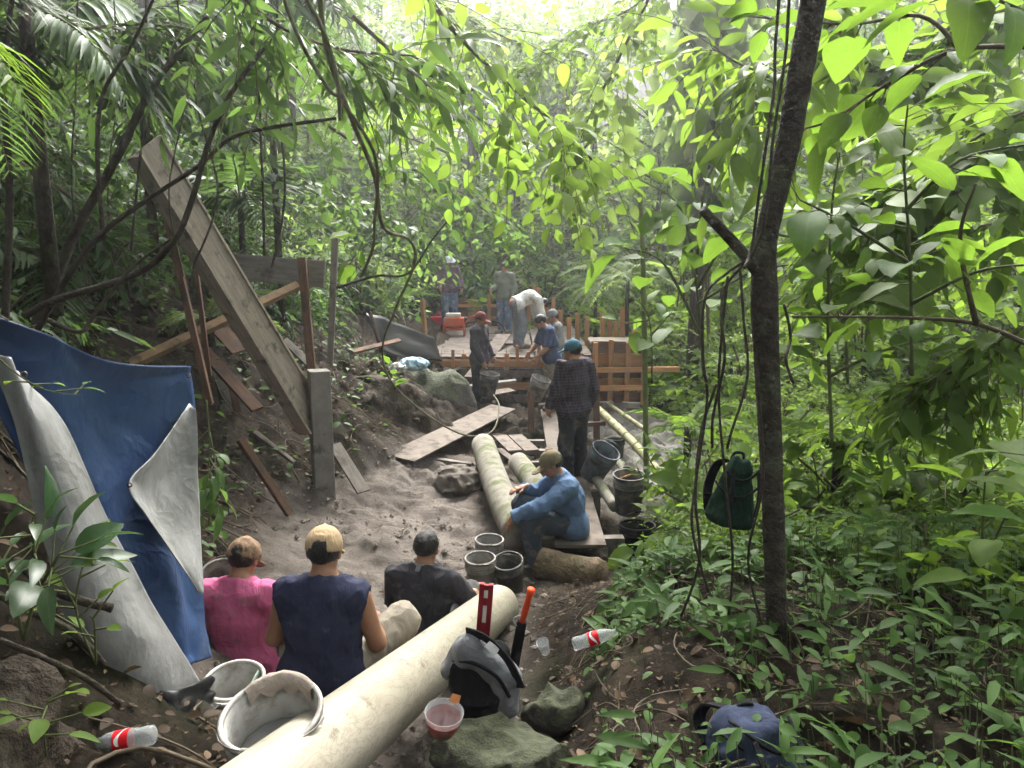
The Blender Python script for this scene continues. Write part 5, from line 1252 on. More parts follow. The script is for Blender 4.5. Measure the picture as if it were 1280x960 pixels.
def crown(nspray, rad, nl, slen, lsize, tpl, seed, droop=.35, hollow=.45, blobs=6, flat=.8):
    """leafy crown about the origin: sprays on several uneven blobs"""
    g = np.random.default_rng(seed); B = g.normal(size=(blobs, 3)); B = unit(B) * (.62 * g.random((blobs, 1)) ** .5); B[:, 2] *= flat; br = .35 + .3 * g.random(blobs)
    A = []
    for k in range(nspray):
        b = g.integers(blobs); u = unit(g.normal(size=3)); r = br[b] * (hollow + (1 - hollow) * g.random() ** .5)
        c = (B[b] + u * r) * np.array(rad); dd = u * np.array((1, 1, .6)) + g.normal(size=3) * .35 + np.array((0, 0, -.05))
        A.append(place(spray(nl, slen * (.7 + .6 * g.random()), lsize, tpl, droop, .45, seed * 977 + k), frame_from(dd, (0, 0, 1), g.normal() * .5), c))
    return [np.concatenate([a[i] for a in A]) for i in range(4)]

def limbs(h, rad, seed, n=7, base=.12, spread=.75):
    g = np.random.default_rng(seed + 50); paths = []; rads = []
    tr = [(0, 0, 0)]
    for k in range(1, 7): tr.append((tr[-1][0] + g.normal() * .05 * h / 6, tr[-1][1] + g.normal() * .05 * h / 6, h * k / 6))
    return spline(tr, 3), g
# ------------------------------------------------------------------ tree prototypes (trunk + crown), copied with their own scale and turn
def tree_proto(seed, h, rad, mt, nspray, nl, slen, lsize, tpl, tr=.12, low=.55):
    g = np.random.default_rng(seed); tr_pts = [(0, 0, -.4), (0, 0, 0)]
    for k in range(1, 7): tr_pts.append((tr_pts[-1][0] + g.normal() * .03 * h / 3, tr_pts[-1][1] + g.normal() * .03 * h / 3, h * k / 6))
    sp = spline(tr_pts, 3); mb = MB(); mb.tube(sp, [tr * (1.25 - 1.05 * k / len(sp)) for k in range(len(sp))], 9, True, .06)
    top = Vector(tr_pts[-1])
    for k in range(9):
        f = low + (1 - low) * g.random(); p0 = sp[int(f * (len(sp) - 1))]; a = g.random() * 6.28; e = Vector((math.cos(a) * rad[0] * .75, math.sin(a) * rad[1] * .75, rad[2] * (.1 + .5 * g.random())))
        mb.tube(spline([p0, p0 + e * .5 + Vector((0, 0, .1 * h * .1)), p0 + e], 4), [tr * .42 * (1 - .8 * j / 8) for j in range(9)], 6, False)
    trunk = mb.mesh('trunk', DBARK, True)
    arr = crown(nspray, rad, nl, slen, lsize, tpl, seed); arr[0] = arr[0] + np.array((top.x, top.y, h - rad[2] * .25))
    V, F, uv = scatter(tpl, *arr); cr = np_mesh('crown', V, F, mt)
    return trunk, cr
def tree_at(proto, label, loc, s, rz, name='forest_tree', group=None, sz=None):
    root = empty(name, loc, label, 'tree', group, rz); root.scale = (s, s, sz or s)
    link('trunk', proto[0], root); link('crown', proto[1], root); return root
PR = [tree_proto(1, 6, (2.3, 2.3, 2.0), LM['pale'], 330, 9, .8, .19, T_SIM, .13), tree_proto(2, 7, (2.6, 2.6, 2.4), LM['mid'], 380, 9, .85, .17, T_SIM, .15),
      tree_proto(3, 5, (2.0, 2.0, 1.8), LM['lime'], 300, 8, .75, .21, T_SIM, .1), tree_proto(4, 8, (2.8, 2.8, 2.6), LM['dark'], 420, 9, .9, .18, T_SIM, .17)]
# ------------------------------------------------------------------ masses of undergrowth
def clump(name, mt, nspray, rad, nl, slen, lsize, tpl, seed, lift=.55, stems=8):
    arr = crown(nspray, rad, nl, slen, lsize, tpl, seed, .4, .3, 5, .7); arr[0] = arr[0] + np.array((0, 0, rad[2] * lift))
    V, F, _ = scatter(tpl, *arr); g = np.random.default_rng(seed)
    P_ = []
    for k in range(stems):
        a = g.random() * 6.28; e = Vector((math.cos(a) * rad[0] * .6, math.sin(a) * rad[1] * .6, rad[2] * (.5 + .6 * g.random()))); P_.append(spline([(0, 0, -.25), e * .5 + Vector((0, 0, .15 * rad[2])), e], 3))
    V2, F2 = tubes_np(P_, [.012] * len(P_), 4)
    return cat_mesh(name, [(V, F, 0), (V2, F2, 1)], [mt, TWIG])
CL = [clump('leafy_shrub', LM['mid'], 34, (.8, .8, .8), 9, .5, .15, T_SIM, 21), clump('leafy_shrub', LM['pale'], 34, (.8, .8, .8), 9, .5, .14, T_SIM, 22), clump('leafy_shrub', LM['lime'], 28, (.8, .8, .75), 8, .5, .18, T_SIM, 23),
      clump('leafy_shrub', LM['dark'], 36, (.8, .8, .8), 9, .5, .14, T_SIM, 24), clump('leafy_shrub', LM['lime'], 20, (.7, .7, .7), 7, .45, .26, T_OV, 25), clump('leafy_shrub', LM['dark'], 26, (.7, .7, .9), 13, .6, .24, T_LAN, 26)]
def frond_mesh(seed, L=1.0, nl=26, lw=.22, droop=.35, mt='lime', tpl=T_LAN):
    g = np.random.default_rng(seed); tt = np.linspace(.12, 1, nl); pos = np.stack([0 * tt, L * tt * (1 - .1 * tt), L * (.25 * tt - (droop + .25) * tt ** 2)], -1)
    A = []
    for s in (-1, 1):
        d = np.stack([s * np.ones(nl), .55 + .25 * tt, -.25 + .12 * g.normal(size=nl)], -1); nn = np.stack([.25 * g.normal(size=nl), .2 * g.normal(size=nl), np.ones(nl)], -1)
        sz = L * lw * np.sin(np.pi * (.12 + .86 * tt)) ** .7 + .01; A.append((pos, d, nn, sz))
    arr = [np.concatenate([a[i] for a in A]) for i in range(4)]; V, F, _ = scatter(tpl, *arr)
    V2, F2 = tubes_np([[Vector(p_) for p_ in np.concatenate([[[0, 0, 0]], pos])]], [[.011 * (1 - .8 * k / nl) for k in range(nl + 1)]], 5)
    return cat_mesh('frond', [(V, F, 0), (V2, F2, 1)], [LM[mt], GTWIG])
FR = dict(fern=[frond_mesh(1, 1, 30, .22, .4, 'lime'), frond_mesh(2, 1, 30, .2, .55, 'lime')], pale=[frond_mesh(3, 1, 34, .2, .5, 'pale'), frond_mesh(4, 1, 34, .22, .65, 'pale')],
          dark=[frond_mesh(5, 1, 30, .4, .5, 'dark', T_PALM), frond_mesh(6, 1, 28, .42, .7, 'dark', T_PALM), frond_mesh(7, 1, 30, .38, .35, 'mid', T_PALM)], bright=[frond_mesh(8, 1, 26, .42, .5, 'mid', T_PALM), frond_mesh(9, 1, 26, .4, .6, 'lime', T_PALM)])
def fern_clump(seed, kind='fern'):
    Vs = []; g = np.random.default_rng(seed); parts = []
    for k in range(9):
        me_ = FR[kind][k % 2]; n = len(me_.vertices); co = np.empty(n * 3, np.float32); me_.vertices.foreach_get('co', co); co = co.reshape(-1, 3)
        F = np.empty(len(me_.polygons) * 4, np.int32); me_.loops.foreach_get('vertex_index', F); F = F.reshape(-1, 4); mi = np.empty(len(me_.polygons), np.int32); me_.polygons.foreach_get('material_index', mi)
        a = 6.28 * k / 9 + g.normal() * .2; el = .5 + .3 * g.random(); M_ = np.array(Matrix.Rotation(a, 3, 'Z') @ Matrix.Rotation(el, 3, 'X')); parts.append((co @ M_.T * (.7 + .5 * g.random()), F, mi))
    Vv, Ff, mm, b = [], [], [], 0
    for V, F, k in parts: Vv.append(V); Ff.append(F + b); mm.append(k); b += len(V)
    return np_mesh('fern', np.concatenate(Vv), np.concatenate(Ff), [LM['lime' if kind == 'fern' else 'pale'], GTWIG], True, None, np.concatenate(mm))
CL.append(fern_clump(5)); EXTRA = [clump('leafy_shrub', LM['lime'], 60, (.8, .8, .8), 13, .45, .085, T_SIM, 27), clump('leafy_shrub', LM['pale'], 60, (.8, .8, .8), 13, .45, .08, T_SIM, 28)]; CL.append(fern_clump(6, 'pale')); CL += EXTRA

def gn_mass(name, label, pos, rot, scl, pick, meshes, cat='undergrowth'):
    c = bpy.data.collections.new(name + '_pieces')
    for k, me_ in enumerate(meshes):
        o = bpy.data.objects.new('piece_%02d' % k, me_); c.objects.link(o)
    me = bpy.data.meshes.new(name); me.vertices.add(len(pos)); me.vertices.foreach_set('co', np.asarray(pos, np.float32).ravel())
    for nm, typ, key, v in (('rot', 'FLOAT_VECTOR', 'vector', rot), ('scl', 'FLOAT', 'value', scl), ('pick', 'INT', 'value', pick)):
        a = me.attributes.new(nm, typ, 'POINT'); a.data.foreach_set(key, np.asarray(v, np.int32 if typ == 'INT' else np.float32).ravel())
    o = link(name, me); tree = bpy.data.node_groups.new(name, 'GeometryNodeTree')
    tree.interface.new_socket('Geometry', in_out='INPUT', socket_type='NodeSocketGeometry'); tree.interface.new_socket('Geometry', in_out='OUTPUT', socket_type='NodeSocketGeometry')
    gi = tree.nodes.new('NodeGroupInput'); go = tree.nodes.new('NodeGroupOutput'); ip = tree.nodes.new('GeometryNodeInstanceOnPoints'); ci = tree.nodes.new('GeometryNodeCollectionInfo')
    ci.inputs[0].default_value = c; ci.inputs[1].default_value = True; ci.inputs[2].default_value = True
    ip.inputs['Pick Instance'].default_value = True
    def na(nm, typ):
        n = tree.nodes.new('GeometryNodeInputNamedAttribute'); n.data_type = typ; n.inputs[0].default_value = nm; return n.outputs[0]
    e2r = tree.nodes.new('FunctionNodeEulerToRotation'); tree.links.new(na('rot', 'FLOAT_VECTOR'), e2r.inputs[0])
    L_ = tree.links.new; L_(gi.outputs[0], ip.inputs['Points']); L_(ci.outputs[0], ip.inputs['Instance']); L_(na('pick', 'INT'), ip.inputs['Instance Index']); L_(e2r.outputs[0], ip.inputs['Rotation']); L_(na('scl', 'FLOAT'), ip.inputs['Scale']); L_(ip.outputs[0], go.inputs[0])
    md = o.modifiers.new('scatter', 'NODES'); md.node_group = tree
    return tag(o, label, cat, None, 'stuff')

SITE = [(-2.9, 2.5), (1.4, 2.0), (1.1, 3.6), (.95, 5), (1.5, 7.5), (2.9, 9), (3.3, 14.5), (1.9, 20.8), (-2.6, 20.8), (-2.7, 15), (-2.5, 12), (-3.6, 9.5), (-3.6, 7), (-2.9, 5)]
def region(n, x0, x1, y0, y1, picks, s0, s1, keep=None, site=.6, seed=0):
    g = np.random.default_rng(seed); x = g.uniform(x0, x1, n); y = g.uniform(y0, y1, n); ok = poly_mask(x, y, SITE, site) < .12
    if keep is not None: ok &= keep(x, y)
    x, y = x[ok], y[ok]; n = len(x); z = hz(x, y, False); s = g.uniform(s0, s1, n)
    return np.stack([x, y, z - .05], -1), np.stack([g.normal(size=n) * .15, g.normal(size=n) * .15, g.uniform(0, 6.28, n)], -1), s, g.choice(picks, n)
def mass(name, label, regs):
    A = [np.concatenate([r_[i] for r_ in regs]) for i in range(4)]; return gn_mass(name, label, *A, CL)
mass('hillside_undergrowth', 'dense pale green undergrowth covering the hillside behind the deck', [region(420, -16, 18, 21.3, 32, [0, 1, 1, 2, 7], 1.2, 2.4, seed=1), region(330, -26, 28, 32, 48, [0, 1, 1], 2.2, 4.0, seed=2)])
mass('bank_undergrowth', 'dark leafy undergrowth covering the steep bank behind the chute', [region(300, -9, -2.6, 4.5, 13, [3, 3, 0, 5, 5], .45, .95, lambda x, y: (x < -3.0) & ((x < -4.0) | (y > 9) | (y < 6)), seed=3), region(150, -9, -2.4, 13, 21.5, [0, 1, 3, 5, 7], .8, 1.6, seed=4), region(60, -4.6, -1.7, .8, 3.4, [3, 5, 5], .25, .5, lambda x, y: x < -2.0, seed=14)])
mass('stream_undergrowth', 'bright leafy undergrowth beyond the tree trunk and bamboo rails', [region(1300, 1.8, 14, 5.2, 14, [1, 2, 2, 4, 6, 6, 8, 9], .5, 1.05, lambda x, y: x > 1.5 + (y - 5) * .22, .3, 5), region(420, 2.4, 18, 13, 22, [8, 1, 2, 9, 7, 2], 1.0, 2.0, seed=6), region(300, 2.3, 9, 2.8, 6, [2, 4, 4, 6, 1, 8, 9], .35, .7, lambda x, y: x > 2.6 + .0 * y, .1, 7), region(420, 1.1, 6, 3.1, 6.4, [2, 4, 6, 6, 8, 8, 9], .2, .46, lambda x, y: x > np.interp(y, [3, 4, 5, 6.4], [1.5, 1.25, 1.2, 1.3]), .1, 17)])

mass('unseen_shade_undergrowth', 'unseen dark undergrowth added behind the near bank to shade the foreground', [region(170, -16, 16, -14, -4.5, [3, 0, 3], 2.2, 3.8, seed=30), region(70, 6.5, 16, -4.5, 3.5, [3, 0], 1.6, 2.8, seed=31)])  # out-of-view growth added to cut sky light from behind
# ------------------------------------------------------------------ forest trees behind
kinds = ['pale', 'leafy', 'lime green', 'dark']
ft = [(0, -1.4, 25, 1.5), (0, 2.0, 26.5, 1.6), (2, .4, 29, 1.8), (0, -4.5, 24, 1.2), (1, -8, 25, 1.5), (2, 4.2, 23, 1.3), (1, 8.5, 24, 1.3), (0, 13, 27, 1.8), (0, 1.5, 28, 1.3), (1, -1.5, 31, 1.5), (0, -12, 31, 1.9), (3, 6.5, 31, 1.9), (0, 18, 34, 2.2), (0, 4, 38, 2.0), (1, -6, 38, 2.2), (0, 11, 40, 2.3), (1, -18, 38, 2.6), (0, 24, 42, 2.8), (1, 15, 20, 1.5), (2, 6.0, 13.2, .85), (0, 9.6, 14.6, .95), (2, 4.9, 17.5, .9), (2, 8.6, 10.6, .75), (0, 12.5, 12.0, 1.0), (3, -7.5, 17, 1.2), (1, -5.2, 19.5, 1.0), (3, -9.5, 12, 1.3), (3, 17, 13, 1.4)]
pos_words = ['behind the deck', 'high on the slope', 'beyond the formwork', 'on the far hillside']
fl_ = {}
for k, (pi_, x, y, s) in enumerate(ft):
    side = 'at the far back' if y > 30 else ('in the middle distance' if y > 21 else 'close behind the site')
    fl_.setdefault('%s forest tree %s %s' % (kinds[pi_], side, 'over the chute slope' if x < -3 else ('above the stream gully' if x > 5 else 'above the deck')), []).append((x, k))
for lb, mem in fl_.items():
    for i, (x, k) in enumerate(sorted(mem)):
        pi_, x, y, s = ft[k]; tail = '' if len(mem) == 1 else ', ' + ('leftmost' if i == 0 else ('rightmost' if i == len(mem) - 1 else 'middle')) + ' such tree'
        tree_at(PR[pi_], lb + tail, (x, y, gz(x, y) - .1), s * .8, k * 1.7, group='forest trees behind the site')
# surface roots and fallen sticks on the dark bank below the tarp
for k, (pts, r) in enumerate((([(-10, 740, 2.3), (40, 765, 2.25), (90, 790, 2.25), (130, 830, 2.3)], .012), ([(0, 800, 2.1), (60, 825, 2.1), (110, 850, 2.15), (150, 880, 2.2)], .009), ([(20, 700, 2.5), (70, 740, 2.45), (140, 760, 2.45)], .016))):
    q = spline([at(*p_) for p_ in pts], 6)
    for v in q: v.z = max(v.z, gz(v.x, v.y) + .004)
    b_ = q[0].copy(); o = MB().tube([v - b_ for v in q], r, 8, True, .15).build('root', DBARK, None, True); o.location = b_
    tag(o, ['thin root crossing the bank below the tarp, upper one', 'thin root crossing the bank below the tarp, lower one', 'thick root emerging beside the silver tarp fold'][k], 'root')
# canopy added out of view to shade the foreground and the left bank
for k, (pi_, x, y, s, lb) in enumerate(((3, -4.6, 2.0, .95, 'unseen dark tree added for shade on the bank left of the tarp'), (3, -7.4, 6.5, 1.15, 'unseen dark tree added for shade on the bank above the chute'), (3, -2.3, -.9, .9, 'unseen dark tree added for shade behind the tarp side'), (1, 2.6, -1.4, .9, 'unseen leafy tree added for shade at the edge of the near bank'), (3, -8.5, 9.0, 1.3, 'unseen dark tree added for shade high on the bank behind the chute'), (3, .5, -1.3, .85, 'dark tree added outside the view to shade the near bank'), (3, -1.6, -4.2, 1.1, 'tall dark tree added outside the view beyond the near bank for shade'), (3, 3.2, -4.6, 1.1, 'unseen tall dark tree added for shade behind the near bank'), (1, 6.2, -.6, .9, 'unseen leafy tree added for shade at the outer edge of the near bank'), (3, -6.5, -2, 1.2, 'unseen dark tree added for shade up the slope behind the tarp'))):
    tree_at(PR[pi_], lb, (x, y, gz(x, y) - .1), s, k * 2.1, 'added_shade_tree')

# two unseen trees added, crowns shaped to keep sun off the near ground
for k, (tp__, cc, rad_, lb) in enumerate(((([(-5.2, 4.2), (-4.2, 4.6), (-2.6, 5.2), (-1.2, 5.8)], (1.2, 4.6, 6.6, 7.6), (3.0, 2.4, 1.2), 'unseen leaning tree added on the bank, its crown shading the pit edge')), (([(5.0, 1.0), (4.2, 1.5), (2.8, 2.4), (1.6, 3.2)], (0.0, 3.2, 5.6, 6.6), (2.8, 2.2, 1.2), 'unseen leaning tree added with its crown shading the near bank')))):
    b0_ = Vector((tp__[0][0], tp__[0][1], gz(*tp__[0]) - .2)); root = empty('added_leaning_tree', b0_, lb, 'tree')
    q = spline([Vector((x, y, max(z, b0_.z))) - b0_ for (x, y), z in zip(tp__, (b0_.z,) + cc[1:])], 5); MB().tube(q, [.16 - .006 * j for j in range(len(q))], 10, True, .06).build('trunk', DBARK, root, True)
    arr = crown(420, rad_, 9, .8, .19, T_SIM, 77 + k); arr[0] = arr[0] + np.array(q[-1]); V, F, _ = scatter(T_SIM, *arr); link('crown', np_mesh('crown', V, F, LM['dark']), root)
# ------------------------------------------------------------------ trunk wrapped in vines behind the formwork
vt = empty('vine_clad_tree', (3.35, 14.2, gz(3.35, 14.2)), 'tall trunk wrapped in cream and green heart-leaved vines', 'tree')
zt = at(870, -40, 14.2).z - vt.location.z; mb = MB(); mb.tube(spline([(0, 0, -.3), (.05, 0, zt * .3), (.15, .05, zt * .65), (.2, 0, zt + 1.5)], 6), [.13 - .002 * k for k in range(19)], 12, True, .05); mb.build('trunk', DBARK, vt, True)
g = np.random.default_rng(31); n = 1150; zz = 3.0 + (zt - 1.0) * g.random(n) ** .8; aa = g.uniform(0, 6.28, n); rr_ = .14 + .85 * g.random(n) ** 1.1 * np.clip((zz - 2.2) / 3.5, .25, 1)
pos = np.stack([np.cos(aa) * rr_ + .15 * zz / zt, np.sin(aa) * rr_, zz], -1); d = np.stack([np.cos(aa) * .5, np.sin(aa) * .5, -1 + .3 * g.normal(size=n)], -1); nn = np.stack([np.cos(aa), np.sin(aa), .9 + .3 * g.normal(size=n)], -1)
V, F, _ = scatter(T_HRT, pos, d + .45 * g.normal(size=(n, 3)), nn + .6 * g.normal(size=(n, 3)), .2 + .24 * g.random(n)); tag(link('vine_leaves', np_mesh('vine_leaves', V, F, LM['cream']), vt), kind='stuff')
paths = [spline([(.3 * math.cos(a), .3 * math.sin(a), 1.2 + g.random()), (.25 * math.cos(a + .8), .25 * math.sin(a + .8), zt * .5), (.3 * math.cos(a + 1.4), .3 * math.sin(a + 1.4), zt + 1)], 5) for a in np.linspace(0, 6, 7)]
V, F = tubes_np(paths, [.018] * 7, 5); link('vine_stem', np_mesh('vine_stem', V, F, TWIG), vt)

# ------------------------------------------------------------------ plants with large leaves, each leaf a part
def leafobj(me_, parent, pos, d, nn, s):
    o = bpy.data.objects.new('leaf', me_); col.objects.link(o); o.parent = parent
    y = Vector(nrm(d)); x = y.cross(Vector(nn)); x = x.normalized() if x.length > 1e-4 else Vector((1, 0, 0)); z = x.cross(y)
    M_ = Matrix((x, y, z)).transposed().to_4x4() @ Matrix.Diagonal((s, s, s, 1)); M_.translation = Vector(pos); o.matrix_local = M_
def bl(mt, tpls): return [np_mesh('leaf', t_[0], t_[1], LM[mt], True, t_[2]) for t_ in tpls]
BL = bl('bright', [T_BIG, leaf_tpl([0, .05, .15, .28, .42, .56, .7, .83, .93, 1], ov(.25, .8), .08, .5, .015), leaf_tpl([0, .05, .15, .28, .42, .56, .7, .83, .93, 1], ov(.33, .9), .22, .15, .02), leaf_tpl([0, .08, .2, .34, .48, .62, .76, .9, 1], ov(.19, .75), .12, .45, .015)])
BD = bl('darkbig', [T_BIG, T_LANB]); BM_ = bl('mid', [T_LANB, T_BIG]); BLM = bl('lime', [T_BIG, T_LANB])
def leafy_plant(name, label, base, stems, leaf_meshes, per_m, size, rad=.012, mt=None, cat='plant', pet=.05, seed=0, up=.35, t0=.25, jit=.35, stem_name='stem'):
    """stems: polylines in the place; leaves sit alternately along each"""
    root = empty(name, base, label, cat); g = np.random.default_rng(seed + 400); b = Vector(base); mt = mt or GTWIG
    for st in stems:
        q = spline([Vector(p_) - b for p_ in st], 6); r0 = rad
        mb = MB(); mb.tube(q, [r0 * (1 - .7 * k / len(q)) for k in range(len(q))], 7)
        L = [0]
        for a, c_ in zip(q[:-1], q[1:]): L.append(L[-1] + (c_ - a).length)
        n = max(2, int(L[-1] * per_m)); sd = 1
        for k in range(n):
            s = L[-1] * (t0 + (1 - t0) * (k + .5) / n); j = min(np.searchsorted(L, s), len(q) - 1); p0 = q[j]; tg = (q[j] - q[j - 1]).normalized(); sd = -sd
            sv = tg.cross(Vector((0, 0, 1))); sv = sv.normalized() if sv.length > .1 else Vector((1, 0, 0)); sv = Quaternion(tg, g.uniform(-.9, .9) if abs(tg.z) < .6 else g.uniform(-3.1, 3.1)) @ sv
            d = sv * sd + tg * (.5 + .3 * g.random()) + Vector((0, 0, -.15 + .25 * g.normal())); d.normalize(); e = p0 + d * pet * (1 + g.random()); mb.tube([p0, e], [.0035, .0025], 4, False)
            leafobj(leaf_meshes[g.integers(len(leaf_meshes))], root, e, d, Vector((jit * g.normal(), jit * g.normal(), 1)), size * (.5 + .9 * g.random() ** 1.4))
        mb.build(stem_name, mt, root, True)
    return root
a_ = at
# right foreground: the broad bright leaves
leafy_plant('broadleaf_sapling', 'broad-leaved branch reaching in at the top right corner', a_(1330, 60, 2.7), [[a_(1330, 60, 2.7), a_(1200, 62, 2.65), a_(1110, 105, 2.7), a_(1040, 150, 2.8), a_(985, 165, 2.9)], [a_(1200, 62, 2.65), a_(1150, 20, 2.8), a_(1060, 30, 3.0), a_(930, 20, 3.2)], [a_(1330, 60, 2.7), a_(1270, 10, 2.6), a_(1180, -20, 2.5)]], BL, 15, .2, .009, TWIG, 'branch', seed=1)
leafy_plant('broadleaf_sapling', 'bright broad-leaved sapling right of the trunk at mid height', a_(1140, 470, 3.6), [[a_(1140, 470, 3.6), a_(1138, 330, 3.6), a_(1130, 200, 3.5), a_(1135, 130, 3.4)], [a_(1138, 330, 3.6), a_(1060, 280, 3.5), a_(1000, 250, 3.4)], [a_(1135, 260, 3.5), a_(1200, 200, 3.3), a_(1290, 180, 3.2)], [a_(1139, 380, 3.6), a_(1220, 340, 3.3), a_(1300, 330, 3.1)]], BL, 15, .21, .010, GTWIG, seed=2)
leafy_plant('broadleaf_sapling', 'broad-leaved sapling behind the trunk with yellowish leaves', a_(1040, 560, 4.6), [[a_(1040, 560, 4.6), a_(1035, 400, 4.6), a_(1040, 260, 4.5), a_(1050, 190, 4.4)], [a_(1037, 420, 4.6), a_(1100, 350, 4.3), a_(1180, 310, 4.2)], [a_(1038, 340, 4.6), a_(1000, 300, 4.4), a_(930, 290, 4.4)], [a_(1038, 470, 4.6), a_(1100, 440, 4.3), a_(1180, 420, 4.2)]], BL, 12, .24, .012, GTWIG, seed=3)
leafy_plant('long_branch', 'nearly level bare branch with broad leaves right of the trunk', a_(1300, 438, 3.3), [[a_(1300, 438, 3.3), a_(1220, 405, 3.35), a_(1120, 397, 3.4), a_(990, 396, 3.4)], [a_(1220, 405, 3.35), a_(1200, 300, 3.3), a_(1220, 230, 3.2)]], BL, 6, .19, .013, TWIG, 'branch', seed=4, t0=.05)
leafy_plant('large_leaf_shrub', 'big-leaved shrub with leaves as wide as plates behind the fork', a_(880, 470, 7.2), [[a_(880, 470, 7.2), a_(870, 350, 7.2), a_(850, 260, 7.0), a_(800, 225, 6.9)], [a_(872, 360, 7.2), a_(920, 280, 7.0), a_(970, 230, 6.9)], [a_(876, 420, 7.2), a_(830, 330, 7.0), a_(780, 310, 7.0)], [a_(870, 340, 7.2), a_(880, 240, 7.1), a_(900, 195, 7.0)], [a_(872, 380, 7.2), a_(940, 340, 7), a_(1000, 330, 7)]], BL, 9, .4, .016, GTWIG, 'shrub', .1, 5)
leafy_plant('large_leaf_shrub', 'big-leaved shrub rising between the trunk and the right sapling', a_(1060, 480, 7.6), [[a_(1060, 480, 7.6), a_(1050, 330, 7.6), a_(1020, 230, 7.5)], [a_(1052, 350, 7.6), a_(1100, 260, 7.4), a_(1130, 220, 7.3)], [a_(1055, 400, 7.6), a_(1120, 360, 7.4)]], BL, 9, .38, .016, GTWIG, 'shrub', .1, 6)
leafy_plant('large_leaf_shrub', 'big-leaved plant with a few leaves beside the bamboo pole', a_(815, 480, 8.0), [[a_(815, 480, 8.0), a_(812, 400, 8), a_(790, 370, 7.9)], [a_(813, 420, 8), a_(840, 390, 7.9)], [a_(812, 400, 8), a_(780, 405, 7.9)]], BL, 7, .34, .012, GTWIG, 'plant', .1, 7)
leafy_plant('broad_leaf_plant', 'low plant with long pale leaf stretching in from the right edge', a_(1300, 800, 2.7), [[a_(1300, 800, 2.7), a_(1290, 740, 2.7), a_(1262, 725, 2.65)], [a_(1300, 800, 2.7), a_(1310, 650, 2.8), a_(1280, 560, 2.9)]], BL, 9, .22, .008, GTWIG, seed=8)
leafy_plant('broad_leaf_plant', 'young plant with drooping leaves near the right edge', a_(1235, 800, 3.1), [[a_(1235, 800, 3.1), a_(1228, 680, 3.1), a_(1232, 590, 3.0)], [a_(1230, 700, 3.1), a_(1260, 640, 3.0)]], BLM, 12, .17, .008, GTWIG, seed=9)
for k, (px, py, Y, sz, lb) in enumerate(((1080, 640, 4.6, .16, 'thin leafy sapling right of the trunk base'), (870, 640, 5.4, .15, 'thin leafy sapling behind the hanging green backpack'), (1150, 700, 4.0, .15, 'leafy sapling in the scrub between trunk and right edge'), (1020, 560, 5.6, .2, 'leafy plant in the bright scrub just right of the trunk'), (1200, 560, 4.8, .2, 'leafy plant in the bright scrub at the right edge'), (1110, 520, 6.0, .22, 'broad-leaved plant far back in the bright scrub'), (850, 560, 6.8, .18, 'leafy plant by the stony path'))):
    b_ = a_(px, py, Y); bz = gz(b_.x, Y); top = b_.z + .15
    leafy_plant('leafy_sapling', lb, (b_.x, Y, bz - .05), [[(b_.x, Y, bz - .05), (b_.x + .05, Y, (bz + top) / 2), (b_.x + .1 * (-1) ** k, Y - .05, top)], [(b_.x + .04, Y, (bz + top) / 2), (b_.x + .35, Y - .1, top - .05)], [(b_.x + .03, Y, bz + .4 * (top - bz)), (b_.x - .35, Y - .1, top - .15)]], BLM if k % 2 else BL, 14, sz, .009, GTWIG, seed=20 + k)
# left foreground
leafy_plant('broad_leaf_plant', 'dark glossy plant on the bank left of the tarp', a_(30, 800, 2.1), [[a_(30, 800, 2.1), a_(45, 730, 2.05), a_(40, 660, 2.0), a_(45, 640, 2.0)], [a_(30, 800, 2.1), a_(10, 720, 2.1), a_(-10, 680, 2.1)], [a_(34, 760, 2.1), a_(70, 700, 2.0), a_(75, 690, 2.0)]], BD, 26, .13, .006, GTWIG, seed=40, t0=.35)
leafy_plant('broad_leaf_plant', 'climbing plant with rounded leaves hanging over the silver tarp', a_(120, 830, 2.15), [[a_(120, 830, 2.15), a_(95, 760, 2.15), a_(110, 690, 2.2), a_(130, 670, 2.25)], [a_(95, 760, 2.15), a_(75, 720, 2.1)], [a_(120, 830, 2.15), a_(118, 780, 2.1), a_(112, 770, 2.1)]], BLM, 22, .075, .004, GTWIG, seed=41, t0=.2)
leafy_plant('broad_leaf_plant', 'small bright seedling beside the dark rock', a_(58, 945, 1.95), [[a_(58, 945, 1.95), a_(55, 905, 1.93), a_(60, 875, 1.92)]], BLM, 60, .06, .003, GTWIG, seed=42)
leafy_plant('broad_leaf_plant', 'ragged weed hanging along the right edge of the tarp', a_(258, 500, 4.3), [[a_(258, 500, 4.3), a_(262, 560, 4.25), a_(258, 630, 4.2)], [a_(262, 540, 4.3), a_(272, 600, 4.2), a_(270, 650, 4.2)]], BM_, 26, .13, .005, GTWIG, seed=43)
leafy_plant('creeper', 'thin creeper with a yellow leaf crossing the blue tarp', a_(-10, 440, 2.4), [[a_(-10, 440, 2.4), a_(25, 470, 2.4), a_(60, 488, 2.6), a_(105, 495, 2.7)]], BLM, 12, .07, .003, GTWIG, seed=44)
leafy_plant('broad_leaf_plant', 'yellow-green seedling on the bank below the liana', a_(490, 490, 10.3), [[a_(490, 500, 10.4), a_(488, 470, 10.3), a_(492, 455, 10.3)]], BL, 16, .16, .006, GTWIG, seed=45)
leafy_plant('broad_leaf_plant', 'heart-leaved sprig hanging beside the liana', a_(440, 300, 7.5), [[a_(470, 270, 7.5), a_(450, 310, 7.4), a_(445, 340, 7.4)]], BL, 10, .22, .006, GTWIG, seed=46)

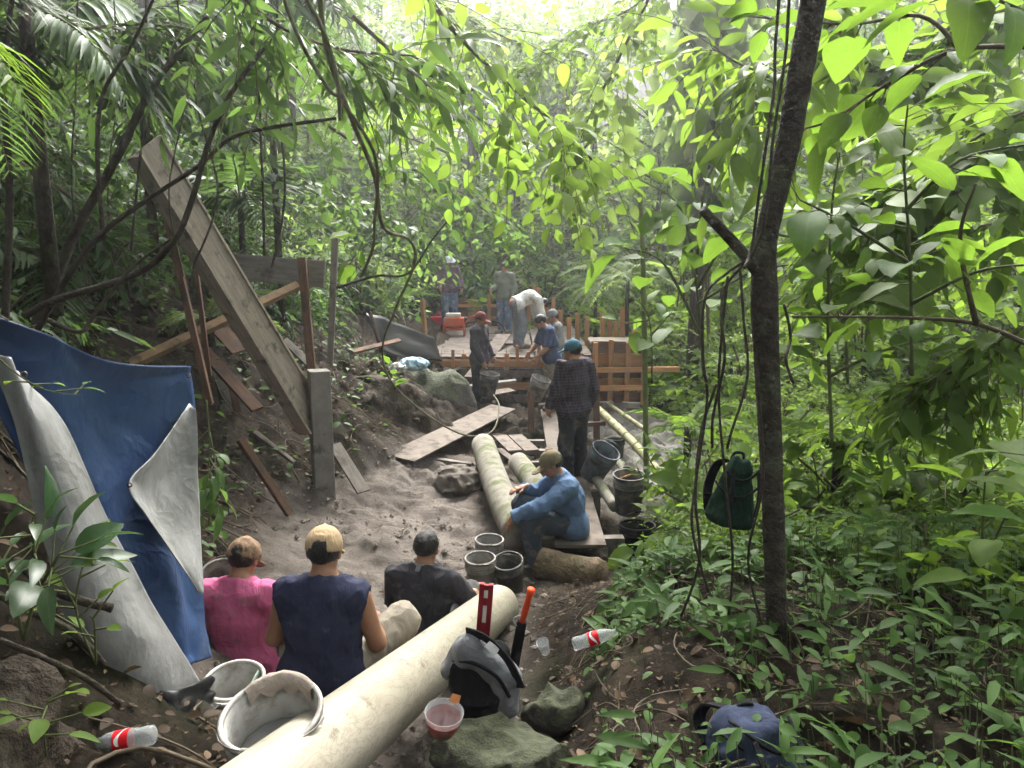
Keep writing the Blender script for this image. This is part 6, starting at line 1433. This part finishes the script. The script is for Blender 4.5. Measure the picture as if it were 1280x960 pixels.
# ------------------------------------------------------------------ trunk on the right with its lianas
tb = a_(972, 818, 2.95); rt_ = empty('slender_tree', tb, 'slender dark tree trunk with a cut stub rising at the right', 'tree')
tp_ = [(1040, -120, 2.6), (1017, 0, 2.72), (1006, 60, 2.76), (985, 180, 2.8), (960, 285, 2.85), (955, 335, 2.87), (957, 420, 2.88), (961, 510, 2.9), (966, 620, 2.92), (969, 720, 2.94), (972, 818, 2.95), (974, 860, 2.96)]
q = spline([a_(*p_) - tb for p_ in tp_], 6)
rad = np.interp(np.linspace(0, 1, len(q)), [0, .15, .35, .43, .5, .65, .85, .95, 1], [.040, .043, .041, .043, .051, .044, .042, .046, .062])
SMBARK = mat('slender_bark', (.07, .058, .044), (.026, .022, .017), 9, .9, (.085, .09, .06), .35, 7, 1.0, 40, stretch=(1, 1, 1.2), bdist=.03)
MB().tube(q, list(rad), 18, True, .035).build('trunk', SMBARK, rt_, True)
q2 = spline([a_(952, 345, 2.87) - tb, a_(930, 318, 2.84) - tb, a_(905, 290, 2.8) - tb, a_(878, 262, 2.76) - tb], 5); MB().tube(q2, [.025 - .0005 * k for k in range(len(q2))], 14, True, .04).build('cut_stub', SMBARK, rt_, True)
ll = [('top strand', [(975, -20), (968, 60), (973, 110), (955, 180), (948, 260), (938, 310), (933, 335)], 2.72), ('second top strand', [(985, -10), (980, 70), (962, 170), (952, 280), (940, 330)], 2.74),
      ('outermost strand', [(935, 325), (905, 342), (882, 372), (880, 450), (885, 500), (870, 600), (868, 660), (880, 740)], 2.8), ('looping strand', [(930, 330), (910, 360), (904, 400), (909, 450), (895, 520), (889, 560)], 2.82),
      ('strand holding the backpack', [(930, 330), (925, 400), (931, 470), (914, 540), (908, 560)], 3.1), ('inner strand', [(945, 342), (941, 400), (946, 480), (949, 600), (940, 700), (952, 790)], 2.84),
      ('slack strand', [(890, 480), (880, 540), (872, 620), (878, 700), (850, 770)], 2.86), ('short strand', [(984, 380), (989, 420), (985, 450), (990, 480)], 2.82), ('low strand', [(905, 345), (898, 480), (905, 600), (912, 700), (905, 780)], 3.0)]
for nm, pts, Y in ll:
    q = spline([a_(x + random.uniform(-6, 6), y, Y + .05 * math.sin(k * 1.7)) for k, (x, y) in enumerate(pts)], 6); b_ = q[0].copy()
    o = MB().tube([p_ - b_ for p_ in q], .0055, 7, True, .12).build('liana', DBARK, None, True); o.location = b_
    tag(o, 'thin dark liana on the right trunk, ' + nm, 'liana', 'lianas on the right trunk')

# ------------------------------------------------------------------ branches and lianas at the upper left
br = [('arching grey branch bending over the top of the chute', [(48, 410, 4.6), (95, 330, 4.5), (135, 285, 4.5), (190, 246, 4.4), (250, 206, 4.3), (300, 168, 4.3), (420, 148, 4.2)], .022),
      ('dark crooked branch crossing in front of the chute', [(30, 395, 4.2), (70, 375, 4.2), (165, 345, 4.2), (215, 305, 4.1), (240, 250, 4.1), (262, 175, 4.1), (290, 115, 4.0), (330, 60, 4.0)], .026),
      ('forked dark branch below the crooked one', [(60, 400, 4.0), (100, 415, 4.0), (120, 390, 4.05), (165, 335, 4.1), (215, 298, 4.12)], .016),
      ('upright dark limb at the far upper left', [(130, 300, 4.6), (122, 200, 4.6), (128, 120, 4.5), (165, 55, 4.4), (205, -30, 4.3)], .018),
      ('thick shaded trunk rising beside the tarp', [(40, 420, 4.9), (90, 300, 5.0), (150, 190, 5.0), (190, 110, 5.0), (260, 20, 4.9)], .042),
      ('slanting shaded trunk at the left edge', [(5, 430, 4.4), (12, 250, 4.4), (5, 100, 4.4), (20, -40, 4.4)], .028),
      ('thin branch spreading over the hooded person', [(420, 360, 7.0), (470, 345, 7.1), (510, 342, 7.2), (540, 300, 7.3), (565, 270, 7.3)], .016)]
for lb, pts, r in br:
    q = spline([a_(*p_) for p_ in pts], 6); b_ = q[0].copy(); o = MB().tube([p_ - b_ for p_ in q], [.75 * r * (1.1 - .6 * k / len(q)) for k in range(len(q))], 9, True, .08).build('tree_branch', DBARK, None, True); o.location = b_; tag(o, lb, 'branch')
VINE = mat('green_brown_vine', (.15, .135, .085), (.08, .075, .045), 7, .85, (.07, .09, .03), .3)
for lb, pts, r in [('long liana swinging down from the treetops to the tilted board', [(398, -30, 3.6), (408, 60, 3.7), (440, 150, 4.0), (468, 220, 4.5), (480, 285, 5.2), (512, 300, 6.2), (518, 330, 7.0), (495, 385, 8.2), (478, 435, 9.2), (488, 475, 9.5), (525, 512, 9.7), (570, 540, 9.8), (600, 545, 10.2), (618, 535, 10.6), (624, 508, 11.2), (617, 494, 11.6)], .012),
                   ('second liana twisting beside the long one', [(345, -30, 3.6), (375, 50, 3.7), (410, 110, 3.8), (430, 130, 3.9), (470, 200, 4.2), (468, 280, 4.5), (466, 310, 4.6), (452, 345, 4.8)], .009),
                   ('thin vine hanging at the top centre left', [(370, -20, 3.4), (400, 30, 3.5), (420, 90, 3.6), (425, 150, 3.7)], .009)]:
    q = spline([a_(*p_) for p_ in pts], 7); b_ = q[0].copy(); o = MB().tube([p_ - b_ for p_ in q], r, 9, True, .07).build('liana', VINE, None, True); o.location = b_; tag(o, lb, 'liana')

# palms on the left bank
def palm(label, base, n, L, kind, seed, el=(.2, .9), az=None, stem=.0):
    root = empty('palm', base, label, 'palm'); g = np.random.default_rng(seed)
    if stem: MB().tube([(0, 0, -stem), (0, 0, .02)], [.05, .04], 9).build('trunk', DBARK, root, True)
    for k in range(n):
        o = link('frond', FR[kind][k % len(FR[kind])], root); a = az[0] + (az[1] - az[0]) * (k + .5) / n if az else 6.28 * k / n + g.normal() * .2
        e = g.uniform(*el); o.rotation_euler = (e, 0, a); s = L * g.uniform(.8, 1.15); o.scale = (s, s, s)
    return root
palm('dark palm spreading its fronds over the tarp corner', a_(30, 10, 4.8), 7, .9, 'dark', 1, (-.5, .4), stem=1.8)
palm('palm with narrow leaflets at the top left corner', a_(-110, 10, 2.9), 4, .62, 'bright', 2, (-.5, .1), stem=1.6)
palm('palm arching over the head of the chute', a_(170, 20, 7.6), 10, 1.5, 'dark', 3, (-.3, .6), stem=2.2)
palm('palm hanging fronds at the top near the lianas', a_(330, -40, 10.5), 9, 1.6, 'dark', 4, (-.6, .2), stem=4.5)
palm('dark palm low on the bank behind the crooked branch', a_(60, 330, 6.2), 10, 1.0, 'dark', 5, (0, .9), stem=.6)
palm('palm growing behind the chute foot', a_(300, 250, 11), 10, 1.4, 'dark', 6, (0, .9), stem=.8)
palm('pale tree fern above the formwork stakes', a_(785, 345, 15.8), 9, 1.3, 'pale', 7, (-.1, .6), stem=1.8)
palm('pale tree fern left of the bamboo pole', a_(745, 360, 18.5), 9, 1.2, 'pale', 8, (0, .7), stem=1.2)
palm('bright fern beside the stony path', a_(860, 540, 8.6), 9, .8, 'fern', 9, (.1, .8), stem=.5)
palm('bright fern in the scrub right of the trunk', a_(1050, 560, 5.6), 10, .7, 'fern', 10, (.1, .8), stem=.5)
palm('bright fern low at the right edge', a_(1180, 610, 5.0), 10, .7, 'fern', 11, (.1, .8), stem=.5)
palm('fern behind the tarp at the foot of the brace', a_(262, 400, 8.5), 8, .8, 'pale', 12, (.2, .9), stem=.3)

# ------------------------------------------------------------------ leafy boughs hanging in from above
def bough(label, pts, mt, nsp, slen, nl, lsize, tpl, rad=.014, seed=0, name='hanging_bough'):
    q = spline([a_(*p_) for p_ in pts], 6); b_ = q[0].copy(); root = empty(name, b_, label, 'branch'); g = np.random.default_rng(seed + 900); mb = MB(); mb.tube([p_ - b_ for p_ in q], [rad * (1 - .7 * k / len(q)) for k in range(len(q))], 7); A = []
    for k in range(nsp):
        f = .1 + .9 * (k + g.random()) / nsp; j = min(int(f * (len(q) - 1)), len(q) - 2); p0 = q[j].lerp(q[j + 1], g.random()) - b_; tg = np.array(q[j + 1] - q[j]); dd = nrm(tg) * .6 + g.normal(size=3) * np.array((.8, .8, .35)) + np.array((0, 0, -.25))
        sp = spray(nl, slen * (.6 + .7 * g.random()), lsize, tpl, .4, .4, seed * 31 + k); M_ = frame_from(dd, (0, 0, 1), g.normal() * .3); A.append(place(sp, M_, np.array(p0)))
        pp = np.concatenate([[[0, 0, 0]], sp[0]]) @ M_.T + np.array(p0); mb.tube([Vector(v) for v in pp[::2]], .003, 4, False)
    arr = [np.concatenate([a[i] for a in A]) for i in range(4)]; V, F, _ = scatter(tpl, *arr); tag(link('foliage', np_mesh('foliage', V, F, LM[mt]), root), kind='stuff'); mb.build('branch_wood', TWIG, root, True); return root
bough('leafy bough hanging across the top centre', [(500, -60, 5.0), (560, 30, 5.2), (640, 110, 5.4), (700, 160, 5.6), (740, 200, 5.8)], 'lime', 34, .8, 9, .15, T_OV, .02, 1)
bough('leafy bough reaching over the deck', [(440, 20, 6.0), (520, 90, 6.4), (600, 150, 6.8), (680, 190, 7.0)], 'lime', 30, .8, 9, .14, T_OV, .018, 2)
bough('dense bough drooping in front of the person in blue jeans', [(400, 150, 7.5), (480, 200, 8.2), (560, 230, 9.2), (640, 290, 12)], 'mid', 40, .75, 9, .14, T_OV, .018, 3)
bough('pointed-leaved bough at the top left centre', [(260, -60, 4.0), (330, 20, 4.2), (420, 60, 4.4), (520, 70, 4.6)], 'mid', 40, .6, 10, .2, T_LAN, .014, 4)
bough('pale bough hanging at the upper centre right', [(840, -60, 6.5), (780, 60, 6.6), (740, 140, 6.8), (700, 220, 7.0)], 'pale', 30, .8, 9, .15, T_OV, .016, 5)
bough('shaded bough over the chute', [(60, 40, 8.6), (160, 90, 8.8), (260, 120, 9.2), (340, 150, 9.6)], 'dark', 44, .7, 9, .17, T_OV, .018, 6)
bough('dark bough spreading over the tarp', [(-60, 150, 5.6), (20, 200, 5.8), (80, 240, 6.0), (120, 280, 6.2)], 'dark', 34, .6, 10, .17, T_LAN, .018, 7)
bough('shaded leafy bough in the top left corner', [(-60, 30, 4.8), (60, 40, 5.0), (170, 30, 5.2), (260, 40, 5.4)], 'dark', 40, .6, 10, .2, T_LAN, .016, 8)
bough('leafy bough over the boulder and hooded person', [(330, 200, 9.5), (420, 240, 10), (480, 270, 10.5), (530, 300, 11)], 'mid', 40, .8, 9, .14, T_OV, .016, 9)
bough('bright bough above the fork of the trunk', [(1090, -60, 4.4), (1030, 40, 4.5), (960, 90, 4.6), (890, 60, 4.8)], 'lime', 44, .7, 9, .2, T_LANB, .012, 10)
bough('bright bough in the upper right behind the sapling', [(1330, 120, 4.8), (1240, 160, 4.9), (1140, 230, 5.0), (1080, 250, 5.1)], 'lime', 70, .8, 9, .22, T_OV, .014, 11)
bough('bright bough at the right edge', [(1340, 380, 4.2), (1260, 420, 4.3), (1180, 470, 4.4), (1120, 480, 4.6)], 'lime', 46, .6, 9, .19, T_LANB, .012, 12)

bough('fine-leaved pale bough closing the top centre', [(480, -40, 9.5), (560, 10, 9.8), (640, 50, 10), (720, 70, 10.2)], 'pale', 60, 1.0, 12, .12, T_OV, .016, 13)
bough('fine-leaved bough over the top centre right', [(860, -50, 9.0), (790, 10, 9.2), (720, 40, 9.4), (650, 90, 9.6)], 'lime', 50, 1.0, 12, .12, T_OV, .016, 14)
bough('broad bough behind the right sapling near the top edge', [(1330, -20, 6.0), (1230, 20, 6.2), (1120, 60, 6.4), (1040, 110, 6.6)], 'lime', 60, .8, 9, .22, T_OV, .014, 15)
bough('broad bough in the middle distance right of the trunk', [(1340, 260, 6.4), (1240, 280, 6.5), (1130, 300, 6.6), (1030, 340, 6.8)], 'lime', 60, .8, 9, .22, T_LANB, .014, 16)
gv = np.random.default_rng(5)
for k in range(9):
    x0 = 20 + 42 * k + gv.uniform(-12, 12); Y0 = 4.6 + gv.random() * 2.2; q = spline([a_(x0 + gv.normal() * 6, -30, Y0), a_(x0 + gv.normal() * 14, 110, Y0), a_(x0 + gv.normal() * 16, 240, Y0), a_(x0 + gv.normal() * 18, 330 + gv.uniform(-30, 60), Y0)], 6); b_ = q[0].copy()
    o = MB().tube([p_ - b_ for p_ in q], .006 + .004 * gv.random(), 6, True, .15).build('liana', DBARK, None, True); o.location = b_
    tag(o, ['leftmost', 'second', 'third', 'fourth', 'fifth', 'sixth', 'seventh', 'eighth', 'rightmost'][k] + ' of the thin vines hanging at the upper left, counted from the left', 'liana', 'thin vines at the upper left')
# ------------------------------------------------------------------ ground cover, litter, twigs and clods
def on_ground(n, x0, x1, y0, y1, seed, keep):
    g = np.random.default_rng(seed); x = g.uniform(x0, x1, n); y = g.uniform(y0, y1, n); k = keep(x, y, g); x, y = x[k], y[k]; return x, y, hz(x, y), g
pitk = lambda x, y: poly_mask(x, y, PIT, .4)
bank = lambda x, y, g: (x > .25 + .0 * y) & (pitk(x, y) < .2) & (x > np.interp(y, [1, 2, 3, 3.6, 4.2, 5], [.3, .25, .3, .4, .55, 1.0])) & (g.random(len(x)) < np.clip(.08 + .9 * (np.hypot(x - .42, (y - 2.75) * .8) > .4) * 1.0, 0, 1) * (.5 + .5 * (fbm(np.stack([x, y, 0 * x], -1), 1.6, 2) > -.25)))
x, y, z, g = on_ground(25000, .25, 5.5, 1.4, 6.8, 51, bank); n = len(x)
a = g.uniform(0, 6.28, n); tilt = g.normal(size=n) * .35; hgt = .02 + (.14 + .12 * np.clip(x - 1, 0, 1.5)) * g.random(n) ** 1.5
pos = np.stack([x, y, z + hgt], -1); d = np.stack([np.cos(a), np.sin(a), tilt * .6 - .1], -1); nn = np.stack([.4 * g.normal(size=n), .4 * g.normal(size=n) - .1, np.ones(n)], -1)
k4 = g.random(n) < .82
V1, F1, _ = scatter(T_OV, pos[k4], d[k4], nn[k4], (.025 + .10 * g.random(k4.sum()) ** 2.6) * np.clip(.55 + .18 * (pos[k4][:, 1] - 1.6), .55, 1.1)); V2, F2, _ = scatter(T_LAN, pos[~k4], d[~k4] + np.array((0, 0, .5)), nn[~k4], .07 + .12 * g.random((~k4).sum()))
st = [[Vector((x[k] + .02, y[k], z[k] - .01)), Vector(pos[k])] for k in range(0, n, 2)]; V3, F3 = tubes_np(st, [.002] * len(st), 3)
tag(link('ground_cover', cat_mesh('ground_cover', [(V1, F1, 0), (V2, F2, 2), (V3, F3, 1)], [LM['mid'], GTWIG, LM['mid']])), 'low green leafy ground cover on the near bank', 'ground cover', None, 'stuff')
def litter(name, label, pts, sz, mt, tpl, seed):
    x, y, z, g = pts; n = len(x); a = g.uniform(0, 6.28, n); pos = np.stack([x, y, z + .012 + .02 * g.random(n)], -1)
    V, F, _ = scatter(tpl, pos, np.stack([np.cos(a), np.sin(a), .25 * g.normal(size=n)], -1), np.stack([.45 * g.normal(size=n), .45 * g.normal(size=n), np.ones(n)], -1), sz[0] + sz[1] * g.random(n)); tag(link(name, np_mesh(name, V, F, LM[mt])), label, 'leaf litter', None, 'stuff')
litter('leaf_litter', 'brown fallen leaves over the near bank', on_ground(1900, .2, 5, 1.4, 6, 61, lambda x, y, g: (pitk(x, y) < .2)), (.02, .05), 'dead', T_OV, 1)
litter('bank_leaf_litter', 'fallen leaves on the bank behind the chute and boulder', on_ground(3600, -4.5, -.8, 1.4, 12, 62, lambda x, y, g: (pitk(x, y) < .15) & ((x < -1.5) | (y < 2.7))), (.025, .055), 'dead', T_OV, 2)
litter('crumbled_litter', 'fine dark crumbled leaf debris over the near bank', on_ground(9000, .15, 4.5, 1.4, 5.5, 64, lambda x, y, g: pitk(x, y) < .25), (.008, .02), 'dead', T_SIM, 3)
litter('bank_crumbled_litter', 'fine dark crumbled leaf debris over the bank behind the chute', on_ground(9000, -4.2, -.8, 1.5, 12, 65, lambda x, y, g: (pitk(x, y) < .2) & ((x < -1.4) | (y < 2.7))), (.012, .03), 'dead', T_SIM, 4)
x, y, z, g = on_ground(900, -4.2, -1.6, 4.2, 12.5, 63, lambda x, y, g: pitk(x, y) < .1); n = len(x); a = g.uniform(0, 6.28, n); pos = np.stack([x, y, z + .03 + .1 * g.random(n)], -1)
V, F, _ = scatter(T_OV, pos, np.stack([np.cos(a), np.sin(a), .3 * g.normal(size=n)], -1), np.stack([.4 * g.normal(size=n), .4 * g.normal(size=n), np.ones(n)], -1), .05 + .08 * g.random(n)); tag(link('bank_weeds', np_mesh('bank_weeds', V, F, LM['mid'])), 'scattered small weeds on the bank behind the chute', 'weeds', None, 'stuff')
def twigs(name, label, pts, L, r, mt):
    x, y, z, g = pts; P_ = []
    for k in range(len(x)):
        a = g.uniform(0, 6.28); l = L[0] + L[1] * g.random(); b_ = g.normal() * 1.1; q = []
        for f in (-.5, -.2, .15, .5): q.append(Vector((x[k] + math.cos(a + b_ * f) * l * f, y[k] + math.sin(a + b_ * f) * l * f, 0)))
        zz = hz(np.array([v.x for v in q]), np.array([v.y for v in q]), True)
        for v, h_ in zip(q, zz): v.z = h_ + .012 + .03 * g.random()
        P_.append(spline(q, 3))
    V, F = tubes_np(P_, [r * (.5 + g.random()) for _ in P_], 5); tag(link(name, np_mesh(name, V, F, mt)), label, 'twigs', None, 'stuff')
twigs('fallen_twigs', 'tangle of fallen twigs and vine stems on the near bank', on_ground(360, .3, 3.5, 1.6, 5.0, 71, lambda x, y, g: pitk(x, y) < .2), (.15, .5), .0032, mat('pale_twig', (.13, .105, .07), (.06, .05, .034), 12, .9))
twigs('bank_twigs', 'fallen sticks on the bank behind the chute', on_ground(260, -4, -1.0, 1.6, 11, 72, lambda x, y, g: (pitk(x, y) < .3) & ((x < -1.7) | (y < 2.6))), (.2, .6), .006, TWIG)
x, y, z, g = on_ground(5200, -2.8, .3, 3, 10.4, 81, lambda x, y, g: (pitk(x, y) > .15) & (fbm(np.stack([x, y, 0 * x], -1), 1.3, 2) + .35 * g.normal(size=len(x)) > .0)); n = len(x)
I_ = np.array([(0, 0, .6), (.8, 0, .1), (0, .9, .05), (-.9, .1, .1), (.1, -.8, .05), (.2, .1, -.5)]); Fi = np.array([(0, 1, 2, 2), (0, 2, 3, 3), (0, 3, 4, 4), (0, 4, 1, 1), (5, 2, 1, 1), (5, 3, 2, 2), (5, 4, 3, 3), (5, 1, 4, 4)])[:, :3]
s = .008 + .034 * g.random(n) ** 4; V = np.stack([x, y, z + s * .35], -1)[:, None] + I_[None] * s[:, None, None] * (1 + .3 * g.normal(size=(n, 6, 3))); F = (Fi[None] + (np.arange(n) * 6)[:, None, None]).reshape(-1, 3)
tag(link('mud_clods', np_mesh('mud_clods', V.reshape(-1, 3), F, mat('clod', (.2, .172, .148), (.15, .128, .11), 12, .95), False)), 'crumbs and clods of grey-brown mud over the pit floor', 'mud clods', None, 'stuff')
dl = a_(1082, 938, 2.35); o = np_mesh('dry_leaf', T_BIG[0] * np.array((1, 1, 1.8)), T_BIG[1], LM['dead'], True); o = link('dry_leaf', o); o.location = dl + Vector((0, -.05, .1)); o.rotation_euler = (.5, .5, 1.2); o.scale = (.15,) * 3; tag(o, 'large curled pale dry leaf at the bottom right', 'leaf')

# ------------------------------------------------------------------ the air: thin haze, scattering forward to stand in for glare near the sun
mb = MB(); mb.box((0, 20, 21), (118, 110, 62)); hzx = mb.build('haze', None); hzx.data.materials.clear()
m = bpy.data.materials.new('forest_air'); t, out = nodes(m); pv = t.nodes.new('ShaderNodeVolumePrincipled'); pv.inputs['Color'].default_value = (.93, .97, 1, 1); pv.inputs['Density'].default_value = .0024; pv.inputs['Anisotropy'].default_value = .72
t.links.new(pv.outputs[0], out.inputs['Volume']); hzx.data.materials.append(m); tag(hzx, 'pale haze added in the forest air for the glare around the sun', 'haze', None, 'stuff')
